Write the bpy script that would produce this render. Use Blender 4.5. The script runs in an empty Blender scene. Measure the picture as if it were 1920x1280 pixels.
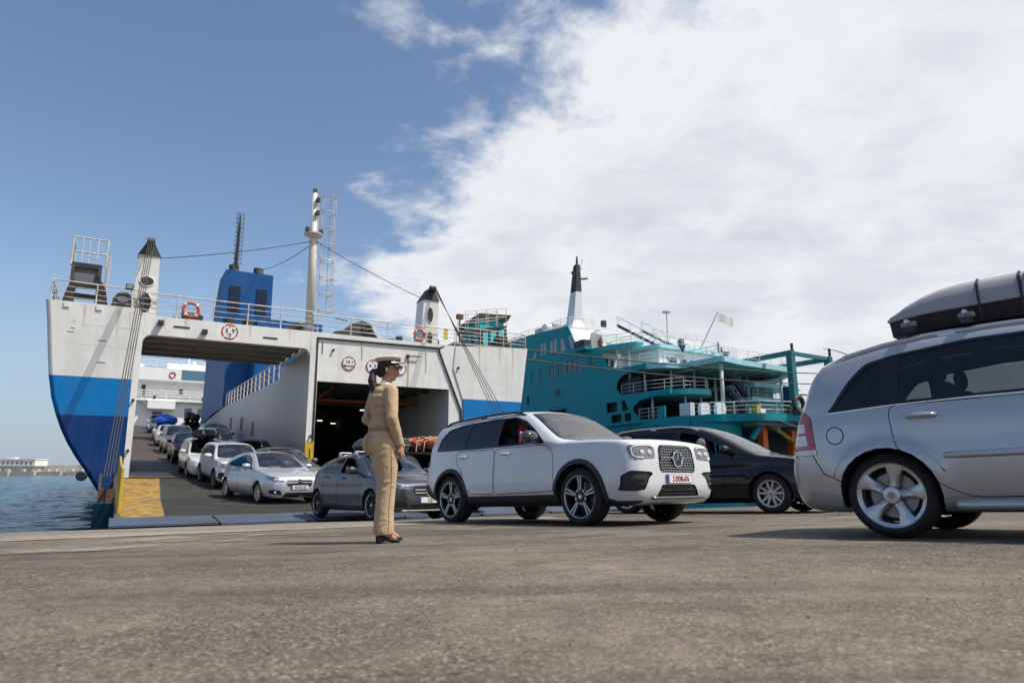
import bpy, bmesh, math, random
import numpy as np
from mathutils import Vector, Matrix
from mathutils.bvhtree import BVHTree
R = math.radians
scene = bpy.context.scene
COL = scene.collection

# ------------------------------------------------------------------ camera
PITCH = math.atan(245 / 1280)
cam_d = bpy.data.cameras.new('camera'); cam = bpy.data.objects.new('camera', cam_d); COL.objects.link(cam)
cam.location = (0, 0, 0.36); cam.rotation_euler = (math.pi / 2 + PITCH, 0, 0)
cam_d.lens = 24; cam_d.sensor_width = 36; cam_d.clip_start = 0.05; cam_d.clip_end = 20000
cam_d.dof.use_dof = True; cam_d.dof.focus_distance = 8.5; cam_d.dof.aperture_fstop = 2.8
scene.camera = cam

# ------------------------------------------------------------------ light
SUN_EL, SUN_AZ = R(59), R(-14)          # azimuth from +X, towards the viewer
to_sun = Vector((math.cos(SUN_EL) * math.cos(SUN_AZ), math.cos(SUN_EL) * math.sin(SUN_AZ), math.sin(SUN_EL)))
sun_d = bpy.data.lights.new('sun', 'SUN'); sun = bpy.data.objects.new('sun', sun_d); COL.objects.link(sun)
sun_d.energy = 4.9; sun_d.angle = R(0.6); sun_d.color = (1.0, 0.95, 0.87)
sun.rotation_euler = to_sun.to_track_quat('Z', 'Y').to_euler()
sun.location = (30, -10, 60)

world = bpy.data.worlds.new('World'); scene.world = world; world.use_nodes = True
wt = world.node_tree; wt.nodes.clear()
def wn(t, **kw):
    n = wt.nodes.new(t)
    for k, v in kw.items(): setattr(n, k, v)
    return n
def wl(a, b): wt.links.new(a, b)
sky = wn('ShaderNodeTexSky', sky_type='NISHITA', sun_disc=False)
sky.sun_elevation = SUN_EL; sky.sun_rotation = math.atan2(to_sun.x, to_sun.y)
sky.air_density = 1.0; sky.dust_density = 0.6; sky.ozone_density = 1.5; sky.altitude = 0
def wmath(op, a, b=None, clamp=False):
    n = wn('ShaderNodeMath', operation=op, use_clamp=clamp)
    for i, v in enumerate((a, b)):
        if v is None: continue
        if isinstance(v, (int, float)): n.inputs[i].default_value = v
        else: wl(v, n.inputs[i])
    return n.outputs[0]
tc = wn('ShaderNodeTexCoord'); sep = wn('ShaderNodeSeparateXYZ'); wl(tc.outputs['Generated'], sep.inputs[0])
dx, dy, dz = sep.outputs
zz = wmath('ADD', wmath('MAXIMUM', dz, 0.0), 0.22)
cu = wmath('DIVIDE', dx, zz); cv = wmath('DIVIDE', dy, zz)
comb = wn('ShaderNodeCombineXYZ'); wl(cu, comb.inputs[0]); wl(cv, comb.inputs[1])
mp = wn('ShaderNodeMapping'); wl(comb.outputs[0], mp.inputs[0])
mp.inputs['Rotation'].default_value = (0, 0, R(-25)); mp.inputs['Scale'].default_value = (1.0, 1.0, 1)
mp.inputs['Location'].default_value = (3.1, 1.7, 0)
n1 = wn('ShaderNodeTexNoise'); wl(mp.outputs[0], n1.inputs['Vector'])
n1.inputs['Scale'].default_value = 1.5; n1.inputs['Detail'].default_value = 10; n1.inputs['Roughness'].default_value = 0.60
n1.inputs['Distortion'].default_value = 0.25
mp2 = wn('ShaderNodeMapping'); wl(comb.outputs[0], mp2.inputs[0])
mp2.inputs['Rotation'].default_value = (0, 0, R(38)); mp2.inputs['Scale'].default_value = (0.7, 2.6, 1)
n2 = wn('ShaderNodeTexNoise'); wl(mp2.outputs[0], n2.inputs['Vector'])
n2.inputs['Scale'].default_value = 1.6; n2.inputs['Detail'].default_value = 8; n2.inputs['Roughness'].default_value = 0.6
# a cloud field whose edge runs across the sky in front, clear blue to the left of it
edge = wmath('ADD', wmath('MULTIPLY', cu, 0.62), wmath('MULTIPLY', cv, 0.15))
bias = wmath('ADD', edge, -0.07)
bias = wmath('MINIMUM', wmath('MAXIMUM', bias, -0.30), 0.34)
low = wmath('MULTIPLY', wmath('MAXIMUM', wmath('SUBTRACT', 0.30, dz), 0.0), 0.10)
dens = wmath('ADD', wmath('ADD', wmath('MULTIPLY', n1.outputs['Fac'], 1.0), bias), low)
n3 = wn('ShaderNodeTexNoise'); wl(mp.outputs[0], n3.inputs['Vector'])
n3.inputs['Scale'].default_value = 5.5; n3.inputs['Detail'].default_value = 9; n3.inputs['Roughness'].default_value = 0.62; n3.inputs['Distortion'].default_value = 0.3
# ragged edges: fine puffs break up the border of the field; a few loose puffs stand in the blue
dens = wmath('ADD', dens, wmath('MULTIPLY', wmath('SUBTRACT', n3.outputs['Fac'], 0.5), 0.55))
ramp = wn('ShaderNodeMapRange', interpolation_type='SMOOTHSTEP'); wl(dens, ramp.inputs[0])
ramp.inputs[1].default_value = 0.45; ramp.inputs[2].default_value = 0.67; ramp.inputs[3].default_value = 0.0; ramp.inputs[4].default_value = 0.96
streak = wn('ShaderNodeMapRange'); wl(n2.outputs['Fac'], streak.inputs[0])
streak.inputs[1].default_value = 0.34; streak.inputs[2].default_value = 0.64; streak.inputs[3].default_value = 0.0; streak.inputs[4].default_value = 1.0
thick = wn('ShaderNodeMapRange', interpolation_type='SMOOTHSTEP'); wl(wmath('ADD', dens, wmath('MULTIPLY', n1.outputs['Fac'], 0.5)), thick.inputs[0])
thick.inputs[1].default_value = 0.86; thick.inputs[2].default_value = 1.25; thick.inputs[3].default_value = 0.0; thick.inputs[4].default_value = 1.0
cc = wn('ShaderNodeMix', data_type='RGBA'); wl(streak.outputs[0], cc.inputs[0])
cc.inputs[6].default_value = (4.0, 4.25, 4.7, 1); cc.inputs[7].default_value = (5.6, 5.75, 6.0, 1)
cc2 = wn('ShaderNodeMix', data_type='RGBA'); wl(wmath('MULTIPLY', thick.outputs[0], 0.72), cc2.inputs[0]); cc2.inputs[6].default_value = (6.3, 6.4, 6.6, 1)
wl(cc.outputs[2], cc2.inputs[7])
mixc = wn('ShaderNodeMix', data_type='RGBA'); wl(ramp.outputs[0], mixc.inputs[0]); wl(sky.outputs[0], mixc.inputs[6]); wl(cc2.outputs[2], mixc.inputs[7])
hz = wn('ShaderNodeMapRange', interpolation_type='SMOOTHSTEP'); wl(dz, hz.inputs[0])
hz.inputs[1].default_value = -0.02; hz.inputs[2].default_value = 0.30; hz.inputs[3].default_value = 0.85; hz.inputs[4].default_value = 0.0
hzc = wn('ShaderNodeMix', data_type='RGBA'); wl(hz.outputs[0], hzc.inputs[0]); wl(sky.outputs[0], hzc.inputs[6]); hzc.inputs[7].default_value = (2.55, 3.2, 4.15, 1)
wl(hzc.outputs[2], mixc.inputs[6])
bg = wn('ShaderNodeBackground'); bg.inputs['Strength'].default_value = 0.14; wl(mixc.outputs[2], bg.inputs['Color'])
wo = wn('ShaderNodeOutputWorld'); wl(bg.outputs[0], wo.inputs[0])

scene.view_settings.view_transform = 'Standard'; scene.view_settings.look = 'None'
scene.view_settings.exposure = 0.0; scene.view_settings.gamma = 1.0; scene.view_settings.use_curve_mapping = False
scene.render.engine = 'CYCLES'
scene.cycles.max_bounces = 8; scene.cycles.transparent_max_bounces = 16
scene.cycles.caustics_reflective = False; scene.cycles.caustics_refractive = False

# ------------------------------------------------------------------ helpers
def tag(o, label=None, cat=None, group=None, kind=None):
    if label: o['label'] = label
    if cat: o['category'] = cat
    if group: o['group'] = group
    if kind: o['kind'] = kind
    return o
def empty(name, loc=(0, 0, 0), rot=None, label=None, cat=None, group=None):
    o = bpy.data.objects.new(name, None); COL.objects.link(o); o.location = loc; o.empty_display_size = .2
    if rot is not None: o.rotation_euler = rot
    return tag(o, label, cat, group)
MATS = {}
def mat(name, col, rough=.5, metal=0., var=0., vscale=6., bump=0., bscale=60., coat=0., spec=None, vcol=None, streak=False, emit=None, thresh=(.35, .7), coord='Object', detail=6):
    """a Principled material with noise in its colour and fine relief"""
    if name in MATS: return MATS[name]
    m = bpy.data.materials.new(name); m.use_nodes = True; MATS[name] = m
    t = m.node_tree; b = t.nodes['Principled BSDF']
    b.inputs['Base Color'].default_value = (*col, 1); b.inputs['Roughness'].default_value = rough; b.inputs['Metallic'].default_value = metal
    if coat: b.inputs['Coat Weight'].default_value = coat; b.inputs['Coat Roughness'].default_value = .03; b.inputs['Coat IOR'].default_value = 1.65
    if spec is not None: b.inputs['Specular IOR Level'].default_value = spec
    if emit: b.inputs['Emission Color'].default_value = (*emit[0], 1); b.inputs['Emission Strength'].default_value = emit[1]
    tcn = t.nodes.new('ShaderNodeTexCoord')
    if var or vcol:
        mpn = t.nodes.new('ShaderNodeMapping'); t.links.new(tcn.outputs[coord], mpn.inputs[0])
        mpn.inputs['Scale'].default_value = (1, 1, .12) if streak else (1, 1, 1)
        n = t.nodes.new('ShaderNodeTexNoise'); t.links.new(mpn.outputs[0], n.inputs['Vector'])
        n.inputs['Scale'].default_value = vscale; n.inputs['Detail'].default_value = detail; n.inputs['Roughness'].default_value = .65
        mr = t.nodes.new('ShaderNodeMapRange'); t.links.new(n.outputs['Fac'], mr.inputs[0])
        mr.inputs[1].default_value = thresh[0]; mr.inputs[2].default_value = thresh[1]
        mx = t.nodes.new('ShaderNodeMix'); mx.data_type = 'RGBA'; t.links.new(mr.outputs[0], mx.inputs[0])
        c2 = vcol if vcol else tuple(max(0, c * (1 - var)) for c in col)
        mx.inputs[6].default_value = (*col, 1); mx.inputs[7].default_value = (*c2, 1)
        t.links.new(mx.outputs[2], b.inputs['Base Color'])
    if bump:
        n = t.nodes.new('ShaderNodeTexNoise'); t.links.new(tcn.outputs[coord], n.inputs['Vector']); n.inputs['Scale'].default_value = bscale; n.inputs['Detail'].default_value = 5
        bp = t.nodes.new('ShaderNodeBump'); bp.inputs['Strength'].default_value = bump; bp.inputs['Distance'].default_value = .02
        t.links.new(n.outputs['Fac'], bp.inputs['Height']); t.links.new(bp.outputs[0], b.inputs['Normal'])
    return m
def glass_mat(name, tint, refl=1.0, rough=0.0, ior=1.55):
    if name in MATS: return MATS[name]
    m = bpy.data.materials.new(name); m.use_nodes = True; MATS[name] = m
    t = m.node_tree; t.nodes.clear()
    o = t.nodes.new('ShaderNodeOutputMaterial'); tr = t.nodes.new('ShaderNodeBsdfTransparent'); tr.inputs[0].default_value = (*tint, 1)
    gl = t.nodes.new('ShaderNodeBsdfGlossy'); gl.inputs['Roughness'].default_value = rough; gl.inputs[0].default_value = (refl, refl, refl, 1)
    fr = t.nodes.new('ShaderNodeFresnel'); fr.inputs[0].default_value = ior
    mx = t.nodes.new('ShaderNodeMixShader'); t.links.new(fr.outputs[0], mx.inputs[0]); t.links.new(tr.outputs[0], mx.inputs[1]); t.links.new(gl.outputs[0], mx.inputs[2])
    t.links.new(mx.outputs[0], o.inputs[0]); return m

class MB:
    """collects verts and faces; build() links them as ONE mesh object"""
    def __init__(s): s.v = []; s.f = []
    def add(s, vs, fs):
        o = len(s.v); s.v += [tuple(float(c) for c in v) for v in vs]; s.f += [tuple(i + o for i in f) for f in fs]; return s
    def box(s, x0, x1, y0, y1, z0, z1, m=None):
        vs = [Vector((x, y, z)) for x in (x0, x1) for y in (y0, y1) for z in (z0, z1)]
        if m is not None: vs = [m @ v for v in vs]
        return s.add(vs, [(0, 1, 3, 2), (4, 6, 7, 5), (0, 4, 5, 1), (2, 3, 7, 6), (0, 2, 6, 4), (1, 5, 7, 3)])
    def bar(s, a, b, w, h=None, up=(0, 0, 1)):
        a, b = Vector(a), Vector(b); h = h or w; d = (b - a).normalized(); u = Vector(up)
        if abs(d.dot(u)) > .98: u = Vector((0, 1, 0))
        x = d.cross(u).normalized() * w / 2; y = x.cross(d).normalized() * h / 2
        vs = [p + i * x + j * y for p in (a, b) for i, j in ((-1, -1), (1, -1), (1, 1), (-1, 1))]
        return s.add(vs, [(3, 2, 1, 0), (4, 5, 6, 7), (0, 1, 5, 4), (1, 2, 6, 5), (2, 3, 7, 6), (3, 0, 4, 7)])
    def tube(s, pts, r, n=8, closed=False, caps=True):
        pts = [Vector(p) for p in pts]; k = len(pts); rr = r if isinstance(r, (list, tuple)) else [r] * k
        ref = None; vs = []; fs = []
        for i in range(k):
            if closed: d = pts[(i + 1) % k] - pts[i - 1]
            else: d = pts[min(i + 1, k - 1)] - pts[max(i - 1, 0)]
            d.normalize()
            if ref is None: ref = Vector((0, 0, 1)) if abs(d.z) < .9 else Vector((0, 1, 0))
            x = d.cross(ref).normalized(); y = x.cross(d).normalized(); ref = y
            vs += [pts[i] + (x * math.cos(2 * math.pi * j / n) + y * math.sin(2 * math.pi * j / n)) * rr[i] for j in range(n)]
        for i in range(k if closed else k - 1):
            a, b = i * n, ((i + 1) % k) * n
            fs += [(a + j, a + (j + 1) % n, b + (j + 1) % n, b + j) for j in range(n)]
        if caps and not closed: fs += [tuple(range(n - 1, -1, -1)), tuple((k - 1) * n + j for j in range(n))]
        return s.add(vs, fs)
    def prism(s, poly, axis, a, b):
        """polygon in the two other axes, extruded from a to b along axis"""
        def P(u, v, w): return {'x': (w, u, v), 'y': (u, w, v), 'z': (u, v, w)}[axis]
        n = len(poly); vs = [P(u, v, a) for u, v in poly] + [P(u, v, b) for u, v in poly]
        return s.add(vs, [tuple(range(n - 1, -1, -1)), tuple(range(n, 2 * n))] + [(i, (i + 1) % n, n + (i + 1) % n, n + i) for i in range(n)])
    def lathe(s, prof, n=24, axis='z', c=(0, 0, 0), caps=False, m=None):
        vs = []; k = len(prof)
        for j in range(n):
            a = 2 * math.pi * j / n
            for r, h in prof:
                p = {'z': (r * math.cos(a), r * math.sin(a), h), 'y': (r * math.cos(a), h, r * math.sin(a)), 'x': (h, r * math.cos(a), r * math.sin(a))}[axis]
                v = Vector(p) + Vector(c)
                vs.append(m @ v if m is not None else v)
        fs = [(j * k + i, ((j + 1) % n) * k + i, ((j + 1) % n) * k + i + 1, j * k + i + 1) for j in range(n) for i in range(k - 1)]
        if caps: fs += [tuple(j * k for j in range(n))[::-1], tuple(j * k + k - 1 for j in range(n))]
        return s.add(vs, fs)
    def sheet(s, rows):
        w = len(rows[0]); vs = [p for r in rows for p in r]
        return s.add(vs, [(i * w + j, i * w + j + 1, (i + 1) * w + j + 1, (i + 1) * w + j) for i in range(len(rows) - 1) for j in range(w - 1)])
    def ell(s, c, r, n=12, k=8, m=None):
        prof = [(math.sin(math.pi * i / k), -math.cos(math.pi * i / k)) for i in range(k + 1)]
        M = Matrix.Translation(c) @ (m if m is not None else Matrix.Identity(4)) @ Matrix.Diagonal((*r, 1)); return s.lathe(prof, n, 'z', m=M)
    def build(s, name, material=None, parent=None, smooth=False, angle=None, bevel=0, loc=None):
        me = bpy.data.meshes.new(name); me.from_pydata(s.v, [], s.f)
        bm = bmesh.new(); bm.from_mesh(me)
        bmesh.ops.remove_doubles(bm, verts=bm.verts, dist=1e-5)
        bmesh.ops.recalc_face_normals(bm, faces=bm.faces)
        if bevel:
            bmesh.ops.bevel(bm, geom=[e for e in bm.edges if len(e.link_faces) == 2 and e.calc_face_angle(0) > .5], offset=bevel, segments=2, affect='EDGES', profile=.6)
        bm.to_mesh(me); bm.free()
        if smooth or angle: me.shade_smooth()
        if angle: me.set_sharp_from_angle(angle=R(angle))
        o = bpy.data.objects.new(name, me); COL.objects.link(o)
        if material: me.materials.append(material)
        if parent: o.parent = parent
        if loc: o.location = loc
        return o
def circle(c, r, n=24, a0=0., a1=2 * math.pi, ry=None):
    ry = r if ry is None else ry
    return [(c[0] + r * math.cos(a0 + (a1 - a0) * i / n), c[1] + ry * math.sin(a0 + (a1 - a0) * i / n)) for i in range(n)]
def chaikin(p, k=2, q=.25):
    for _ in range(k):
        o = []
        for i in range(len(p)):
            a, b = p[i], p[(i + 1) % len(p)]
            o.append(tuple(a[j] + (b[j] - a[j]) * q for j in range(len(a)))); o.append(tuple(b[j] + (a[j] - b[j]) * q for j in range(len(a))))
        p = o
    return p
def rounded(p, r, k=4):
    """polygon with its corners rounded to about radius r"""
    out = []; n = len(p)
    for i in range(n):
        a, b, c = np.array(p[i - 1], float), np.array(p[i], float), np.array(p[(i + 1) % n], float)
        ra = min(r, np.linalg.norm(a - b) * .45); rc = min(r, np.linalg.norm(c - b) * .45)
        u = b + (a - b) / np.linalg.norm(a - b) * ra; v = b + (c - b) / np.linalg.norm(c - b) * rc
        for j in range(k + 1):
            t = j / k; out.append(tuple((1 - t) ** 2 * u + 2 * t * (1 - t) * b + t * t * v))
    return out
def inset(p, d):
    """polygon moved inwards by d (outwards when negative)"""
    n = len(p); P = [np.array(q, float) for q in p]
    A = sum(P[i][0] * P[(i + 1) % n][1] - P[(i + 1) % n][0] * P[i][1] for i in range(n)); sg = 1 if A > 0 else -1; out = []
    for i in range(n):
        e1 = P[i] - P[i - 1]; e2 = P[(i + 1) % n] - P[i]
        e1 /= max(np.linalg.norm(e1), 1e-9); e2 /= max(np.linalg.norm(e2), 1e-9)
        n1_ = np.array((-e1[1], e1[0])) * sg; n2_ = np.array((-e2[1], e2[0])) * sg
        k = n1_ + n2_; k /= max(.5, k @ k / 2) ; out.append(tuple(P[i] + k * d))
    return out
def pip(x, y, poly):
    c = False; n = len(poly); j = n - 1
    for i in range(n):
        xi, yi = poly[i]; xj, yj = poly[j]
        if (yi > y) != (yj > y) and x < (xj - xi) * (y - yi) / (yj - yi) + xi: c = not c
        j = i
    return c
_font_cache = {}
def text_mesh(body, size=1., bold=0.0, extrude=.004):
    cu_ = bpy.data.curves.new('t', 'FONT'); cu_.body = body; cu_.size = size; cu_.align_x = 'CENTER'; cu_.align_y = 'CENTER'
    cu_.extrude = extrude; cu_.offset = bold; cu_.resolution_u = 3
    o = bpy.data.objects.new('t', cu_); COL.objects.link(o)
    me = bpy.data.meshes.new_from_object(o.evaluated_get(bpy.context.evaluated_depsgraph_get()))
    bpy.data.objects.remove(o); bpy.data.curves.remove(cu_); return me
def text(name, body, size, material, parent, mtx, bold=0., sx=1., extrude=.004):
    """flat lettering as a thin mesh; mtx takes the text plane (x right, y up, z out) to the parent's space"""
    me = text_mesh(body, size, bold, extrude); me.name = name
    me.transform(mtx @ Matrix.Diagonal((sx, 1, 1, 1))); me.materials.append(material)
    o = bpy.data.objects.new(name, me); COL.objects.link(o); o.parent = parent; return o
def frame(o, right, up):
    """matrix of a plane at o with the given right and up directions"""
    r = Vector(right).normalized(); u = Vector(up).normalized(); n = r.cross(u)
    return Matrix(((r.x, u.x, n.x, o[0]), (r.y, u.y, n.y, o[1]), (r.z, u.z, n.z, o[2]), (0, 0, 0, 1)))
def copy_tree(o, parent=None):
    c = o.copy(); COL.objects.link(c)
    if parent: c.parent = parent
    for ch in list(o.children): copy_tree(ch, c)
    return c
def hspline(xs, pts):
    """monotone cubic through pts, evaluated at xs"""
    p = np.array(pts, float); x, y = p[:, 0], p[:, 1]; h = np.diff(x); d = np.diff(y) / h; m = np.zeros(len(x))
    m[0], m[-1] = d[0], d[-1]
    for i in range(1, len(x) - 1):
        if d[i - 1] * d[i] > 0: w1, w2 = 2 * h[i] + h[i - 1], h[i] + 2 * h[i - 1]; m[i] = (w1 + w2) / (w1 / d[i - 1] + w2 / d[i])
    xs = np.clip(xs, x[0], x[-1]); k = np.clip(np.searchsorted(x, xs) - 1, 0, len(x) - 2); t = (xs - x[k]) / h[k]
    return (2 * t**3 - 3 * t**2 + 1) * y[k] + (t**3 - 2 * t**2 + t) * h[k] * m[k] + (-2 * t**3 + 3 * t**2) * y[k + 1] + (t**3 - t**2) * h[k] * m[k + 1]

# ------------------------------------------------------------------ the lie of the land
# the quay falls gently towards its edge; its edge, both ships and the ramp share one direction, 30 degrees off the view
CA, SA = math.cos(R(30)), math.sin(R(30))
def nn(x, y): return -SA * x + CA * y                 # distance towards the sea
def ss(x, y): return CA * x + SA * y                  # distance along the quay
def xy(s, n): return (CA * s - SA * n, SA * s + CA * n)
def quay_z(n): return -0.042 * min(n, 12) - 0.062 * max(0, n - 12)
SEA = -2.05
SHIP = Vector((-18.14, 25.75, 0)); SHIP_N = nn(SHIP.x, SHIP.y); SHIP_S = ss(SHIP.x, SHIP.y)
TIP_N, FOLD_N = 16.4, 24.0
def ramp_z(n):
    """height of the drivable surface from the ramp's tip into the ship"""
    p = ((TIP_N, -.70), (FOLD_N, -.45), (SHIP_N, .16), (SHIP_N + 70, 6.25), (400, 6.26))
    for (a, za), (b, zb) in zip(p, p[1:]):
        if n <= b: return za + (zb - za) * (n - a) / (b - a)
    return 6.26
def drive_z(x, y):
    n = nn(x, y); return quay_z(n) if n < TIP_N else ramp_z(n)

# ================================================================== setting: quay, sea, breakwater
def asphalt(name, c0, c1, c2, dust, grain=85.):
    m = bpy.data.materials.new(name); m.use_nodes = True; t = m.node_tree; b = t.nodes['Principled BSDF']; N = t.nodes.new; L = t.links.new
    tcn = N('ShaderNodeTexCoord'); P = tcn.outputs['Object']
    vo = N('ShaderNodeTexVoronoi'); vo.inputs['Scale'].default_value = grain; L(P, vo.inputs['Vector'])
    vo.inputs['Randomness'].default_value = 1
    s = N('ShaderNodeSeparateColor'); L(vo.outputs['Color'], s.inputs[0])
    r = N('ShaderNodeValToRGB'); L(s.outputs[0], r.inputs[0]); e = r.color_ramp.elements
    e[0].position = 0.0; e[0].color = (*c0, 1); e[1].position = 1.0; e[1].color = (*c2, 1)
    for pos, c in ((.25, c0), (.4, c1), (.85, c1)):
        k = r.color_ramp.elements.new(pos); k.color = (*c, 1)
    # wide stains and worn tracks
    n1 = N('ShaderNodeTexNoise'); n1.inputs['Scale'].default_value = .38; n1.inputs['Detail'].default_value = 8; n1.inputs['Roughness'].default_value = .62; L(P, n1.inputs['Vector'])
    mr = N('ShaderNodeMapRange'); mr.inputs[1].default_value = .42; mr.inputs[2].default_value = .62; L(n1.outputs['Fac'], mr.inputs[0])
    mx = N('ShaderNodeMix'); mx.data_type = 'RGBA'; L(mr.outputs[0], mx.inputs[0]); L(r.outputs[0], mx.inputs[6]); 
    du = N('ShaderNodeMix'); du.data_type = 'RGBA'; du.inputs[0].default_value = .7; L(r.outputs[0], du.inputs[6]); du.inputs[7].default_value = (*dust, 1); L(du.outputs[2], mx.inputs[7])
    mp = N('ShaderNodeMapping'); L(P, mp.inputs[0]); mp.inputs['Rotation'].default_value = (0, 0, R(-10)); mp.inputs['Scale'].default_value = (.16, 1.5, 1)
    n2 = N('ShaderNodeTexNoise'); n2.inputs['Scale'].default_value = 1.3; n2.inputs['Detail'].default_value = 7; n2.inputs['Distortion'].default_value = .6; L(mp.outputs[0], n2.inputs['Vector'])
    m2 = N('ShaderNodeMapRange'); m2.inputs[1].default_value = .46; m2.inputs[2].default_value = .70; m2.inputs[4].default_value = .60; L(n2.outputs['Fac'], m2.inputs[0])
    dk = N('ShaderNodeMix'); dk.data_type = 'RGBA'; L(m2.outputs[0], dk.inputs[0]); L(mx.outputs[2], dk.inputs[6]); dk.inputs[7].default_value = (.045, .043, .041, 1)
    # scattered oil spots
    n3 = N('ShaderNodeTexNoise'); n3.inputs['Scale'].default_value = 2.6; n3.inputs['Detail'].default_value = 3; L(P, n3.inputs['Vector'])
    m3 = N('ShaderNodeMapRange'); m3.inputs[1].default_value = .69; m3.inputs[2].default_value = .76; m3.inputs[4].default_value = .55; L(n3.outputs['Fac'], m3.inputs[0])
    ol = N('ShaderNodeMix'); ol.data_type = 'RGBA'; L(m3.outputs[0], ol.inputs[0]); L(dk.outputs[2], ol.inputs[6]); ol.inputs[7].default_value = (.04, .038, .036, 1)
    # speckle of larger stones
    n5 = N('ShaderNodeTexNoise'); n5.inputs['Scale'].default_value = 38; n5.inputs['Detail'].default_value = 3; n5.inputs['Roughness'].default_value = .7; L(P, n5.inputs['Vector'])
    m5 = N('ShaderNodeMapRange'); m5.inputs[1].default_value = .34; m5.inputs[2].default_value = .66; m5.inputs[3].default_value = .74; m5.inputs[4].default_value = 1.22; L(n5.outputs['Fac'], m5.inputs[0])
    n6 = N('ShaderNodeTexNoise'); n6.inputs['Scale'].default_value = 7; n6.inputs['Detail'].default_value = 5; L(P, n6.inputs['Vector'])
    m6 = N('ShaderNodeMapRange'); m6.inputs[1].default_value = .35; m6.inputs[2].default_value = .65; m6.inputs[3].default_value = .84; m6.inputs[4].default_value = 1.14; L(n6.outputs['Fac'], m6.inputs[0])
    mu = N('ShaderNodeMath'); mu.operation = 'MULTIPLY'; L(m5.outputs[0], mu.inputs[0]); L(m6.outputs[0], mu.inputs[1])
    sp_ = N('ShaderNodeVectorMath'); sp_.operation = 'SCALE'; L(ol.outputs[2], sp_.inputs[0]); L(mu.outputs[0], sp_.inputs['Scale'])
    L(sp_.outputs[0], b.inputs['Base Color']); b.inputs['Roughness'].default_value = .82; b.inputs['Specular IOR Level'].default_value = .35
    bp = N('ShaderNodeBump'); bp.inputs['Strength'].default_value = .55; bp.inputs['Distance'].default_value = .006; L(vo.outputs['Distance'], bp.inputs['Height'])
    n4 = N('ShaderNodeTexNoise'); n4.inputs['Scale'].default_value = 9; n4.inputs['Detail'].default_value = 6; L(P, n4.inputs['Vector'])
    b2 = N('ShaderNodeBump'); b2.inputs['Strength'].default_value = .25; b2.inputs['Distance'].default_value = .03; L(n4.outputs['Fac'], b2.inputs['Height']); L(bp.outputs[0], b2.inputs['Normal'])
    L(b2.outputs[0], b.inputs['Normal']); MATS[name] = m; return m
EDGE_N = 16.9; SEAM_N = 9.9
M_asph = asphalt('quay_asphalt', (.066, .054, .042), (.135, .110, .084), (.33, .28, .22), (.225, .184, .140), 105.)
M_conc = asphalt('coping_concrete', (.14, .12, .095), (.26, .22, .175), (.40, .35, .285), (.36, .31, .245), 140.)
def quay_sheet(n0, n1, dz, name, m, s0=-260, s1=420, wob=0.):
    g = MB(); ns = sorted(set([n0, n1] + [n for n in (12,) if n0 < n < n1] + list(np.linspace(n0, n1, 8))))
    svals = np.unique(np.concatenate([np.linspace(s0, -20, 12), np.linspace(-20, 40, 121 if wob else 31), np.linspace(40, s1, 12)])); rows = []
    rng = random.Random(4)
    jit = [rng.uniform(-1, 1) * wob for _ in svals]
    for n in ns:
        rows.append([(*xy(s, n + (jit[i] if n == n1 and wob else 0)), quay_z(n) + dz) for i, s in enumerate(svals)])
    g.sheet(rows); return tag(g.build(name, m), kind='structure')
quay = quay_sheet(-250, SEAM_N, 0, 'quay_pavement', M_asph)
cop = quay_sheet(SEAM_N, EDGE_N, .004, 'quay_coping', M_conc, wob=.035)
# the joint between the two pours: a worn pale lip
g = MB(); rng = random.Random(8); rows = [[], []]
for s in np.arange(-40, 80, .25):
    a = rng.uniform(-.03, .03); w = rng.uniform(.02, .075)
    for r_, d in ((0, -w), (1, w)): rows[r_].append((*xy(s, SEAM_N + a + d), quay_z(SEAM_N + d) + .009))
g.sheet(rows); tag(g.build('pavement_joint', mat('joint_lip', (.42, .37, .30), .9, var=.6, vscale=5)), kind='structure')
# quay wall below the edge
g = MB(); e0, e1 = xy(-260, EDGE_N), xy(420, EDGE_N); zq = quay_z(EDGE_N) + .004
g.add([(*e0, zq), (*e1, zq), (*e1, -9), (*e0, -9)], [(0, 1, 2, 3)])
tag(g.build('quay_wall', mat('quay_wall', (.20, .18, .15), .9, var=.5, vscale=1.2, bump=.5, bscale=6)), kind='structure')
# asphalt laid over the concrete under the traffic
g = MB(); rng = random.Random(3); outl = []
for i in range(60):
    a = 2 * math.pi * i / 60; w = 1 + rng.uniform(-.02, .02)
    cs, sn = math.cos(a), math.sin(a)
    outl.append((27.5 + 19.8 * (abs(cs) ** .22) * (1 if cs > 0 else -1) * w, 13.3 + 3.3 * (abs(sn) ** .22) * (1 if sn > 0 else -1) * w))
g.add([(*xy(s, min(n, EDGE_N - .05)), quay_z(min(n, EDGE_N - .05)) + .0085) for s, n in outl], [tuple(range(60))])
g2 = MB()
svals = np.arange(7.0, 60, .5)
rows = []
for k, n in enumerate(np.linspace(SEAM_N + .12, EDGE_N - .25, 12)):
    rows.append([(*xy(s + (rng.uniform(-.35, .35) if i == 0 else 0) + (n - SEAM_N) * .25 * (i == 0), n), quay_z(n) + .0085) for i, s in enumerate(svals)])
g2.sheet(rows); tag(g2.build('asphalt_overlay', asphalt('overlay_asphalt', (.05, .045, .038), (.105, .090, .072), (.22, .195, .165), (.16, .137, .112))), kind='structure')
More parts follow.
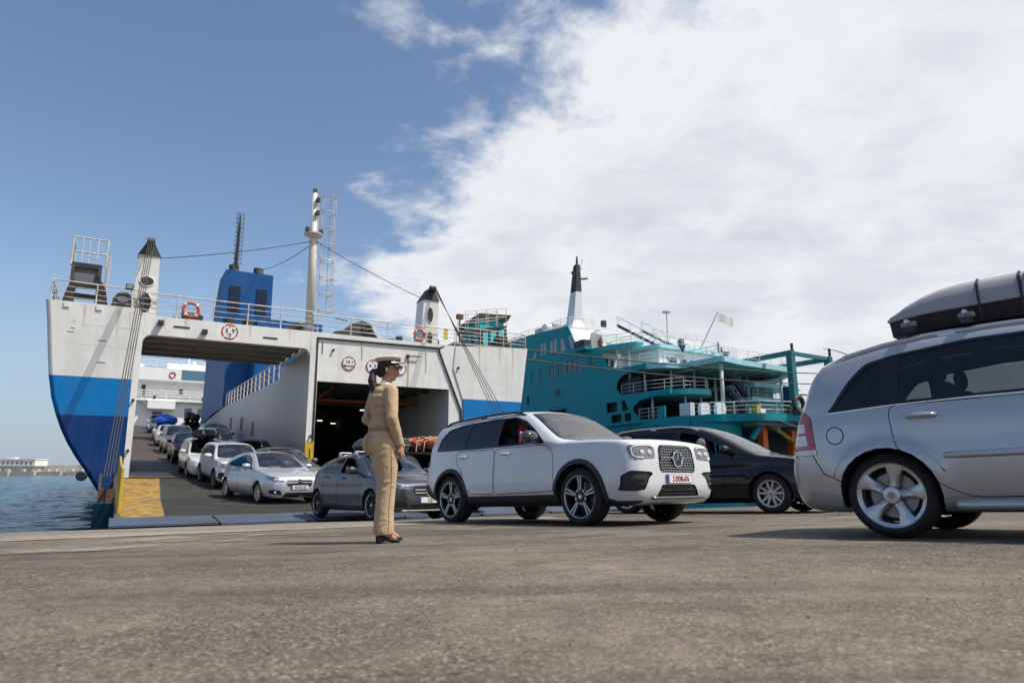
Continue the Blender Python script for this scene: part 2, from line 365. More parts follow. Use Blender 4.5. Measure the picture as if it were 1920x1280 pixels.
# loose pebbles and litter scraps on the quay
g = MB(); rng = random.Random(11)
for i in range(160):
    y = 1.7 + 9 * rng.random() ** 1.6; x = rng.uniform(-.85, .85) * y; n = nn(x, y); r_ = rng.uniform(.002, .005) * (1.8 if rng.random() < .04 else 1)
    g.ell((x, y, quay_z(n) + r_ * .5), (r_, r_ * rng.uniform(.6, 1.2), r_ * .6), 6, 4)
tag(g.build('pebbles', mat('pebble', (.16, .14, .12), .9, var=.6, vscale=40)), 'loose dark pebbles scattered on the quay pavement', 'pebbles', kind='stuff')

# sea
m = bpy.data.materials.new('sea_water'); m.use_nodes = True; t = m.node_tree; b = t.nodes['Principled BSDF']
b.inputs['Base Color'].default_value = (.010, .052, .085, 1); b.inputs['Roughness'].default_value = .12; b.inputs['Specular IOR Level'].default_value = .35; b.inputs['IOR'].default_value = 1.33
tcn = t.nodes.new('ShaderNodeTexCoord'); prev = None
for sc, st, di, rot in ((.35, .55, .55, 20), (1.3, .55, .20, -15), (4.5, .5, .06, 35)):
    mpn = t.nodes.new('ShaderNodeMapping'); t.links.new(tcn.outputs['Object'], mpn.inputs[0]); mpn.inputs['Rotation'].default_value = (0, 0, R(rot)); mpn.inputs['Scale'].default_value = (.55, 1.5, 1)
    n = t.nodes.new('ShaderNodeTexNoise'); n.inputs['Scale'].default_value = sc; n.inputs['Detail'].default_value = 4; n.inputs['Distortion'].default_value = .4; t.links.new(mpn.outputs[0], n.inputs['Vector'])
    bp = t.nodes.new('ShaderNodeBump'); bp.inputs['Strength'].default_value = .8; bp.inputs['Distance'].default_value = di * 1.2; t.links.new(n.outputs['Fac'], bp.inputs['Height'])
    if prev: t.links.new(prev.outputs[0], bp.inputs['Normal'])
    prev = bp
t.links.new(prev.outputs[0], b.inputs['Normal'])
g = MB(); s0, s1, n1_ = -210., 6., 330.; e_ = EDGE_N - .01
for q in (((-9000, e_), (s0, e_), (s0, 12000), (-9000, 12000)), ((s1, e_), (9000, e_), (9000, 12000), (s1, 12000)), ((s0, n1_), (s1, n1_), (s1, 12000), (s0, 12000))): g.add([(*xy(*p), SEA) for p in q], [(0, 1, 2, 3)])
nl_ = [e_]
while nl_[-1] < n1_: nl_.append(nl_[-1] + .22 + .006 * (nl_[-1] - e_))
nl_[-1] = n1_; sl_ = [s1]
while sl_[-1] > s0: sl_.append(sl_[-1] - .22 - .004 * max(0, -10 - sl_[-1]))
sl_[-1] = s0; SS, NN = np.meshgrid(np.array(sl_[::-1]), np.array(nl_), indexing='xy'); Z = np.zeros_like(SS); rw_ = np.random.RandomState(5)
for k in range(24):      # wind chop: many short crested waves
    lam = .7 * (5 ** rw_.rand()); th = R(70) + rw_.randn() * .55; ph = rw_.rand() * 6.28; kk = 2 * math.pi / lam; mod = 1 + .6 * np.sin(SS * .11 * rw_.rand() + NN * .09 + ph * 3)
    Z += .0055 * lam ** .8 * mod * (1 - 2 * np.abs(np.sin((SS * math.cos(th) + NN * math.sin(th)) * kk / 2 + ph + .5 * np.sin(SS * .4 + NN * .3 + k))) ** 1.3)
fade = np.clip(np.minimum(np.minimum(SS - s0, s1 - SS), n1_ - NN) / 6, 0, 1); Z *= fade
X_, Y_ = CA * SS - SA * NN, SA * SS + CA * NN; h_, w_ = SS.shape; o_ = len(g.v)
g.v += [(float(a), float(b_), SEA + float(c_)) for a, b_, c_ in zip(X_.ravel(), Y_.ravel(), Z.ravel())]
g.f += [(o_ + i * w_ + j, o_ + i * w_ + j + 1, o_ + (i + 1) * w_ + j + 1, o_ + (i + 1) * w_ + j) for i in range(h_ - 1) for j in range(w_ - 1)]
me = bpy.data.meshes.new('sea'); me.from_pydata(g.v, [], g.f); me.shade_smooth(); me.materials.append(m); so_ = bpy.data.objects.new('sea', me); COL.objects.link(so_); tag(so_, kind='structure')
# the white wake curling off the ship's quarter
mf = bpy.data.materials.new('sea_foam'); mf.use_nodes = True; t = mf.node_tree; b = t.nodes['Principled BSDF']
b.inputs['Base Color'].default_value = (.62, .68, .72, 1); b.inputs['Roughness'].default_value = .8
tcn = t.nodes.new('ShaderNodeTexCoord'); n = t.nodes.new('ShaderNodeTexNoise'); n.inputs['Scale'].default_value = 2.2; n.inputs['Detail'].default_value = 8; n.inputs['Roughness'].default_value = .75; t.links.new(tcn.outputs['Object'], n.inputs['Vector'])
mr = t.nodes.new('ShaderNodeMapRange'); mr.inputs[1].default_value = .50; mr.inputs[2].default_value = .66; mr.inputs[4].default_value = .85; t.links.new(n.outputs['Fac'], mr.inputs[0]); t.links.new(mr.outputs[0], b.inputs['Alpha'])
g = MB(); rows = [[], []]; rng = random.Random(2)
for i in range(40):
    s = -16 + i * .46; n0 = 29.2 + .9 * math.sin(i * .19) - .012 * (i - 20) ** 2 * .12; w = .28 + .35 * rng.random()
    wx, wy = SHIP.x + CA * s - SA * (n0 - SHIP_N), SHIP.y + SA * s + CA * (n0 - SHIP_N)
    rows[0].append((wx - SA * -w, wy - CA * w, SEA + .10)); rows[1].append((wx - SA * w, wy + CA * w, SEA + .10))
g.sheet(rows); tag(g.build('wake_foam', mf), kind='stuff')

# breakwater across the harbour, with its blocks and a low white building
BW = 575.
bw = empty('breakwater', (0, BW, SEA), label='pale concrete breakwater across the harbour with block wall on top', cat='breakwater')
mc = mat('breakwater_concrete', (.50, .46, .40), .9, var=.35, vscale=.12, vcol=(.36, .33, .28))
mc2 = mat('breakwater_wall', (.60, .56, .49), .9, var=.3, vscale=.2, vcol=(.44, .41, .36))
rng = random.Random(5); x = -620.
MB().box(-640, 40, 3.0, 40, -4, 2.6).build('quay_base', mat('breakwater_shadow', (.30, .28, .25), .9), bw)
while x < -300:
    w = rng.uniform(18, 23); MB().box(x, x + w - 4.2, 0, 6, -3, 3.4 + rng.uniform(-.2, .2)).build('block', mc, bw); x += w
x = -600.
while x < -270:
    w = rng.uniform(9, 15); MB().box(x, x + w - .25, 26 + rng.uniform(-.5, .5), 36, 2, 8.6 + rng.uniform(-.5, .5)).build('wall_panel', mc2, bw); x += w
x = -560.
for i in range(26):
    a = rng.uniform(1.0, 2.0); MB().box(x, x + a * 1.6, 8, 9 + a, 2.4, 3.4 + a).build('armour_block', mc2, bw); x += rng.uniform(4, 16)
hb = empty('harbour_building', (-432, BW + 14, SEA + 2.6), label='low white building with a row of small windows on breakwater', cat='building')
mw = mat('harbour_white', (.74, .73, .70), .8, var=.12, vscale=.3); md = mat('harbour_window', (.10, .11, .12), .3); mg = mat('harbour_grey', (.42, .42, .40), .9)
MB().box(-40, 25.5, 0, 14, 0, 5.0).build('lower_wall', mg, hb); MB().box(-42, 27.5, -1.2, 15, 5.0, 10.4).build('upper_wall', mw, hb)
MB().box(-42.5, 28, -1.6, 15.4, 10.4, 11.0).build('roof', mw, hb); MB().box(-26, -18, 3, 8, 11.0, 12.6).build('roof_hut', mw, hb); MB().box(0, 7, 3, 8, 11.0, 12.4).build('roof_hut', mw, hb)
for i in range(17): MB().box(-39 + i * 3.9, -37.4 + i * 3.9, -1.35, -1.0, 6.6, 8.6).build('window', md, hb)

# a skim of pale cement worn over the asphalt by the edge, and cracks
mc3 = bpy.data.materials.new('cement_skim'); mc3.use_nodes = True; t = mc3.node_tree; b = t.nodes['Principled BSDF']; b.inputs['Base Color'].default_value = (.37, .325, .265, 1); b.inputs['Roughness'].default_value = .9
tcn = t.nodes.new('ShaderNodeTexCoord'); n = t.nodes.new('ShaderNodeTexNoise'); n.inputs['Scale'].default_value = 1.1; n.inputs['Detail'].default_value = 12; n.inputs['Roughness'].default_value = .72; t.links.new(tcn.outputs['Object'], n.inputs['Vector'])
mr = t.nodes.new('ShaderNodeMapRange'); mr.inputs[1].default_value = .47; mr.inputs[2].default_value = .66; mr.inputs[4].default_value = .8; t.links.new(n.outputs['Fac'], mr.inputs[0]); t.links.new(mr.outputs[0], b.inputs['Alpha'])
g = MB(); rng = random.Random(14); o_ = []
for i in range(36):
    a = 2 * math.pi * i / 36; k = 1 + rng.uniform(-.22, .22); o_.append((-2.4 + 4.6 * math.cos(a) * k, 8.3 + 1.5 * math.sin(a) * k))
g.add([(*xy(s, n_), quay_z(n_) + .013) for s, n_ in o_], [tuple(range(36))]); tag(g.build('cement_skim', mc3), kind='structure')
g = MB(); rng = random.Random(15)
for (s, n_, d, L_) in ((-3, 5.6, .2, 5), (2.5, 4.2, -.5, 4), (5, 8.4, 1.2, 3), (-1, 9.2, -.1, 6), (8.5, 6.2, .5, 5)):
    pts = []; a = d
    for i in range(int(L_ / .12)): pts.append((s, n_)); a += rng.uniform(-.5, .5) * .6; a = d + (a - d) * .85; s += .12 * math.cos(a); n_ += .12 * math.sin(a)
    rows = [[(*xy(p[0], p[1] - .006 * (1 + (i % 3) * .4)), quay_z(p[1]) + .0145) for i, p in enumerate(pts)], [(*xy(p[0], p[1] + .006 * (1 + (i % 2) * .5)), quay_z(p[1]) + .0145) for i, p in enumerate(pts)]]; g.sheet(rows)
tag(g.build('pavement_cracks', mat('crack_dark', (.03, .026, .022), .95)), kind='structure')

# rubber left by tyres turning off the ramp
mt_ = bpy.data.materials.new('tyre_rubber_marks'); mt_.use_nodes = True; t = mt_.node_tree; b = t.nodes['Principled BSDF']; b.inputs['Base Color'].default_value = (.035, .032, .029, 1); b.inputs['Roughness'].default_value = .8
tcn = t.nodes.new('ShaderNodeTexCoord'); n = t.nodes.new('ShaderNodeTexNoise'); n.inputs['Scale'].default_value = 1.7; n.inputs['Detail'].default_value = 9; n.inputs['Roughness'].default_value = .7; t.links.new(tcn.outputs['Object'], n.inputs['Vector'])
mr = t.nodes.new('ShaderNodeMapRange'); mr.inputs[1].default_value = .40; mr.inputs[2].default_value = .72; mr.inputs[4].default_value = .42; t.links.new(n.outputs['Fac'], mr.inputs[0]); t.links.new(mr.outputs[0], b.inputs['Alpha'])
g = MB(); rng = random.Random(31)
for (s0_, n0_, a0, k_, L_) in ((3.2, 15.8, -82, 5.2, 24), (5.0, 15.8, -86, 4.6, 24), (4.2, 12.5, -60, 4.0, 20), (6.0, 13.6, -70, 3.2, 22), (-1.5, 7.0, -12, .6, 16), (1.0, 5.2, 4, -1.2, 14), (2.0, 3.4, 10, .8, 14)):
    for off in (0., 1.55):
        s_, n_, a_ = s0_, n0_ + (0 if abs(a0) > 40 else off), R(a0); s_ += off if abs(a0) > 40 else 0; w_ = rng.uniform(.07, .11); rows = [[], []]
        for i in range(int(L_ / .35)):
            for r_, q in ((0, -w_), (1, w_)): ps, pn = s_ - math.sin(a_) * q, n_ + math.cos(a_) * q; rows[r_].append((*xy(ps, min(pn, EDGE_N)), quay_z(min(pn, EDGE_N)) + .0165))
            s_ += math.cos(a_) * .35; n_ += math.sin(a_) * .35; a_ = min(a_ + R(k_) * .35 if k_ > 0 else a_ + R(k_) * .35, R(25))
        g.sheet(rows)
tag(g.build('tyre_marks', mt_), kind='structure')

# ================================================================== the ferry with its stern ramp down
FR = empty('ferry', (SHIP.x, SHIP.y, 0), (0, 0, R(30)), 'white and blue car ferry moored stern-to with its ramp lowered onto the quay', 'ferry')
def hull_paint(name, bands, rust=.5, grime=1.):
    """paint bands by height with grime and rust streaks of their own shape"""
    m = bpy.data.materials.new(name); m.use_nodes = True; t = m.node_tree; b = t.nodes['Principled BSDF']; N = t.nodes.new; L = t.links.new
    tcn = N('ShaderNodeTexCoord'); sp = N('ShaderNodeSeparateXYZ'); L(tcn.outputs['Object'], sp.inputs[0]); cur = None
    for z, c in bands:
        if cur is None:
            rgb = N('ShaderNodeRGB'); rgb.outputs[0].default_value = (*c, 1); cur = rgb.outputs[0]; continue
        gt = N('ShaderNodeMath'); gt.operation = 'GREATER_THAN'; L(sp.outputs[2], gt.inputs[0]); gt.inputs[1].default_value = z
        mx = N('ShaderNodeMix'); mx.data_type = 'RGBA'; L(gt.outputs[0], mx.inputs[0]); L(cur, mx.inputs[6]); mx.inputs[7].default_value = (*c, 1); cur = mx.outputs[2]
    def layer(scale, stretch, lo, hi, amt, col):
        nonlocal cur
        mp = N('ShaderNodeMapping'); L(tcn.outputs['Object'], mp.inputs[0]); mp.inputs['Scale'].default_value = (1, 1, stretch)
        n = N('ShaderNodeTexNoise'); n.inputs['Scale'].default_value = scale; n.inputs['Detail'].default_value = 8; n.inputs['Roughness'].default_value = .62; L(mp.outputs[0], n.inputs['Vector'])
        r = N('ShaderNodeMapRange'); r.inputs[1].default_value = lo; r.inputs[2].default_value = hi; r.inputs[4].default_value = amt; L(n.outputs['Fac'], r.inputs[0])
        mx = N('ShaderNodeMix'); mx.data_type = 'RGBA'; L(r.outputs[0], mx.inputs[0]); L(cur, mx.inputs[6]); mx.inputs[7].default_value = (*col, 1); cur = mx.outputs[2]
    layer(1.6, .10, .48, .78, (.38 * rust + .1) * grime, (.30, .28, .25) if grime > .5 else (.10, .12, .13)); layer(.5, 1, .45, .75, .16 * grime, (.36, .36, .36)); layer(9., .04, .50, .72, .30 * grime * rust, (.34, .31, .27)); layer(3.2, .07, .64, .80, .65 * rust, (.28, .13, .055))
    L(cur, b.inputs['Base Color']); b.inputs['Roughness'].default_value = .42 if grime > .5 else .5; b.inputs['Specular IOR Level'].default_value = .5 if grime > .5 else .18
    # plating: faint welded frames
    w = N('ShaderNodeTexNoise'); w.inputs['Scale'].default_value = .9; w.inputs['Detail'].default_value = 2; L(tcn.outputs['Object'], w.inputs['Vector'])
    bp = N('ShaderNodeBump'); bp.inputs['Strength'].default_value = .35; bp.inputs['Distance'].default_value = .10; L(w.outputs['Fac'], bp.inputs['Height']); L(bp.outputs[0], b.inputs['Normal'])
    MATS[name] = m; return m
WHITE, LBLUE, DBLUE = (.72, .71, .68), (.002, .165, .45), (.001, .034, .15)
M_hull = hull_paint('ferry_hull_paint', [(4.04, WHITE)], .55); M_hullb = hull_paint('ferry_hull_blue', [(-99, DBLUE), (2.54, LBLUE)], .25, .35)
M_fw = hull_paint('ferry_white_paint', [(-99, (.76, .75, .72))], .55)
M_fg = hull_paint('ferry_grey_paint', [(-99, (.40, .40, .42))], .9)
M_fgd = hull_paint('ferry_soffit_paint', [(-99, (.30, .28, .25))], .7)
M_cas = hull_paint('ferry_casing_blue', [(-99, (.006, .078, .25))], .15, .4)
M_black = mat('ferry_black', (.014, .014, .016), .55, var=.5, vscale=4, vcol=(.05, .045, .04)); M_rail = mat('ferry_rail', (.66, .65, .61), .5, var=.45, vscale=5, vcol=(.40, .30, .22))
M_rope = mat('ferry_cable', (.030, .026, .024), .7); M_rust = mat('rusty_steel', (.13, .075, .045), .85, var=.6, vscale=5, bump=.4, bscale=25)
M_yel = mat('yellow_paint', (.62, .42, .015), .55, var=.35, vscale=3, vcol=(.40, .24, .03)); M_yelramp = mat('worn_yellow_ramp', (.42, .25, .025), .8, vscale=3.4, vcol=(.13, .08, .045), thresh=(.38, .62), detail=12)
M_red = mat('sign_red', (.30, .012, .018), .5); M_ink = mat('sign_black', (.015, .015, .018), .5); M_lamp = mat('lamp_glass', (.42, .42, .38), .2)
M_orange = mat('lifebuoy_orange', (.62, .10, .02), .5, var=.3); M_wp = mat('clean_white', (.75, .75, .73), .45)
# --- hull shell
prof = [(0., 6.98), (.12, 6.2), (.23, 5.31), (.40, 4.04), (.57, 3.2), (.78, 2.56), (1.0, 2.0), (1.27, 1.46), (1.60, .92), (1.99, .36), (2.30, -.14), (2.62, -.65), (2.95, -1.6), (3.1, -3.2)]
LEN = 112.
def shell(side, pts, m):
    g = MB(); rows = []
    for u, ins in ((.0, .16), (.03, .07), (.10, .02), (.26, 0), (12, 0), (60, 0), (90, 1.2), (LEN, 4.2)): rows.append([((s + ins) if side < 0 else 22 - s - ins, u, z) for s, z in pts])
    g.sheet(rows); return g.build('hull_side', m, FR, smooth=True)
for sd in (-1, 1): shell(sd, prof[:4], M_hull); shell(sd, prof[3:], M_hullb)
def plate(name, poly, u0, u1, m, bevel=0):
    return MB().prism(poly, 'y', u0, u1).build(name, m, FR, bevel=bevel)
plate('transom_plate', [(s + .16, z) for s, z in prof[:4]] + [(3.22, 4.04), (3.22, 6.98)], 0, .12, M_hull); plate('transom_plate', [(s + .16, z) for s, z in prof[3:]] + [(3.22, -3.2), (3.22, 4.04)], 0, .12, M_hullb)
MB().box(3.224, 3.46, .004, 6.3, -2.2, 6.72).build('portal_pillar', M_fw, FR)
plate('transom_plate', [(17.62, 6.74), (17.49, 5.58), (18.02, 4.1), (18.05, 4.04)] + [(22 - s - .16, z) for s, z in prof[3::-1]], 0, .12, M_hull)
plate('transom_plate', [(18.05, 4.04), (18.2, 1.2), (18.3, -3.2)] + [(22 - s - .16, z) for s, z in prof[:2:-1]], 0, .12, M_hullb)
# white return beside the right-hand plate (the chamfered edge)
MB().prism([(17.05, 6.74), (17.615, 6.738), (17.485, 5.58), (18.015, 4.1), (18.05, 4.0), (18.19, 1.2), (18.2, .1), (17.9, .1), (17.75, 3.6), (16.75, 6.5)], 'y', .06, .20).build('chamfer_plate', M_fw, FR)
for z in (5.3, 6.1): MB().box(1.3 - (6.1 - z) * .2, 3.2, -.006, .0, z, z + .012).build('weld_seam', M_fw, FR)
for s_ in (1.55, 2.4): MB().box(s_, s_ + .012, -.006, .0, 4.1, 6.9).build('weld_seam', M_fw, FR)
for s_ in (19.4, 20.6): MB().box(s_, s_ + .012, -.006, .0, 4.1, 6.9).build('weld_seam', M_fw, FR)
M_streak = mat('rust_streak', (.50, .40, .29), .9, vscale=5, vcol=(.72, .70, .66), streak=True)
rng = random.Random(21)
for s_, z1, h_, w_ in ((1.35, 6.9, .9, .05), (2.52, 6.85, 1.3, .06), (2.95, 6.8, .8, .05), (4.2, 6.7, .45, .05), (5.0, 6.72, .5, .06), (7.6, 6.7, .5, .06), (9.3, 6.72, .6, .05), (19.0, 6.9, 1.4, .06), (20.2, 6.9, .9, .05), (21.0, 6.9, 1.6, .05), (12.7, 6.4, .8, .05), (16.0, 6.4, 1.2, .05)):
    MB().prism([(s_ - w_, z1), (s_ + w_, z1), (s_ + w_ * .6, z1 - h_ * .6), (s_ + .006, z1 - h_), (s_ - .006, z1 - h_), (s_ - w_ * .5, z1 - h_ * .5)], 'y', -.007, -.001 if s_ < 10 or s_ > 17 else .019).build('rust_streak', M_streak, FR)
# --- portal over the open lane
MB().prism(rounded([(3.462, 5.93), (10.25, 5.93), (10.25, 6.74), (3.462, 6.74)], .001, 1), 'y', 0, .35).build('portal_beam', M_fw, FR)
for (a, b_) in ((3.462, 1), (10.25, -1)):   # rounded upper corners of the opening
    g = MB(); pts = [(a, 5.93)] + [(a + b_ * .32 * (1 - math.cos(t_)), 5.93 - .32 * (1 - math.sin(t_))) for t_ in np.linspace(0, math.pi / 2, 6)]
    g.prism(pts, 'y', .003, .347); g.build('corner_gusset', M_fw, FR)
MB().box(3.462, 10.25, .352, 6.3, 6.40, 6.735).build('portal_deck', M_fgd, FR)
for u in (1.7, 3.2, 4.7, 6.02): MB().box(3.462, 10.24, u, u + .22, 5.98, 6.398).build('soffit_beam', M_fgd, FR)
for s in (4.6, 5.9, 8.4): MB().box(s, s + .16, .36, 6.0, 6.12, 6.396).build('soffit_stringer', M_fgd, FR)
for s in (5.2, 7.3, 8.9): MB().tube([(s, 1.0, 6.3), (s + .9, 1.0, 6.3)], .03).build('soffit_pipe', M_rust, FR)
for s, z in ((4.55, 6.33), (8.15, 6.22)): MB().box(s, s + .62, -.02, .0, z, z + .07).build('slot', M_black, FR)
# floodlights over the lane
def flood(s, z, u=-.0):
    MB().box(s - .11, s + .11, u - .22, u - .02, z - .1, z + .1).build('floodlight', M_black, FR, bevel=.02)
for s, z in ((5.75, 6.24), (4.05, 6.45)): flood(s, z)
for s, z in ((11.3, 5.95), (17.75, 5.6), (3.34, 3.2), (3.34, 1.2), (10.45, 1.95)): MB().tube([(s, -.10, z), (s, .02, z)], .06).build('bollard_lamp', M_black, FR)
# --- the tall inner wall between the lanes, with the open bulwark above
wall = [(0, -1.), (0, 5.93), (6.3, 5.93), (6.3, 5.30), (28, 5.50), (41, 5.1), (41, -1)]
MB().prism([(u, z) for u, z in wall], 'x', 10.254, 10.50).build('lane_wall', M_fg, FR)
for u, z in ((18, 3.7), (23, 4.0), (13.5, 3.1)): MB().box(10.22, 10.254, u, u + .8, z - .5, z + .35).build('wall_locker', mat('locker_grey', (.12, .12, .125), .6), FR)
g = MB()
for k in range(15):
    u = 7.0 + k * 1.45; z = 5.30 + (u - 6.3) * .0092; g.bar((10.3, u, z), (10.3, u, z + 1.05), .07, .045)
for h in (.36, .70, 1.05): g.tube([(10.3, 7, 5.30 + h), (10.3, 27.6, 5.50 + h)], .028 if h > 1 else .018, 6)
g.build('bulwark_railing', M_rail, FR)
# blue casing on the right side of the lane, the funnel above it
cas = [(28.2, 5.45), (28.2, 13.), (43.4, 13.), (43.4, 5.6), (47.5, 3.4), (47.0, 1.), (41., 1.), (41.02, 5.12), (33.2, 5.47)]
MB().prism(cas, 'x', 10.16, 12.9).build('engine_casing', M_cas, FR)
MB().box(12.0, 17.2, 25.6, 28.0, 5.4, 12.6).build('casing_house', M_cas, FR)
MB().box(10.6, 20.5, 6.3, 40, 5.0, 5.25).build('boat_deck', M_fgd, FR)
for u in (20.2, 22.3, 24.3): MB().box(11.98, 12.0, u, u + .9, 6.2, 7.6).build('casing_louvre', M_rust, FR)
f0, f1 = 9.6, 13.4
fz0, fz1 = 12.0, 17.0
g = MB(); g.add([(f0 - .45, 28.1, fz0 - 1.5), (f1 + .05, 28.1, fz0 - 1.5), (f1 + .05, 33, fz0 - 1.5), (f0 - .45, 33, fz0 - 1.5), (f0, 28.1, fz1), (f1, 28.1, fz1), (f1, 32, fz1), (f0, 32, fz1)],
      [(0, 1, 5, 4), (1, 2, 6, 5), (2, 3, 7, 6), (3, 0, 4, 7), (4, 5, 6, 7)]); fn = g.build('funnel', M_cas, FR)
for a in (10.0, 12.15):
    for i in range(12): MB().box(a, a + .85, 28.0, 28.09, 13.45 + i * .19, 13.56 + i * .19).build('louvre', mat('louvre_dark', (.008, .02, .05), .5), fn)
for s, r_ in ((10.35, .42), (12.35, .42)): MB().lathe([(r_, 16.95), (r_, 17.75), (r_ - .05, 17.75), (r_ - .05, 17.0)], 20, c=(s, 29.3, 0)).build('exhaust_pipe', mat('exhaust_steel', (.10, .09, .085), .6, var=.5, vscale=3), fn)
g = MB(); g.tube([(10.45, 29, 17.6), (10.5, 29, 21.2), (10.5, 29, 22.3)], [.16, .10, .04]); a_ = g.build('aerial_mast', M_black, fn)
g = MB()
for i in range(12): g.tube([(10.5 + .33 * math.cos(t_), 29 + .33 * math.sin(t_), 17.9 + i * .40) for t_ in np.linspace(0, 2 * math.pi, 11)[:-1]], .022, 5, closed=True)
for t_ in (0, 2.1, 4.2): g.tube([(10.5 + .33 * math.cos(t_), 29 + .33 * math.sin(t_), 17.9), (10.5 + .33 * math.cos(t_), 29 + .33 * math.sin(t_), 22.2)], .015, 5)
g.build('ladder_hoop', M_black, fn)
# --- right-hand portal: the closed panel with the tunnel into the car deck
pan = [(10.62, 6.44), (16.60, 6.50), (17.95, 3.45), (18.2, .1), (17.27, .1), (17.27, 4.47), (10.64, 4.47), (10.64, .1), (10.504, .1), (10.504, 6.44)]
MB().prism(pan, 'y', .02, .20).build('door_panel', M_fw, FR)
MB().box(10.25, 10.50, -.012, .3, 5.93, 6.74).build('panel_edge', M_fw, FR)
MB().box(10.256, 10.63, -.015, .018, 1.72, 5.92).build('middle_pillar', M_fw, FR); MB().box(10.25, 10.64, -.02, .018, -.3, 1.715).build('pillar_foot', M_yel, FR)
MB().box(10.44, 10.49, -.03, -.016, .9, 1.4).build('slot', M_black, FR); MB().box(10.56, 10.60, -.03, -.016, 3.0, 3.7).build('slot', M_black, FR)
MB().box(10.78, 10.82, .0, .02, 5.75, 6.3).build('slot', M_black, FR)
MB().prism([(10.50, 6.5), (16.65, 6.56), (17.05, 6.74), (10.50, 6.74)], 'y', .0, .3).build('panel_header', M_fw, FR)
MB().tube([(10.57, -.02, 1.75), (10.565, -.02, 6.47), (16.62, -.02, 6.53), (17.93, -.02, 3.45), (18.2, -.02, .1)], .055, 6).build('door_seal', M_rope, FR)
MB().tube([(15.0, -.10, 5.98), (15.62, -.10, 6.0)], .035).build('hinge_pin', M_black, FR); MB().box(14.93, 15.06, -.1, .02, 5.9, 6.05).build('hinge_lug', M_black, FR)
MB().box(15.0, 15.09, .012, .02, 4.5, 5.9).build('rust_run', mat('rust_run', (.30, .17, .08), .9, vscale=3, vcol=(.56, .48, .38), streak=True), FR)
# tunnel: side walls, deckhead with beams, orange braces, small lamps
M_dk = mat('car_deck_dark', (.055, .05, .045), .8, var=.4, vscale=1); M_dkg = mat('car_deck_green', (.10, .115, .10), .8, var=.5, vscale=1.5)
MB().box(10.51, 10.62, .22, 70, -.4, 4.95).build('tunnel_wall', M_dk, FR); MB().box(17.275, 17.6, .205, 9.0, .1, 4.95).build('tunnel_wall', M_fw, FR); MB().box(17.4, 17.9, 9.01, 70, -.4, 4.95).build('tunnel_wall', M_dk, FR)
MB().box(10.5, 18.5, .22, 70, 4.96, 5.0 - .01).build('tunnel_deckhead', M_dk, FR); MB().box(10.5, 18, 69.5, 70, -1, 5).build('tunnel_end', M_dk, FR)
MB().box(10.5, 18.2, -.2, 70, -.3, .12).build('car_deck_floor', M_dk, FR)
MB().box(10.7, 17.2, -.12, .10, .121, .135).build('sill_stripe', M_yel, FR)
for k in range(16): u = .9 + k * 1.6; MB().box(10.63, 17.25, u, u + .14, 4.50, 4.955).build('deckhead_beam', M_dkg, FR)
for s in (12.2, 14.0, 15.8): MB().tube([(s, .6, 4.62), (s + .3, 26, 4.62)], .09, 8).build('deckhead_pipe', M_dkg, FR)
M_bro = mat('orange_brace', (.42, .075, .02), .6)
for s in (11.5, 15.2): MB().bar((s, 3.0, 4.05), (s + 1.0, 3.0, 4.75), .12).build('brace', M_bro, FR); 
for u in (4.0, 6.0): MB().bar((10.7, u, 4.0), (17.2, u, 4.05), .12, .14).build('cross_beam', M_bro if u < 5 else M_dkg, FR)
M_tl = mat('deck_lamp', (.9, .85, .7), .4, emit=((1., .9, .7), 1.6))
rng = random.Random(7)
for k in range(18): u = 5 + k * 2.2; s = (11.4, 13.3, 15.6, 16.9)[k % 4] + rng.uniform(-.3, .3); MB().box(s, s + .36, u, u + .12, 4.1 - .02 * k, 4.16 - .02 * k).build('deck_lamp', M_tl, FR)
for k in range(9): MB().box(17.38, 17.40, 10 + k * 1.0, 10.5 + k * 1.0, .3, 2.2).build('wall_frame', mat('ochre_frame', (.22, .15, .06), .8), FR)
MB().box(17.25, 17.28, .9, 1.25, 1.3, 1.9).build('hatch', M_black, FR)
# --- deck along the top of the stern
MB().box(.2, 3.22, .12, 6.3, 6.86, 6.97).build('poop_deck', M_fgd, FR); MB().box(10.5, 17.6, .305, 6.3, 6.62, 6.73).build('poop_deck', M_fgd, FR); MB().box(17.6, 21.8, .125, 6.3, 6.86, 6.97).build('poop_deck', M_fgd, FR)
def rail(pts, h, nposts, wires=3, name='deck_railing', m=None, r=.028):
    g = MB(); pts = [Vector(p) for p in pts]
    for a, b_ in zip(pts, pts[1:]):
        k = max(1, round((b_ - a).length / nposts))
        for i in range(k + 1):
            p = a.lerp(b_, i / k); g.tube([p, p + Vector((0, 0, h))], r, 6)
    for i in range(wires + 1):
        hh = h * (i + 1) / (wires + 1); g.tube([p + Vector((0, 0, hh)) for p in pts], r if i == wires else r * .55, 6)
    return g.build(name, m or M_rail, FR)
rail([(.15, 4, 6.97), (.15, .1, 6.97), (3.2, .1, 6.9)], .86, 1.5)
rail([(3.2, .1, 6.74), (10.3, .1, 6.74)], .96, 1.55); rail([(10.3, .1, 6.74), (17.6, .1, 6.74)], .86, 1.65)
rail([(17.7, .1, 6.97), (21.85, .1, 6.97), (21.85, 5, 6.97)], .80, 1.5)
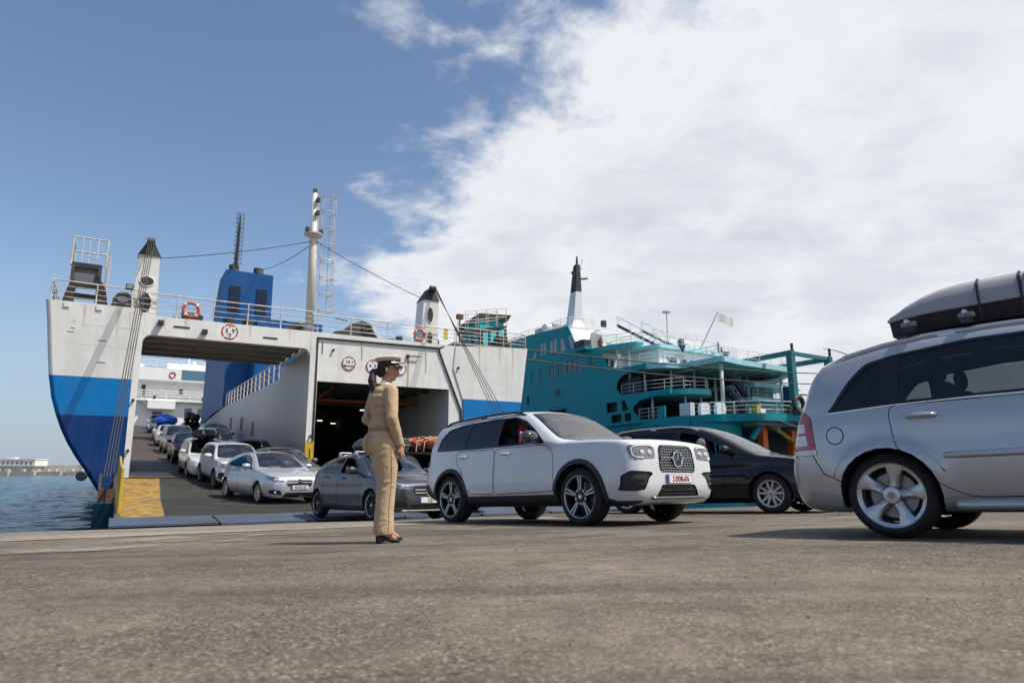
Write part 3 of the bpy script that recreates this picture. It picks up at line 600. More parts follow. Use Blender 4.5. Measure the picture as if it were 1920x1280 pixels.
# derrick posts with sheaves on top
def post(sc, zt, wd, holes, skew):
    z0 = 6.72; w0, w1 = wd, wd * .86; dd = .95; g = MB()
    g.add([(sc - w0 / 2, .25, z0), (sc + w0 / 2, .25, z0), (sc + w0 / 2, .25 + dd, z0), (sc - w0 / 2, .25 + dd, z0),
           (sc - w1 / 2 + skew, .25, zt), (sc + w1 / 2 + skew, .25, zt), (sc + w1 / 2 + skew, .25 + dd, zt), (sc - w1 / 2 + skew, .25 + dd, zt)],
          [(0, 1, 5, 4), (1, 2, 6, 5), (2, 3, 7, 6), (3, 0, 4, 7), (4, 5, 6, 7)])
    p = g.build('derrick_post', M_fw, FR)
    for zc, rx, rz in holes:
        MB().prism(circle((sc + skew * .3, zc), rx, 20, ry=rz), 'y', .235, .262).build('lightening_hole', M_black, p)
        g = MB(); g.tube([(x_, .235, z_) for x_, z_ in circle((sc + skew * .3, zc), rx, 20, ry=rz)], .025, 6, closed=True); g.build('hole_rim', M_fw, p)
    g = MB(); b0, b1, zz = w1 / 2 + .03, .12, zt + .62
    g.add([(sc + skew - b0, .2, zt), (sc + skew + b0, .2, zt), (sc + skew + b0, .3 + dd, zt), (sc + skew - b0, .3 + dd, zt), (sc + skew - b1, .25, zz), (sc + skew + b1, .25, zz), (sc + skew + b1, .9, zz), (sc + skew - b1, .9, zz)],
          [(0, 1, 5, 4), (1, 2, 6, 5), (2, 3, 7, 6), (3, 0, 4, 7), (4, 5, 6, 7), (3, 2, 1, 0)]); g.build('sheave_head', M_black, p)
    for i in range(4): MB().lathe([(.02, -.02), (.16, -.03), (.16, .03), (.02, .02)], 14, 'x', (sc + skew - .12 + i * .08, .12, zz - .06)).build('sheave', M_rope, p)
    return p
post(3.40, 9.36, .92, ((8.22, .27, .21), (7.28, .25, .44)), 0); post(16.22, 9.05, .95, ((8.25, .17, .42), (7.0, .16, .36)), .08)
MB().box(16.98, 17.2, .1, .16, 7.05, 7.6).build('notice_board', mat('notice_yellow', (.70, .50, .02), .5), FR, bevel=.02)
# mast with platform, caged ladder and lamps
mst = MB().tube([(10.62, 2, 6.7), (10.56, 2, 11.2), (10.52, 2, 14.3)], [.22, .19, .12], 14).build('mast', hull_paint('mast_paint', [(-99, (.70, .66, .56))], .9), FR, smooth=True)
MB().lathe([(.12, 11.85), (.46, 12.05), (.46, 12.1), (.12, 12.1)], 20, c=(10.54, 1.95, 0)).build('platform', M_rail, mst)
for p in ((10.2, 1.8, 12.25), (10.86, 1.75, 12.2), (10.66, 1.8, 13.9), (10.66, 1.8, 13.2), (10.52, 2, 14.4)): MB().box(p[0] - .09, p[0] + .09, p[1] - .1, p[1] + .1, p[2] - .11, p[2] + .13).build('lamp', M_black, mst, bevel=.02)
g = MB()
for x_ in (10.80, 11.02): g.tube([(x_, 2, 6.8), (x_ - .08, 2, 14.2)], .025, 6)
for i in range(26): g.tube([(10.80 - .003 * i, 2, 7 + i * .28), (11.02 - .003 * i, 2, 7 + i * .28)], .013, 5)
g.build('ladder', M_rail, mst)
g = MB()
for i in range(8):
    z = 8.2 + i * .86; x_ = 11.02 - .008 * i
    g.tube([(x_ + .32 + .32 * math.cos(t_), 2 + .36 * math.sin(t_), z) for t_ in np.linspace(0, 2 * math.pi, 15)[:-1]], .022, 5, closed=True)
for t_ in (-1.2, -.4, .4, 1.2): g.tube([(11.34 + .32 * math.cos(t_), 2 + .36 * math.sin(t_), 8.2), (11.29 + .32 * math.cos(t_), 2 + .36 * math.sin(t_), 14.22)], .016, 5)
g.build('ladder_cage', M_rail, mst)
# stays
def cable(name, a, b_, sag=0., r=.02, n=12, parent=FR, m=None):
    a, b_ = Vector(a), Vector(b_); pts = [a.lerp(b_, i / n) - Vector((0, 0, sag * 4 * (i / n) * (1 - i / n))) for i in range(n + 1)]
    return MB().tube(pts, r, 5).build(name, m or M_rope, parent)
cable('stay', (3.75, .5, 9.35), (10.45, 1.9, 11.7), .12, .018); cable('stay', (10.65, 1.9, 11.75), (16.0, .5, 9.1), .10, .018); cable('stay', (12.3, 29, 17.6), (10.4, 2.1, 11.5), .3, .02)
# folded gangway frame with hoop ladder on the port quarter
gf = MB()
for s in (1.0, 1.95):
    gf.bar((s - .28, .55, 6.95), (s - .28, .9, 8.75), .12); gf.bar((s - .28 + .05, 1.9, 6.95), (s - .28, .95, 8.75), .09)
gf.bar((.66, .9, 8.72), (1.73, .9, 8.72), .14, .20); gf.bar((.70, .7, 7.75), (1.70, .7, 7.75), .08)
gfo = gf.build('gangway_frame', M_black, FR)
MB().box(.72, 1.68, .92, .95, 7.75, 8.65).build('mesh_panel', mat('mesh_grey', (.14, .15, .17), .7), gfo)
g = MB()
for s in (.75, 1.85): g.prism([(s - .26, 6.92), (s + .12, 6.92), (s + .16, 7.9), (s + .05, 8.0), (s - .1, 7.65)] if s < 1 else [(s - .12, 6.92), (s + .26, 6.92), (s + .12, 7.65), (s - .05, 8.0), (s - .16, 7.9)], 'y', .25, .8)
g.box(.7, 1.9, .3, .7, 7.25, 7.42); g.box(.85, 1.75, .35, .75, 7.72, 7.92); g.build('winch_block', M_black, gfo, bevel=.02)
for s in (.62, 1.72): MB().box(s, s + .2, -.05, .02, 6.74, 6.95).build('bracket', M_fw, gfo)
g = MB()
for s in (.62, 1.85):
    g.tube([(s, 1.0, 8.7), (s, 1.2, 10.0), (s, 2.2, 9.7), (s, 2.6, 7.0)], .03, 6)
for z, y_ in ((10.0, 1.2), (9.35, 1.1)): g.tube([(.62, y_, z), (1.2, y_, z), (1.85, y_, z)], .03, 6); g.tube([(.62, y_, z), (.62, 2.3, z - .25)], .022, 6); g.tube([(1.85, y_, z), (1.85, 2.3, z - .25)], .022, 6)
for s in (.95, 1.2, 1.5): g.tube([(s, 1.0, 8.7), (s, 1.15, 10.0)], .02, 6)
g.tube([(1.95, .3, 6.95), (2.0, .4, 9.1)], .03, 6); g.build('hoop_ladder', M_rail, gfo)
g = MB(); g.prism([(2.18, 6.95), (3.0, 6.95), (2.94, 7.4), (2.78, 7.62), (2.45, 7.62), (2.26, 7.35)], 'y', .1, .6); fl = g.build('fairlead', M_black, FR, bevel=.05)
MB().prism(circle((2.6, 7.3), .19, 16, ry=.13), 'y', .06, .098).build('fairlead_throat', mat('throat_grey', (.25, .26, .28), .6), fl)
MB().box(2.66, 2.94, .02, .2, 7.75, 7.98).build('floodlight', M_black, FR, bevel=.02); MB().box(2.70, 2.90, .0, .019, 7.78, 7.95).build('floodlight_glass', M_lamp, FR); MB().tube([(2.95, .1, 6.95), (2.9, .1, 7.75)], .035).build('lamp_post', M_rail, FR)
# winches and deck gear behind the railing
def winch(s, w, h):
    g = MB(); g.prism([(s, 6.74), (s + w, 6.74), (s + w, 6.74 + h * .35), (s + w * .86, 6.74 + h * .9), (s + w * .66, 6.74 + h), (s + w * .42, 6.74 + h * .8), (s + w * .25, 6.74 + h * .45), (s, 6.74 + h * .3)], 'y', .7, 1.7)
    o = g.build('mooring_winch', mat('winch_grey', (.045, .043, .042), .6, var=.4), FR, bevel=.06)
    MB().lathe([(0, 0), (h * .27, 0), (h * .27, -.08), (h * .18, -.1), (h * .16, -.02), (0, -.02)], 18, 'y', (s + w * .78, .69, 6.74 + h * .55)).build('drum_end', M_black, o)
    g = MB(); g.tube([(s + w * .3, .8, 6.74 + h * .9), (s + w * .0, .8, 6.74 + h * .98)], .03, 6); g.build('brake_lever', M_black, o)
winch(11.55, 2.0, .95); winch(9.1, 1.0, .55)
for s, w in ((5.3, .9), (6.8, .55), (7.6, .5), (14.9, .35), (16.9, .4)): MB().lathe([(0, .42), (w * .5, .42), (w * .45, .1), (w * .5, 0)], 16, c=(s, 1.0, 6.73)).build('capstan', M_black, FR)
MB().box(4.5, 5.4, .6, 1.3, 6.74, 6.9).build('fairlead_roller', M_black, FR)
g = MB()
for k in range(6): g.tube([(13.3 + .28 * math.cos(t_) + k * .03, .5 + .1 * k, 6.8 + .2 * abs(math.sin(t_))) for t_ in np.linspace(0, 6.28, 12)[:-1]], .03, 5, closed=True)
g.tube([(12.8, .4, 7.0), (13.1, .4, 6.85), (13.6, .4, 6.8), (14.6, .4, 6.85)], .03, 5); g.build('rope_coil', M_rope, FR)
# lifebuoys hung on the rail: things of their own
def lifebuoy(s, z, u, R_, label, parent_m=None):
    c = SHIP + Vector((CA * s - SA * u, SA * s + CA * u, z))
    o = empty('lifebuoy', c, (0, 0, R(30)), label, 'lifebuoy', 'lifebuoys on the ferry rail')
    g = MB(); g.tube([(R_ * math.cos(t_), 0, R_ * math.sin(t_)) for t_ in np.linspace(0, 2 * math.pi, 25)[:-1]], R_ * .22, 8, closed=True); g.build('ring', M_orange, o, smooth=True)
    for t_ in (.78, 2.35, 3.93, 5.5):
        g = MB(); g.tube([(R_ * math.cos(t_ + d), 0, R_ * math.sin(t_ + d)) for d in (-.12, 0, .12)], R_ * .25, 8); g.build('band', M_wp, o)
lifebuoy(5.15, 7.15, .02, .30, 'orange lifebuoy on the ferry rail above the open car lane'); lifebuoy(15.6, 7.12, .02, .27, 'orange lifebuoy on the ferry rail beside the right derrick post')
# round limit signs: broken red rings, numbers and arrows
def sign(s, z, r_, lines, u=-.012):
    o = MB().prism(circle((s, z), r_ * .98, 28), 'y', u + .003, u + .010).build('limit_sign', M_wp, FR)
    for k in range(4):
        a0 = math.pi / 4 + k * math.pi / 2 + .09; a1 = a0 + math.pi / 2 - .18; A_ = np.linspace(a0, a1, 10)
        MB().prism([(s + r_ * math.cos(t_), z + r_ * math.sin(t_)) for t_ in A_] + [(s + r_ * .84 * math.cos(t_), z + r_ * .84 * math.sin(t_)) for t_ in A_[::-1]], 'y', u - .003, u + .001).build('ring_arc', M_red, o)
    for txt, dx_, dz_, sz, c in lines: text('sign_text', txt, sz, c, o, frame((s + dx_, u - .002, z + dz_), (1, 0, 0), (0, 0, 1)), .004)
    return o
def arrow(o, s, z, d, w, u=-.014): MB().prism([(s - w, z + d), (s + w, z + d), (s, z)], 'y', u - .002, u + .002).build('arrow', M_ink, o)
o = sign(6.75, 6.36, .34, [('5', -.12, .04, .25, M_ink), ('9', .14, .04, .25, M_ink), (',', .02, -.02, .22, M_ink), ('7 M', -.02, -.13, .12, M_red)]); arrow(o, 6.75, 6.54, .07, .05); arrow(o, 6.75, 6.17, -.06, .05)
o = sign(12.07, 5.39, .33, [('16', -.05, .08, .22, M_ink), ('T', .17, .05, .13, M_ink)])
g = MB(); g.box(11.88, 12.26, -.016, -.010, 5.245, 5.275)
for s in (11.86, 11.93, 12.21, 12.28): g.box(s - .018, s + .018, -.016, -.0095, 5.19, 5.33)
g.box(12.03, 12.11, -.016, -.0095, 5.225, 5.295); g.build('axle_symbol', M_ink, o)
o = sign(13.24, 5.34, .33, [('4', -.13, .02, .22, M_ink), ('5', .11, .02, .22, M_ink), (',', 0, -.04, .2, M_ink), ('M', 0, -.15, .1, M_ink)]); arrow(o, 13.24, 5.50, .08, .05); arrow(o, 13.24, 5.17, -.07, .05)
o = sign(14.62, 5.33, .33, [('15', 0, .0, .22, M_ink)])
# --- stern ramp with its end flaps, painted walkway, guard rails and lifting gear
u0, u1, uf = TIP_N - SHIP_N + 1.55, 0., FOLD_N - SHIP_N
def rz(u): return ramp_z(u + SHIP_N)
M_ramp = mat('ramp_deck', (.085, .088, .080), .75, var=.5, vscale=1.1, vcol=(.045, .042, .038), bump=.25, bscale=40, detail=9); M_rampb = mat('ramp_worn_brown', (.10, .075, .058), .8, var=.5, vscale=1.2)
def strip(name, s0, s1, ua, ub, m, dz=0., th=.22, parent=FR):
    us = sorted(set([ua, ub] + [q for q in (uf, 0.) if ua < q < ub])); g = MB()
    poly = [(u, rz(u) + dz) for u in us] + [(u, rz(u) + dz - th) for u in us[::-1]]; g.prism(poly, 'x', s0, s1); return g.build(name, m, parent)
RL, RR = 3.0, 17.6
rampo = strip('stern_ramp', RL, RR, u0, -.01, M_ramp, 0, .34)
g = MB(); us_ = [u0 + .05, uf, -.6]; sr = [4.0, 4.22, 4.52]
g.add([(RL + .12, u, rz(u) + .006) for u in us_] + [(s_, u, rz(u) + .006) for s_, u in zip(sr, us_)], [(0, 3, 4, 1), (1, 4, 5, 2)]); g.build('walkway_paint', M_yelramp, rampo)
MB().box(3.46, 10.25, -.55, .0, rz(-.3) + .004, rz(-.3) + .03).build('hinge_cover', M_rampb, rampo)
g = MB(); k = 0
for u in np.arange(u0 + .25, -.7, .30): g.box(np.interp(u, us_, sr) + .03, RR - .2, u, u + .05, rz(u) + .0, rz(u) + .022)
g.build('anti_skid_bars', M_ramp, rampo)
fw = (RR - RL + .3) / 7
for k in range(7):
    s0 = RL - .1 + k * fw; dzz = random.Random(k).uniform(0, .03); g = MB(); za, zb_ = rz(u0) + .015, quay_z(TIP_N) + .05 + dzz
    ua, ub = TIP_N - SHIP_N + random.Random(k + 9).uniform(-.12, .12), u0 + .05
    g.add([(s0, ua, zb_), (s0 + fw - .06, ua, zb_), (s0 + fw - .06, ub, za), (s0, ub, za), (s0, ua, zb_ - .04), (s0 + fw - .06, ua, zb_ - .04), (s0 + fw - .06, ub, za - .16), (s0, ub, za - .16)],
          [(0, 1, 2, 3), (7, 6, 5, 4), (0, 4, 5, 1), (1, 5, 6, 2), (2, 6, 7, 3), (3, 7, 4, 0)])
    g.build('ramp_flap', mat('flap_blue', (.050, .085, .15), .6, vscale=2.2, vcol=(.07, .062, .055), thresh=(.42, .62), detail=9, bump=.2, bscale=30), rampo)
# interior lane climbing to the weather deck
M_lane = mat('lane_deck', (.070, .052, .045), .8, var=.45, vscale=.7, vcol=(.030, .026, .026), detail=9)
strip('climbing_lane', 3.46, 10.25, .0, 69, M_lane, 0, .3); MB().box(.6, 21.4, 69, 108, 5.9, 6.22).build('weather_deck', M_lane, FR)
strip('lane_plate', 3.5, 6.6, 1.0, 9.5, mat('lane_plate_dark', (.028, .028, .032), .6, var=.4), .006, .005); MB().box(3.3, 3.45, 6.3, 70, 0, 5.5).build('port_bulwark', M_fw, FR)
# yellow guard rails by the ramp
for (ua, ub) in ((-12.2, -8.6), (-8.2, -4.0)):
    g = MB(); s = RL + .08
    for f_ in np.linspace(0, 1, 9): u = ua + (ub - ua) * f_; g.tube([(s, u, rz(u)), (s, u, rz(u) + 1.05)], .022 if 0 < f_ < 1 else .04, 6)
    for h in (.2, 1.05): g.tube([(s, ua, rz(ua) + h), (s, ub, rz(ub) + h)], .035, 6)
    g.build('guard_rail', M_yel, rampo)
def bracket(sc, uc):
    z = rz(uc); g = MB(); g.box(sc - .22, sc + .22, uc - .35, uc + .35, z - .1, z + .30); g.prism([(uc - .35, z + .3), (uc + .35, z + .3), (uc + .2, z + .75), (uc - .2, z + .75)], 'x', sc + .16, sc + .22); g.prism([(uc - .35, z + .3), (uc + .35, z + .3), (uc + .2, z + .75), (uc - .2, z + .75)], 'x', sc - .22, sc - .16)
    o = g.build('lifting_lug', M_rust, rampo); MB().prism([(uc - .9, z - .1), (uc + .9, z - .1), (uc + .5, z - 1.2), (uc - .5, z - 1.2)], 'x', sc - .3, sc + .2).build('ramp_rib', mat('ramp_teal', (.02, .10, .14), .6, var=.4), rampo)
    return (sc, uc, z + .62)
bl = bracket(2.78, -7.0); br = bracket(17.9, -7.0)
for i in range(4): cable('lifting_cable', (3.30 + i * .07, .05, 9.95), (bl[0] - .12 + i * .08, bl[1], bl[2]), 0, .018); cable('lifting_cable', (16.35 + i * .05, .05, 9.6), (br[0], br[1] - .6 + i * .45, br[2] - .1), 0, .016)
# fender pipes on the counter
M_navyp = mat('pipe_navy', (.004, .012, .03), .5)
for s, u, z in ((1.88, .0, .22), (2.82, -.05, -1.25)): MB().lathe([(.0, -.02), (.15, -.02), (.19, 0), (.19, .55), (.12, .55), (.12, .1), (0, .1)], 18, 'y', (s, u - .2, z)).build('fender_pipe', M_navyp, FR)
# scrapes on the quarter
rng = random.Random(6)
for s, z, w in ((.95, 5.9, .12), (1.9, 5.5, .28), (1.95, 4.62, .3), (1.0, 6.2, .05), (.85, 5.75, .2)): MB().box(s, s + w, -.004, .0, z, z + .03).build('scrape', M_ink, FR)
# --- bridge house far forward
M_bh = mat('bridge_white', (.88, .88, .86), .5, var=.08, vscale=.5); M_win = mat('bridge_window', (.22, .24, .25), .15)
BU = 75.
MB().box(1.0, 21, BU, BU + 16, 6.22, 10.0).build('bridge_house_lower', M_bh, FR); MB().box(1.0, 21, BU + 1.6, BU + 16, 10.3, 12.9).build('bridge_house_middle', M_bh, FR)
MB().box(.6, 21.4, BU - .9, BU + 16, 10.0, 10.3).build('bridge_deck_edge', M_bh, FR); MB().box(.6, 21.4, BU - .6, BU + 16, 12.9, 14.6).build('bridge_bulwark', M_bh, FR)
MB().box(8.5, 17, BU + 3, BU + 13, 14.6, 15.9).build('wheelhouse', M_bh, FR); MB().box(4, 5.4, BU + 2, BU + 4, 14.6, 15.4).build('locker', M_bh, FR)
for s in (11.0, 12.7, 14.4, 16.4): MB().box(s, s + .95, BU - .02, BU + .05, 8.0, 9.2).build('window', M_win, FR)
MB().box(10.2, 13.8, BU - .62, BU - .59, 13.1, 14.5).build('bridge_screen', mat('screen_blue', (.10, .20, .28), .3), FR)
MB().box(5.4, 5.9, BU - .03, BU, 10.6, 12.2).build('doorway', M_black, FR); MB().box(10.2, 10.7, BU + 1.55, BU + 1.6, 11.2, 12.0).build('porthole', M_black, FR)
MB().box(6.3, 9.7, BU - 1.4, BU - .05, 8.9, 9.9).build('store_box', M_bh, FR); g = MB(); g.bar((5.6, BU - .6, 9.9), (7.5, BU - .6, 8.9), .2); g.build('davit_arm', M_bh, FR)
g = MB(); g.tube([(9.05 + .38 * math.cos(t_), BU - .63, 13.7 + .38 * math.sin(t_)) for t_ in np.linspace(0, 6.28, 17)[:-1]], .07, 6, closed=True); g.build('emblem_ring', M_red, FR)
MB().prism(circle((14.5, 7.0), .45, 20), 'y', BU - .03, BU - .01).build('number_disc', M_ink, FR); MB().prism(circle((14.5, 7.0), .38, 20), 'y', BU - .04, BU - .028).build('number_disc', M_bh, FR); text('number', '5', .6, M_ink, FR, frame((14.5, BU - .045, 7.0), (1, 0, 0), (0, 0, 1)))
g = MB(); mm = M_bh
for z0_ in (10.3, 14.6):
    y_ = BU - .8 if z0_ < 11 else BU - .4
    for i in range(14): g.tube([(1 + i * 1.5, y_, z0_), (1 + i * 1.5, y_, z0_ + 1.1)], .05, 5)
    for h in (.4, .75, 1.1): g.tube([(1, y_, z0_ + h), (21, y_, z0_ + h)], .04, 5)
g.build('bridge_railing', M_bh, FR)
g = MB(); g.tube([(11.5, BU + 6, 15.8), (11.5, BU + 6, 20.2)], [.16, .06], 8); g.tube([(10.7, BU + 6, 18), (12.3, BU + 6, 18)], .05, 6); g.ell((12.2, BU + 6, 16.4), (.35, .35, .4)); g.build('signal_mast', M_bh, FR)
g = MB(); g.tube([(13.7, BU + 4, 15.9), (13.8, BU + 4, 17.8)], .03, 6); g.build('ensign_staff', M_rail, FR); MB().sheet([[(13.4 + .1 * i, BU + 4.02 + .03 * (i % 2), 16.7 + j * .35 - .03 * i) for i in range(5)] for j in range(3)]).build('ensign', mat('ensign_red', (.45, .03, .04), .8), FR)
for s in (6.9, 13.0): MB().box(s, s + .35, BU - 1.0, BU - .7, 10.35, 10.7).build('floodlight', M_black, FR)
MB().box(2.4, 5.0, BU - .05, BU - .0, 6.25, 9.2).build('bridge_door', M_wp, FR); MB().box(13.5, 17, BU - 1.2, BU - .1, 6.25, 7.0).build('deck_locker', M_black, FR)

# raised gangway platform, tyre fender and winch on the starboard quarter
pf = MB(); pf.add([(18.35, .5, 7.75), (20.9, .5, 8.25), (20.9, 1.5, 8.25), (18.35, 1.5, 7.75), (18.35, .5, 7.63), (20.9, .5, 8.13), (20.9, 1.5, 8.13), (18.35, 1.5, 7.63)], [(0, 1, 2, 3), (7, 6, 5, 4), (0, 4, 5, 1), (1, 5, 6, 2), (2, 6, 7, 3), (3, 7, 4, 0)])
pfo = pf.build('gangway_platform', M_black, FR)
for s_, u_ in ((19.85, .55), (20.85, .55), (19.85, 1.45), (20.85, 1.45), (18.5, .55)): MB().bar((s_, u_, 6.97), (s_, u_, 8.05 if s_ > 19 else 7.65), .11).build('platform_leg', M_black, pfo)
g = MB()
for u_ in (.52, 1.48):
    for k in range(5): s_ = 18.4 + k * .62; z_ = 7.75 + (s_ - 18.35) * .196; g.tube([(s_, u_, z_), (s_, u_, z_ + 1.0)], .022, 6)
    for h in (.5, 1.0): g.tube([(18.4, u_, 7.76 + h), (20.88, u_, 8.25 + h)], .022, 6)
g.build('platform_rail', M_rail, pfo)
ty = MB().tube([(18.95 + .24 * math.cos(t_), .35, 7.25 + .24 * math.sin(t_)) for t_ in np.linspace(0, 6.28, 17)[:-1]], .09, 8, closed=True).build('tyre_fender', M_black, FR, smooth=True)
g = MB(); g.box(20.1, 21.0, .3, .9, 6.97, 7.3); g.box(20.25, 20.9, .35, .85, 7.3, 7.6); g.build('winch_block', M_black, FR, bevel=.05)
g = MB(); g.tube([(17.95, .3, 6.95), (17.95, .3, 8.3)], .045, 8); g.box(17.78, 18.12, .2, .4, 8.25, 8.5); g.build('deck_lamp_post', M_rust, FR)

# ================================================================== the teal ship moored beyond
T2 = empty('passenger_ship', (SHIP.x, SHIP.y, 0), (0, 0, R(30)), 'teal ship with white terraced stern decks moored beyond the ferry', 'ship')
TEAL = (.002, .29, .32)
M_teal = hull_paint('teal_paint', [(-99, TEAL)], .2, .4); M_tealw = mat('teal_trim', (.06, .40, .43), .45, var=.15, vscale=1)
M_tl2 = mat('teal_light_trim', (.36, .62, .66), .4, var=.12, vscale=1); M_tw = hull_paint('teal_ship_white', [(-99, (.74, .74, .73))], .22); M_sof = mat('soffit_grey', (.42, .40, .37), .7, var=.35, vscale=.8, vcol=(.20, .18, .16))
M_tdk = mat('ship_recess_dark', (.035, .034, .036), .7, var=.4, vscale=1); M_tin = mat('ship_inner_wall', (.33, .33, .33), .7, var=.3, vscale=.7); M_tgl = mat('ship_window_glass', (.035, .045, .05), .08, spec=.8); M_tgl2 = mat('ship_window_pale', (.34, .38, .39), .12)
M_trl = mat('ship_rail', (.62, .62, .60), .5); M_navy = mat('stair_navy', (.012, .03, .10), .5); M_or = mat('post_orange', (.95, .16, .01), .45, var=.15, vscale=2); M_col = mat('column_grey', (.50, .51, .52), .5)
S0 = 44.0
def holes_sheet(name, outer, holes, x0, x1, m, parent):
    """side plating with real openings: outline and holes in (u, z), thickness from x0 to x1"""
    from mathutils.geometry import tessellate_polygon
    loops = [outer] + holes; flat = [p for l in loops for p in l]
    tri = tessellate_polygon([[Vector((p[0], p[1], 0)) for p in l] for l in loops]); k = len(flat)
    g = MB(); vs = [(x0, *p) for p in flat] + [(x1, *p) for p in flat]; fs = [tuple(t_) for t_ in tri] + [tuple(i + k for i in t_[::-1]) for t_ in tri]; o = 0
    for l in loops:
        n = len(l); fs += [(o + i, o + (i + 1) % n, k + o + (i + 1) % n, k + o + i) for i in range(n)]; o += n
    g.add(vs, fs); return g.build(name, m, parent)
def rr(u0, u1, z0, z1, r=.16): return rounded([(u0, z0), (u1, z0), (u1, z1), (u0, z1)], r, 3)
# side: tall teal plating, stepping down towards the stern in big curves
outer = [(70, -4), (70, 16.2), (36, 16.2), (27.9, 15.85), (26.0, 12.75), (24.0, 12.75), (22.6, 12.3), (22.0, 11.6), (21.3, 10.6), (19.6, 10.1), (15.6, 10.1), (15.6, 9.62), (17.6, 9.6), (19.2, 9.3), (19.9, 8.7), (20.0, 8.2),
         (19.4, 7.55), (17.0, 7.5), (12.6, 7.5), (12.6, 7.02), (14.6, 7.0), (16.6, 6.8), (17.6, 6.3), (17.7, 5.9), (16.6, 5.02), (14.35, 5.02), (14.35, 6.05), (13.4, 6.05), (13.4, 5.02), (10.6, 5.02), (10.6, -4)]
wins = []; glaz = []
for (a, b_, z0, z1) in ((35.6, 34.9, 10.4, 11.7), (33.6, 32.7, 10.5, 11.85), (31.5, 30.5, 10.55, 11.9), (29.9, 28.9, 10.6, 11.95), (28.2, 25.6, 10.65, 12.0), (24.3, 23.6, 10.7, 12.0)): wins.append(rr(b_, a, z0, z1)); glaz.append((b_, a, z0, z1, 0))
for (a, b_, z0, z1) in ((33.6, 32.3, 13.4, 14.8), (31.6, 30.1, 13.3, 14.8)): wins.append(rr(b_, a, z0, z1)); glaz.append((b_, a, z0, z1, 1))
slant = [rounded(p, .12, 3) for p in ([(35.4, 13.3), (34.4, 13.3), (34.4, 14.6)], [(29.5, 13.2), (28.2, 13.2), (29.0, 14.7), (29.5, 14.7)], [(27.5, 13.2), (26.6, 13.2), (27.4, 14.75), (28.1, 14.75)])]
dark = [rr(33.2, 35.2, 5.6, 7.1, .2), rr(28.4, 31.6, 5.2, 7.2, .2), rr(36.0, 36.5, 8.1, 9.0), rr(19.9, 21.6, 6.0, 6.95, .1), rr(19.3, 20.9, 4.95, 5.75, .2), rr(17.9, 18.9, 5.0, 5.75, .2), rounded([(18.2, 6.05), (19.3, 6.05), (19.3, 7.0), (18.8, 7.0)], .08, 3)]
side = holes_sheet('hull_side', outer, [], S0 - .001 + .02, S0 + .18, M_teal, T2) if False else holes_sheet('hull_side', outer, wins + slant + dark, S0, S0 + .14, M_teal, T2)
for (a, b_, z0, z1, kd) in glaz:
    w = MB().box(S0 + .06, S0 + .10, a, b_, z0, z1).build('window', M_tgl2 if kd else M_tgl, T2); k = 3 if b_ - a > 2 else 2
    for i in range(1, k): q = a + (b_ - a) * i / k; MB().box(S0 + .02, S0 + .058, q - .05, q + .05, z0 + .02, z1 - .02).build('mullion', M_teal if not kd else M_teal, w)
for p in slant: MB().prism(p, 'x', S0 + .06, S0 + .1).build('window', M_tgl2, T2)
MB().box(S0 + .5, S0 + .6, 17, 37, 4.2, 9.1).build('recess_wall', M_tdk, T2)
for (a, b_) in ((18.0, 21.8),): MB().box(S0 - .35, S0, a - .1, b_, 4.68, 4.84).build('opening_sill', M_teal, T2)
MB().box(S0 - .3, S0 - .002, 16.4, 17.8, 4.70, 4.86).build('opening_sill', M_teal, T2)
MB().box(S0 - .05, S0 - .002, 29.6, 30.4, 8.5, 9.2).build('rust_patch', mat('rust_patch', (.10, .11, .09), .9, vscale=3, vcol=(.02, .14, .16)), T2)
MB().box(S0 - .9, S0 - .01, 23.8, 25.6, 12.9, 13.6).build('searchlight_box', M_black, T2); MB().box(S0 - .85, S0 - .0, 23.7, 25.7, 12.6, 12.895).build('box_shelf', M_teal, T2)
# decks
def deck(name, poly, z0, z1, fas, floor=M_sof, parent=T2):
    p = MB().prism(inset(poly, .06), 'z', z0, z1 - .02).build(name, floor, parent); n = len(poly)
    for i in range(n):      # the fascia, piece by piece along the visible edge
        pass
    g = MB(); rows = [[(*q, z0 + .0) for q in poly + poly[:1]], [(*q, z1) for q in poly + poly[:1]]]; g.sheet(rows); g.add([(*q, z1) for q in poly], [tuple(range(n))]); g.build('fascia', fas, p); return p
d0 = rounded([(44.15, 10.5), (44.6, 8.6), (46.2, 7.4), (47.2, 5.7), (50.5, 5.0), (61, 5.3), (64, 7), (65.8, 12), (65.8, 40), (44.15, 40)], .8, 4); deck('main_deck', d0, 4.40, 5.0, M_teal)
d1 = rounded([(44.15, 19), (44.2, 15), (45.2, 11.8), (47.4, 11.2), (50.0, 13.6), (50.0, 40), (44.15, 40)], 1.4, 5); deck('promenade_deck', d1, 7.02, 7.5, M_tealw)
d2 = rounded([(44.15, 20), (44.2, 16.2), (45.2, 14.4), (46.9, 14.0), (46.9, 9.1), (49.8, 9.9), (58.6, 10.9), (65.5, 20), (65.5, 40), (44.15, 40)], .5, 3); deck('canopy_deck', d2, 9.62, 10.1, M_tl2)
d3 = rounded([(44.15, 26), (44.2, 22.2), (45.3, 18.8), (46.6, 18.4), (46.9, 26), (47, 40), (44.15, 40)], .9, 4); deck('upper_deck', d3, 12.2, 12.75, M_tealw)
d4 = rounded([(47.2, 24), (47.6, 17.8), (55.0, 18.4), (60.5, 19.6), (65, 25), (65, 40), (47.2, 40)], .5, 3); deck('bridge_deck', d4, 12.25, 12.65, M_tl2)
d5 = rounded([(44.3, 28), (65.5, 28), (65.5, 60), (44.3, 60)], .4, 2); deck('monkey_island', d5, 15.4, 15.9, M_tw)
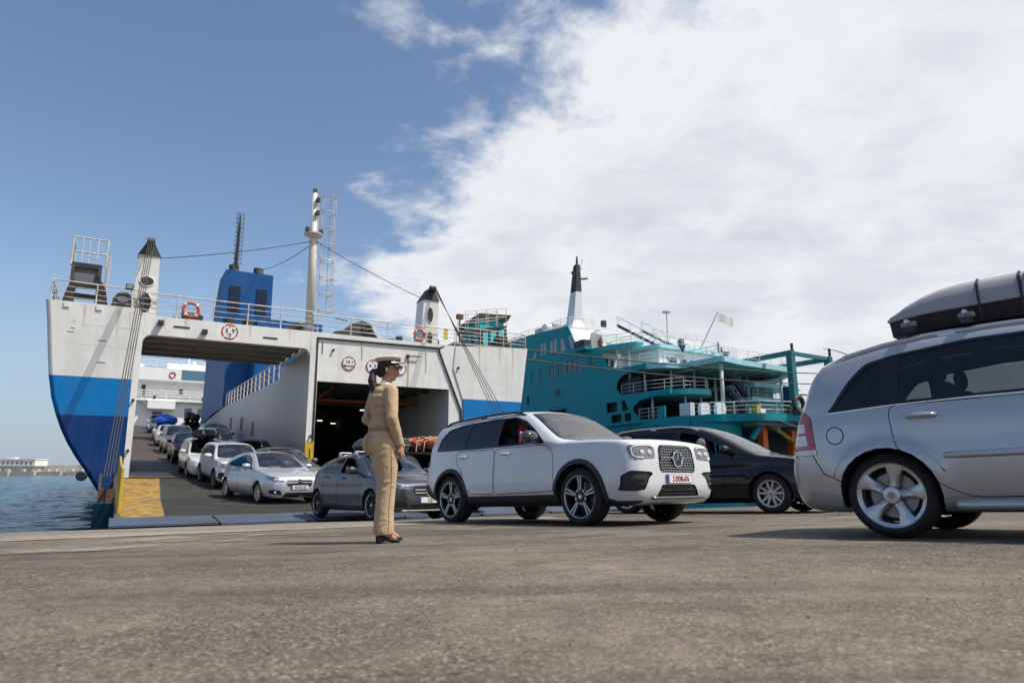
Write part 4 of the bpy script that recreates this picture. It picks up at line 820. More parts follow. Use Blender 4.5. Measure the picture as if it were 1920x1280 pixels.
for i in range(7):                                            # soffit beams under the canopy
    s = 47.6 + i * 1.8; MB().box(s, s + .14, 11.4 + .18 * i, 30, 9.40, 9.618).build('soffit_beam', M_sof, T2)
# white houses between the decks
def house(s0, s1, u0, u1, z0, z1, m=M_tw, name='deck_house'): return MB().box(s0, s1, u0, u1, z0, z1).build(name, m, T2)
house(47, 65, 27, 60, 12.75, 15.4)
g = MB(); g.add([(44.16, 26.1, 12.76), (53, 26.1, 12.76), (53, 28, 15.6), (44.16, 28, 15.6), (44.16, 28.3, 12.76), (53, 28.3, 12.76)], [(0, 1, 2, 3), (0, 3, 4), (1, 5, 2)]); g.build('raked_front', M_tw, T2)
for (a, b_) in ((44.6, 45.3), (48.2, 48.9)): MB().box(a, b_, 26.6, 26.72, 13.3, 14.2).build('window', M_tgl2, T2)
MB().prism(rounded([(45.6, 12.9), (47.6, 12.9), (47.3, 14.9), (45.9, 15.0)], .2, 3), 'y', 26.25, 26.4).build('entrance', M_sof, T2)
h2 = MB().prism(inset(d4, .45), 'z', 10.1, 12.25).build('deck_house', M_tw, T2)
for i in range(5): s = 49.6 + i * 1.45; MB().box(s, s + .85, 18.25 + .085 * (s - 48), 18.5 + .085 * (s - 48), 10.55, 11.45).build('window', M_tgl, h2)
for s in (50.2, 54.5): MB().box(s, s + 1.2, 18.2 + .085 * (s - 48), 18.5 + .085 * (s - 48), 11.62, 11.75).build('vent_slot', M_tin, h2)
h3 = house(44.6, 48.3, 23, 40, 10.1, 12.2, M_tw)
for s in (45.0, 45.7): MB().box(s, s + .45, 22.94, 23, 10.3, 11.6).build('doorway', M_tdk, h3)
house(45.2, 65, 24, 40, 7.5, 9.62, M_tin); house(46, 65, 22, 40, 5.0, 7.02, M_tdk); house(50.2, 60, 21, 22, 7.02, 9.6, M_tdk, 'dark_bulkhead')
# columns
for (s, u, z0, z1) in ((45.0, 17.0, 7.5, 9.62), (44.6, 18.6, 7.5, 9.62), (46.6, 15.2, 7.5, 9.62), (48.7, 14.4, 7.5, 9.62), (44.6, 15.6, 5., 7.02), (48.2, 13.2, 5., 7.02), (46.0, 12.9, 5, 7.02), (47.3, 9.8, 5.0, 9.62), (57.0, 11.5, 5.0, 9.62), (52.5, 15.5, 5., 9.62), (55.2, 14., 7.4, 9.62), (44.8, 20.6, 10.1, 12.2), (45.4, 19.6, 10.1, 12.2)):
    MB().tube([(s, u, z0), (s, u, z1)], .11 if z1 - z0 < 4 else .16, 10).build('column', M_col, T2, smooth=True)
# starboard house with outside stair and sloping canopy
house(54.5, 60.5, 13.5, 20, 5.0, 7.0, M_tin, 'aft_house'); MB().prism([(54.6, 8.3), (61.4, 8.3), (60.2, 8.75), (54.6, 8.75)], 'y', 12.6, 20).build('aft_canopy', M_tl2, T2); MB().box(54, 61, 12.4, 20, 7.0, 7.3).build('aft_landing', M_tl2, T2); house(56.5, 59.5, 14.5, 20, 7.3, 8.3, M_tin, 'aft_house')
def stair(a, b_, w=.8, n=9, rails=True):
    a, b_ = Vector(a), Vector(b_); d = (b_ - a); side_ = Vector((-d.y, d.x, 0)).normalized() * w
    g = MB()
    for o_ in (Vector((0, 0, 0)), side_): g.bar(a + o_, b_ + o_, .06, .26)
    for i in range(n): p = a.lerp(b_, (i + .5) / n); g.bar(p, p + side_, .26, .04)
    st = g.build('stair', M_navy, T2); g = MB()
    for o_ in (Vector((0, 0, 0)), side_):
        g.tube([a + o_ + Vector((0, 0, .95)), b_ + o_ + Vector((0, 0, .95))], .03, 6)
        for i in range(5): p = a.lerp(b_, i / 4) + o_; g.tube([p, p + Vector((0, 0, .95))], .02, 5)
    g.build('stair_rail', M_trl, st); return st
stair((47.8, 18.6, 12.6), (50.6, 18.2, 10.1)); stair((48.0, 24.5, 15.7), (51.0, 20.5, 12.7)); stair((51.8, 25.0, 15.7), (55.0, 21.2, 12.7)); stair((49.2, 16.0, 7.5), (47.0, 16.5, 9.6), n=8); stair((52.8, 13.6, 7.5), (54.2, 12.8, 5.0)); stair((53.0, 14.2, 9.4), (54.6, 13.2, 7.2))
def rail2(pts, h=1.0, sp=1.6, wires=2, m=M_trl, r=.03, closed=False):
    g = MB(); pts = [Vector(p) for p in pts]
    for a, b_ in zip(pts, pts[1:]):
        k = max(1, round((b_ - a).length / sp))
        for i in range(k + 1): p = a.lerp(b_, i / k); g.tube([p, p + Vector((0, 0, h))], r, 5)
    for i in range(wires + 1): g.tube([p + Vector((0, 0, h * (i + 1) / (wires + 1))) for p in pts], r if i == wires else r * .7, 5)
    return g.build('railing', m, T2)
rail2([(44.2, 17.0, 5), (44.2, 14.4, 5)]); rail2([(46.2, 7.7, 5), (47.3, 6.0, 5), (50.5, 5.3, 5), (56, 5.3, 5), (61, 5.6, 5), (63.8, 7.2, 5)], 1.0, 1.5); rail2([(44.3, 10.4, 5), (44.7, 8.8, 5), (46.2, 7.6, 5)], .95, 1.2)
rail2([(44.2, 19.4, 7.5), (44.25, 16, 7.5), (45.3, 12.3, 7.5), (47.2, 11.6, 7.5), (49.7, 13.7, 7.5)]); rail2([(44.2, 21, 10.1), (44.3, 16.8, 10.1), (45.4, 14.8, 10.1), (47.1, 14.3, 10.1), (47.1, 9.6, 10.1), (49.8, 10.3, 10.1), (58.4, 11.2, 10.1), (64, 19, 10.1)])
rail2([(44.2, 25.5, 12.75), (44.3, 22.4, 12.75), (45.4, 19.2, 12.75), (46.5, 18.8, 12.75), (46.7, 24, 12.75)]); rail2([(47.6, 20, 12.65), (47.8, 18.2, 12.65), (55, 18.8, 12.65), (60.3, 20, 12.65), (64, 25, 12.65)], 1.05, 1.7); rail2([(44.4, 40, 15.9), (44.4, 28.2, 15.9), (56, 28.2, 15.9), (65, 28.2, 15.9)], 1.0, 1.7)
rail2([(44.4, 27.0, 15.9), (46.2, 26.5, 15.9)], 1.0, .9); rail2([(54.2, 13.0, 7.3), (57.5, 12.6, 7.3), (60.6, 12.8, 7.3), (61, 15, 7.3)], 1.05, 1.3)
# mast, raft canister, aerials
g = MB(); m0 = [(45.85, 29.2), (46.75, 28.9), (46.95, 30.4), (45.85, 30.7)]; zs = ((15.9, 1.5, 0), (17.2, 1.02, .1), (20.4, .72, .22), (20.41, .72, .22)); rows = []
def ring_(z, k, dx_): c = (46.4, 29.8); return [(c[0] + (p[0] - c[0]) * k + dx_, c[1] + (p[1] - c[1]) * k, z) for p in m0]
g.sheet([ring_(z, k, d) + ring_(z, k, d)[:1] for z, k, d in ((15.85, 1.7, -.35), (16.9, 1.0, -.1), (20.3, .72, .18))]); mt = g.build('mast', M_tw, T2)
g = MB(); g.sheet([ring_(z, k, d) + ring_(z, k, d)[:1] for z, k, d in ((20.3, .72, .18), (22.2, .56, .26), (23.5, .42, .30), (23.7, .16, .32), (24.6, .10, .33))]); g.build('mast_top', M_black, mt)
g = MB(); g.bar((46.5, 29.8, 21.9), (45.7, 29.4, 22.5), .22, .18); g.bar((46.8, 29.8, 21.9), (48.0, 29.6, 22.1), .30, .16); g.build('spreader', M_black, mt)
g = MB(); g.tube([(46.9, 29.8, 22.4), (47.5, 29.8, 24.4)], .03, 5); g.tube([(47.05, 29.8, 23), (47.5, 29.8, 23.3)], .03, 5); g.build('aerial', M_black, mt)
c_ = MB().lathe([(0, 0), (.5, .05), (.6, .2), (.6, 2.0), (.5, 2.2), (0, 2.25)], 18, 'x', (44.6, 33.6, 16.7)).build('raft_canister', M_tw, T2, smooth=True, angle=40); MB().box(44.8, 46.6, 33.0, 34.2, 15.9, 16.15).build('raft_cradle', M_tin, c_)
house(45.5, 50, 33, 37, 15.9, 17.2, M_sof, 'vent_house')
g = MB(); g.tube([(54.6, 24, 14.5), (54.6, 24, 17.9)], .05, 6); g.lathe([(0, 0), (.5, .05), (.45, .15), (0, .3)], 12, c=(54.6, 24, 17.7)); g.build('satellite_dome', M_tin, T2)
for p in ((48.2, 27.2, 16.1), (53.6, 21.0, 13.5)): MB().box(p[0], p[0] + .5, p[1], p[1] + .4, p[2], p[2] + .7).build('ventilator', M_black, T2)
for (s, z) in ((57.4, 13.9), (57.9, 13.4), (58.4, 13.0)): MB().tube([(s, 19.4, 12.6), (s, 19.4, z)], .09, 8).build('signal_lamp', M_black, T2); 
g = MB(); g.prism([(50.1, 12.7), (50.9, 12.75), (50.6, 12.0)], 'y', 17.5, 17.75); g.build('davit_bracket', M_navy, T2); g = MB(); g.prism([(57.0, 12.7), (57.9, 12.75), (57.6, 12.0)], 'y', 18.3, 18.6); g.build('davit_bracket', M_navy, T2)
# flag on a raked staff
g = MB(); g.tube([(54.2, 19, 12.6), (55.6, 17.5, 16.6)], .05, 6); stf = g.build('flag_staff', M_tin, T2)
g = MB(); g.sheet([[(55.45 + .28 * i, 17.55 - .05 * i + .07 * math.sin(i * 1.3), 15.55 + j * .24 + .10 * math.sin(i * .8 + .5) - .05 * i) for i in range(8)] for j in range(5)]); fl_ = g.build('flag', mat('flag_white', (.62, .60, .55), .85), stf, smooth=True)
MB().prism([(56.3, 15.95), (56.6, 16.2), (56.9, 16.15), (56.7, 15.9)], 'y', 17.38, 17.40).build('flag_emblem', mat('flag_orange', (.55, .25, .06), .8), fl_)
# stern: dark ramp recess, orange posts, yellow strut, crane gantry
g = MB(); g.prism(rounded([(44.14, 10.6), (44.6, 8.9), (46.0, 8.1), (47.6, 8.0), (47.6, 12), (44.14, 12)], .5, 3), 'z', -4, 4.398); g.build('stern_quarter', M_teal, T2, smooth=True, angle=50)
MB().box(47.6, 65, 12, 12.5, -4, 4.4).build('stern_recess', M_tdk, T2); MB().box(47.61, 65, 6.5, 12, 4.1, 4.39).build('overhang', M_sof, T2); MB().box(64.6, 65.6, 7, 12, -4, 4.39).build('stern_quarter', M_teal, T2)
for s in (49.4, 53.0, 56.8): MB().box(s - .28, s + .28, 7.4, 7.95, -3.0, 4.40).build('fender_post', M_or, T2)
MB().tube([(49.6, 7.0, 4.2), (56.5, 7.0, .9)], .17, 10).build('strut', M_yel, T2); g = MB(); g.bar((47.5, 7.2, 3.0), (48.9, 7.0, 4.6), .35); g.build('teal_brace', M_teal, T2)
for i in range(5): MB().box(50 + i * 2.4, 50.3 + i * 2.4, 6.6, 11.9, 3.85, 4.095).build('overhang_beam', M_sof, T2)
gm = mat('gantry_teal', (.008, .16, .17), .45, var=.2, vscale=2)
gt = MB().bar((53.8, 7.7, 4.9), (53.7, 7.7, 10.75), .55, .55).build('gantry_post', gm, T2); MB().bar((59.0, 7.7, 4.9), (58.9, 7.7, 10.6), .55, .55).build('gantry_post', gm, T2)
MB().bar((53.7, 7.4, 10.7), (53.7, 13.2, 10.62), .40, .42).build('gantry_beam', gm, T2); MB().bar((58.9, 7.4, 10.55), (58.9, 13.2, 10.5), .40, .42).build('gantry_beam', gm, T2); MB().bar((53.98, 7.68, 10.66), (58.68, 7.68, 10.55), .32, .32).build('gantry_beam', gm, T2)
for s in (53.7, 58.9): MB().tube([(s, 7.5, 10.8), (s, 7.5, 11.5)], .12, 8).build('beam_lamp', M_black, T2)
fr_ = MB().tube([(50.6 + .55 * math.cos(t_), 4.9, 5.75 + .62 * math.sin(t_)) for t_ in np.linspace(0, 6.28, 19)[:-1]], .2, 8, closed=True).build('fairlead_ring', M_black, T2, smooth=True); MB().prism([(50.0, 5.0), (51.3, 5.0), (51.1, 5.4), (50.1, 5.4)], 'y', 4.8, 5.2).build('fairlead_foot', M_black, fr_)
# reel housings and deck gear by the rail
for s, a_ in ((45.1, 10.2), (46.0, 9.3)):
    MB().prism([(0, 0), (1.1, 0)] + [(.55 + .55 * math.cos(t_), .65 + .5 * math.sin(t_)) for t_ in np.linspace(0, math.pi, 9)], 'y', 0, .35).build('reel_housing', M_tw, T2, loc=(s, a_, 5.0))
MB().box(44.3, 44.75, 10.6, 11.9, 5.0, 6.1).build('end_bulwark', M_tw, T2)
for (s, u, w, m_) in ((47.2, 8.6, .5, M_black), (47.9, 8.0, .45, M_black), (48.6, 7.4, .5, M_yel), (49.4, 8.4, 1.5, M_tw), (52.2, 7.0, .5, M_black), (55.5, 8.5, 1.3, M_rust), (44.9, 15.4, .8, M_black), (45.0, 19.4, .8, M_black)): MB().box(s, s + w, u, u + .6, 5.0, 5.0 + (.85 if w < 1 else .7)).build('deck_gear', m_, T2, bevel=.08)
g = MB(); g.box(54.6, 55.4, 8.8, 9.5, 5, 7.9); g.build('forklift_mast', M_navy, T2); g = MB(); g.tube([(55.6, 8.8, 7.2), (57.6, 8.8, 7.3), (58.0, 8.8, 5.8)], .08, 6); g.tube([(55.6, 8.8, 5.5), (55.6, 8.8, 7.2)], .08, 6); g.build('cab_frame', M_black, T2); MB().box(56.0, 58.0, 8.5, 9.8, 5.0, 5.9).build('cab_body', mat('rusty_red', (.30, .07, .03), .7), T2, bevel=.1)
text('ship_name', 'POETA LOPEZ ANGLADA', .62, M_ink, T2, frame((S0 - .012, 15.9, 4.1), (0, -1, 0), (0, 0, 1)), .012, .82)
MB().prism(circle((23.5, 13.4), .45, 18), 'x', 44.9, 44.95).build('lifebuoy_disc', M_red, T2)
# mooring lines from the ferry's quarter to this ship
def sp(s, u, z): return SHIP + Vector((CA * s - SA * u, SA * s + CA * u, z))
for nm, a, b_, sg, lb in (('mooring_line', (22.0, .6, 7.05), (66.6, 8.0, 9.75), .4, 'upper of two dark mooring lines stretched across the teal ship'), ('mooring_line', (21.95, .4, 6.45), (66.6, 7.6, 8.75), .5, 'lower of two mooring lines stretched across the teal ship')):
    o = cable(nm, sp(*a), sp(*b_), sg, .045, 20, None, mat('mooring_rope', (.05, .045, .04), .8)); tag(o, lb, 'rope', 'mooring lines')
MB().box(66.4, 66.8, 7.6, 8.2, 4.5, 9.9).build('mooring_post', gm, T2)
for a, b_, lb in (((47.4, 6.2, 5.1), (41.5, -15.0, -.42), 'thin pale mooring line running down from teal ship rail'), ((50.4, 4.8, 5.5), (43.6, -15.0, -.42), 'thin grey mooring line running down from black fairlead ring')):
    o = cable('mooring_line', sp(*a), sp(*b_), .5, .03, 14, None, mat('mooring_rope_pale', (.42, .40, .36), .8)); tag(o, lb, 'rope', 'mooring lines')

for s_, lb in ((41.5, 'black mooring bollard at the quay edge holding the pale line'), (43.6, 'black mooring bollard at the quay edge holding the grey line')):
    p = sp(s_, -15.0, 0); p.z = quay_z(nn(p.x, p.y)) + .01; bo = empty('bollard', p, None, lb, 'bollard', 'bollards on the quay edge')
    MB().lathe([(.24, 0), (.24, .03), (.15, .06), (.13, .30), (.20, .38), (.21, .44), (.12, .50), (0, .51)], 20).build('post', M_black, bo, smooth=True, angle=50); MB().box(-.3, .3, -.3, .3, -.02, .012).build('base_plate', M_rust, bo)

# funnel far forward
g = MB(); g.add([(52.0, 63, 15.9), (57.6, 63, 15.9), (57.6, 72, 15.9), (52.0, 72, 15.9), (52.6, 65.5, 25.0), (57.0, 65.5, 25.0), (57.0, 72, 24.2), (52.6, 72, 24.2)], [(0, 1, 5, 4), (1, 2, 6, 5), (2, 3, 7, 6), (3, 0, 4, 7), (4, 5, 6, 7)]); fu = g.build('funnel', M_teal, T2)
g = MB(); g.add([(52.2, 64.8, 25.0), (57.6, 64.8, 25.0), (57.6, 72.5, 24.2), (52.2, 72.5, 24.2), (52.2, 64.8, 25.7), (57.9, 64.2, 25.9), (57.9, 72.5, 24.9), (52.2, 72.5, 24.9)], [(0, 1, 2, 3), (0, 1, 5, 4), (1, 2, 6, 5), (2, 3, 7, 6), (3, 0, 4, 7), (4, 5, 6, 7)]); g.build('funnel_top', M_black, fu)
house(46, 64, 60, 75, 10, 16, M_tw, 'funnel_house')

# ================================================================== cars
def paint(name, col, metal=0., rough=.32, coat=.8, spec=.3): return mat('paint_' + name, col, rough, metal, coat=coat, spec=spec)
P_white = paint('white', (.60, .61, .63), 0., .3, 1.); P_silver = paint('silver', (.46, .465, .485), .5, .34, 1.); P_black = paint('black', (.006, .007, .010), 0., .4, .55, .1); P_grey = paint('grey', (.055, .058, .068), .5, .36, .6)
P_silver2 = paint('silver_blue', (.52, .54, .58), .5, .33); P_dark = paint('dark', (.012, .012, .015), 0., .4, .5, .1); P_brown = paint('taupe', (.15, .145, .13), .4, .35); P_mid = paint('mid_grey', (.15, .155, .17), .5, .35); P_navy = paint('navy', (.02, .03, .06), .2, .3)
M_clad = mat('car_cladding', (.022, .023, .025), .62, bump=.05, bscale=300); M_trim = mat('car_gloss_trim', (.010, .010, .012), .18); M_rub = mat('tyre_rubber', (.018, .018, .019), .8, var=.3, vscale=8); M_seam = mat('panel_gap', (.01, .01, .01), .8)
M_chr = mat('chrome', (.75, .76, .78), .12, 1.); M_alloy = mat('alloy_silver', (.52, .53, .55), .32, .8); M_alloyd = mat('alloy_dark', (.020, .020, .022), .35, .3); M_cab = mat('cabin_dark', (.020, .020, .022), .8); M_seat = mat('car_seat', (.045, .045, .048), .8)
M_lens = mat('lamp_lens', (.60, .62, .65), .08, .4, coat=1.); M_lensd = mat('lamp_housing', (.20, .21, .23), .14, .7, coat=1.); M_tail = mat('tail_red', (.38, .008, .012), .15, 0., coat=1.); M_tailw = mat('tail_clear', (.72, .70, .70), .15, 0., coat=1.)
G_dark = glass_mat('car_glass_dark', (.10, .11, .12)); G_mid = glass_mat('car_glass', (.42, .46, .46)); G_scr = glass_mat('windscreen_glass', (.42, .46, .46), ior=2.3); G_priv = glass_mat('car_glass_privacy', (.045, .048, .052))
M_plate = mat('plate_white', (.72, .72, .70), .4); M_plateb = mat('plate_blue', (.02, .06, .36), .4); M_plred = mat('plate_red', (.30, .02, .03), .4); M_disc = mat('brake_disc', (.25, .25, .26), .4, .8)

WCACHE = {}
def wheel(parent, x, y, z, r, rr_, w, style, out, metal=None):
    """tyre with its rim; out = +1 when the wheel's face looks to +y"""
    key = (round(r, 4), round(rr_, 4), w, style, out)
    if key in WCACHE:
        t = copy_tree(WCACHE[key], parent); t.location = (x, y, z); return t
    o = out
    prof = [(rr_ - .012, -w / 2), (rr_ + .02, -w / 2 - .008), (r - .05, -w / 2 - .012), (r - .012, -w / 2 + .018), (r, -w / 2 + .05), (r, w / 2 - .05), (r - .012, w / 2 - .018), (r - .05, w / 2 + .012), (rr_ + .02, w / 2 + .008), (rr_ - .012, w / 2)]
    t = MB().lathe(prof, 40, 'y').build('wheel', M_rub, parent, smooth=True, angle=50); t.location = (x, y, z)
    f = w / 2 * o
    MB().lathe([(rr_ - .01, f * .98), (rr_ + .004, f * 1.0), (rr_ + .004, f * .9), (rr_ - .035, f * .8), (rr_ - .04, -f)], 40, 'y').build('rim_barrel', metal or (M_alloy if style not in ('star5', 'dark') else M_alloyd), t, smooth=True, angle=40)
    MB().lathe([(rr_ + .003, f * 1.01), (rr_ - .012, f * 1.01), (rr_ - .018, f * .93)], 40, 'y').build('rim_lip', M_alloy, t, smooth=True)
    MB().lathe([(0, -f * .1), (rr_ - .05, -f * .1)], 24, 'y').build('brake_backing', M_cab, t)
    MB().lathe([(.06, f * .05), (rr_ * .68, f * .05)], 24, 'y').build('brake_disc', M_disc, t)
    g = MB(); gd = MB()
    def spoke(g, a, r0, r1, w0, w1, d0, d1, th=.03):
        c, s_ = math.cos(a), math.sin(a)
        def P(rd, tt, yy): return (rd * c - tt * s_, yy * o, rd * s_ + tt * c)
        hw = w / 2
        vs = [P(r0, -w0, hw * d0), P(r0, w0, hw * d0), P(r1, w1, hw * d1), P(r1, -w1, hw * d1), P(r0, -w0 * 1.25, hw * d0 - th), P(r0, w0 * 1.25, hw * d0 - th), P(r1, w1 * 1.25, hw * d1 - th), P(r1, -w1 * 1.25, hw * d1 - th)]
        g.add(vs, [(0, 1, 2, 3), (7, 6, 5, 4), (0, 4, 5, 1), (1, 5, 6, 2), (2, 6, 7, 3), (3, 7, 4, 0)])
    if style == 'star5':        # five twin spokes, bright edges on a dark casting
        for k in range(5):
            a = math.pi / 2 + k * 2 * math.pi / 5
            spoke(gd, a, .05, rr_ - .02, .030, .050, .80, .86)
            for sg in (-1, 1): spoke(g, a + sg * .10, .085, rr_ - .012, .0065, .0085, .845, .925, .012)
            for sg in (-1, 1): spoke(g, a + sg * .50, .075, .10, .012, .006, .80, .80, .01)
    elif style == 'five':       # five broad spokes
        for k in range(5):
            a = math.pi / 2 + .2 + k * 2 * math.pi / 5; cs_, sn_ = math.cos(a), math.sin(a); hw = w / 2; rows = []
            for rd, tw, dd, rg in ((.03, .034, .66, .012), (.075, .036, .64, .012), (.12, .036, .70, .010), (.17, .045, .80, .007), (.21, .060, .89, .004), (rr_ - .006, .088, .95, .0)):
                rows.append([(rd * cs_ - tt * sn_, (hw * dd + q) * o, rd * sn_ + tt * cs_) for tt, q in ((-tw * 1.12, -.05), (-tw, -.006), (-tw * .55, rg), (0, rg * .4), (tw * .55, rg), (tw, -.006), (tw * 1.12, -.05))])
            g.sheet(rows)
    elif style == 'ten':
        for k in range(5):
            for sg in (-1, 1): spoke(g, math.pi / 2 + k * 2 * math.pi / 5 + sg * .26, .05, rr_ - .01, .020, .017, .78, .90, .035)
    elif style == 'dark':
        for k in range(10): spoke(gd, k * 2 * math.pi / 10, .05, rr_ - .01, .016, .014, .76, .9, .03)
    else:
        for k in range(7): spoke(g, k * 2 * math.pi / 7, .05, rr_ - .01, .022, .022, .74, .9, .03)
    if gd.v: gd.build('rim_casting', M_alloyd, t)
    if g.v: g.build('spokes', M_alloy, t, smooth=(style == 'five'), angle=35)
    hw = w / 2 * o
    MB().lathe([(0, hw * .86), (.035, hw * .86), (.062, hw * .80), (.075, hw * .6)], 20, 'y').build('hub', M_alloyd if style in ('star5', 'dark') else M_alloy, t, smooth=True, angle=40)
    MB().lathe([(0, hw * .87), (.027, hw * .87), (.027, hw * .85)], 16, 'y').build('hub_cap', M_chr if style != 'five' else M_disc, t)
    if style in ('five', 'ten'):
        g = MB()
        for k in range(5):
            a = k * 2 * math.pi / 5 + .83; g.lathe([(0, hw * .80), (.014, hw * .80), (.014, hw * .6)], 8, 'y', (.055 * math.cos(a) * 1.05, 0, .055 * math.sin(a) * 1.05))
        g.build('lug_bolts', M_alloyd, t)
    WCACHE[key] = t; return t

def split_faces(bm, fs, lay, co, no, eps=2e-4):
    """cut just these faces along a plane"""
    D = {}; E = set(); new = set()
    for f in fs:
        for v in f.verts:
            if v not in D: D[v] = (v.co - co).dot(no)
        E.update(f.edges)
    for e in E:
        a, b_ = e.verts
        if a not in D or b_ not in D: continue
        da, db = D[a], D[b_]
        if (da > eps and db < -eps) or (da < -eps and db > eps): ne, nv = bmesh.utils.edge_split(e, a, da / (da - db)); D[nv] = 0.
    for f in fs:
        vs = list(f.verts); on = [i for i, v in enumerate(vs) if abs(D.get(v, 1)) <= eps]; n = len(vs)
        if len(on) < 2 or not (any(D.get(v, 0) > eps for v in vs) and any(D.get(v, 0) < -eps for v in vs)): continue
        i, j = on[0], on[-1]
        if (j - i) % n in (1, n - 1): continue
        r = bmesh.utils.face_split(f, vs[i], vs[j])
        if r and r[0]: nf = r[0]; nf[lay] = f[lay]; nf.normal = f.normal; new.add(nf)
    return new

class Car:
    """a car shell lofted from its side profile, plan width and tumblehome; every opening and panel is cut out of that shell"""
    def __init__(s, top, bot, wid, belt, axles, wr, tumble=.26, crown=.05, crease=(), roofw=None, res=1., zm=.55, arch=1.13, flare=.012):
        s.top, s.bot, s.wid, s.belt, s.axles, s.wr = top, bot, wid, belt, axles, wr
        s.L = top[-1][0]; s.tumble = tumble; s.arch = wr * arch
        L = s.L; base = np.linspace(0, L, int(L / (.055 / res)) + 1)
        end = np.array([.006, .015, .03, .05, .075, .105, .14, .18, .23]); xs = np.unique(np.round(np.concatenate([base, end, L - end]), 4)); xs = np.concatenate([[xs[0]], [x for a, x in zip(xs, xs[1:]) if x - a > .003]])
        zt = hspline(xs, top); zb = hspline(xs, bot); w = hspline(xs, wid); zs = hspline(xs, belt)
        nl, nu = int(15 * res) + 3, int(12 * res) + 3
        bm = bmesh.new(); rings = []
        for x, T, B, W_, S in zip(xs, zt, zb, w, zs):
            S = min(S, T - .045); S = max(S, B + .04)
            pts = []
            yb = max(W_ - .16, W_ * .5)
            pts += [(0, B), (yb * .5, B), (yb, B)]
            Zm = min(max(zm, B + (S - B) * .35), B + (S - B) * .75)
            for i in range(1, nl + 1):
                f = i / nl; z = B + (S - B) * (f ** 1.15)
                y = W_ - (.115 * ((Zm - z) / max(Zm - B, .05)) ** 2.4 if z < Zm else .055 * ((z - Zm) / max(S - Zm, .05)) ** 2)
                for zc, amp, wd in crease:
                    q = (zc - z) / wd
                    if x > .5 and x < L - .35: y -= amp * max(0., 1 - abs(q - 1)) if 0 < q < 2 else 0
                for ax in axles:
                    d2 = ((x - ax) ** 2 + (z - wr) ** 2) ** .5; y += flare * math.exp(-((d2 - s.arch) / .07) ** 2)
                if i == 1: y = max(yb + .03, y - .03)
                pts.append((y, z))
            ws = pts[-1][0]; cr = min(crown, (T - S) * .6); ze = T - cr
            hgt = max(ze - S, .012); wt = max(ws - .022 - tumble * hgt - .14 * max(0, hgt - .3) ** 2, W_ * .3)
            A = np.array((ws, S)); Bc = np.array((wt, ze)); rad = min(.10, hgt * .45); d = (A - Bc) / np.linalg.norm(A - Bc)
            k1 = nu // 2
            for i in range(1, k1 + 1):
                f = i / k1; p = A + (Bc + d * rad - A) * f; bow = .018 * math.sin(math.pi * f) * min(1, hgt / .3); pts.append((p[0] + bow, p[1]))
            p0 = Bc + d * rad; y1 = max(wt - min(.13, wt * .3), .05); p2 = np.array((y1, T - cr * (y1 / wt) ** 2))
            for i in range(1, 5): t_ = i / 4; q = (1 - t_) ** 2 * p0 + 2 * t_ * (1 - t_) * Bc + t_ * t_ * p2; pts.append((q[0], q[1]))
            k2 = nu - k1
            for i in range(1, k2 + 1): f = 1 - i / k2; y = y1 * f; pts.append((y, T - cr * (y / wt) ** 2))
            rings.append((x, pts))
        n = len(rings[0][1]); V = []
        for x, pts in rings:
            row = [bm.verts.new((x, y, z)) for y, z in pts]
            left = [row[0]] + [bm.verts.new((x, -y, z)) for y, z in pts[1:-1]] + [row[-1]]
            V.append((row, left))
        for (r0, l0), (r1, l1) in zip(V, V[1:]):
            for i in range(n - 1):
                bm.faces.new((r0[i], r0[i + 1], r1[i + 1], r1[i])); bm.faces.new((l0[i], l1[i], l1[i + 1], l0[i + 1]))
        for (r, l), fl in ((V[0], 1), (V[-1], 0)):
            for i in range(n - 1):
                if i == 0: q = (r[0], r[1], l[1])
                elif i == n - 2: q = (r[i], r[i + 1], l[i])
                else: q = (r[i], r[i + 1], l[i + 1], l[i])
                try: bm.faces.new(q[::-1] if fl else q)
                except ValueError: pass
        bmesh.ops.recalc_face_normals(bm, faces=bm.faces); bm.normal_update()
        s.bm = bm; s.tagl = bm.faces.layers.int.new('part'); s.names = ['body']
        s.bvh = BVHTree.FromBMesh(bm); s.bvn = [[v.normal.copy() for v in f.verts] for f in bm.faces]; s.bvv = [[v.co.copy() for v in f.verts] for f in bm.faces]
        s.parts = {}
    def cut(s, poly, view, name, where=None, replace=None):
        """cut a polygon (side view x,z / front or rear view y,z / plan x,y) through the shell and mark its faces as a part"""
        bm = s.bm; P = [tuple(map(float, p)) for p in poly]; i0, i1 = {'side': (0, 2), 'front': (1, 2), 'rear': (1, 2), 'plan': (0, 1)}[view]
        a0, a1 = min(p[0] for p in P), max(p[0] for p in P); b0, b1 = min(p[1] for p in P), max(p[1] for p in P)
        def ok(f):
            c = f.calc_center_median()
            if view == 'side' and abs(f.normal.y) < .12: return False
            if view == 'front' and (f.normal.x > -.12 or c.x > s.L * .55): return False
            if view == 'rear' and (f.normal.x < .12 or c.x < s.L * .45): return False
            if view == 'plan' and f.normal.z < .2: return False
            if where and not where(c): return False
            for i, (lo, hi) in ((i0, (a0, a1)), (i1, (b0, b1))):
                vs = [v.co[i] for v in f.verts]
                if max(vs) < lo - 1e-6 or min(vs) > hi + 1e-6: return False
            return True
        n = len(P); cand = set(f for f in bm.faces if ok(f))
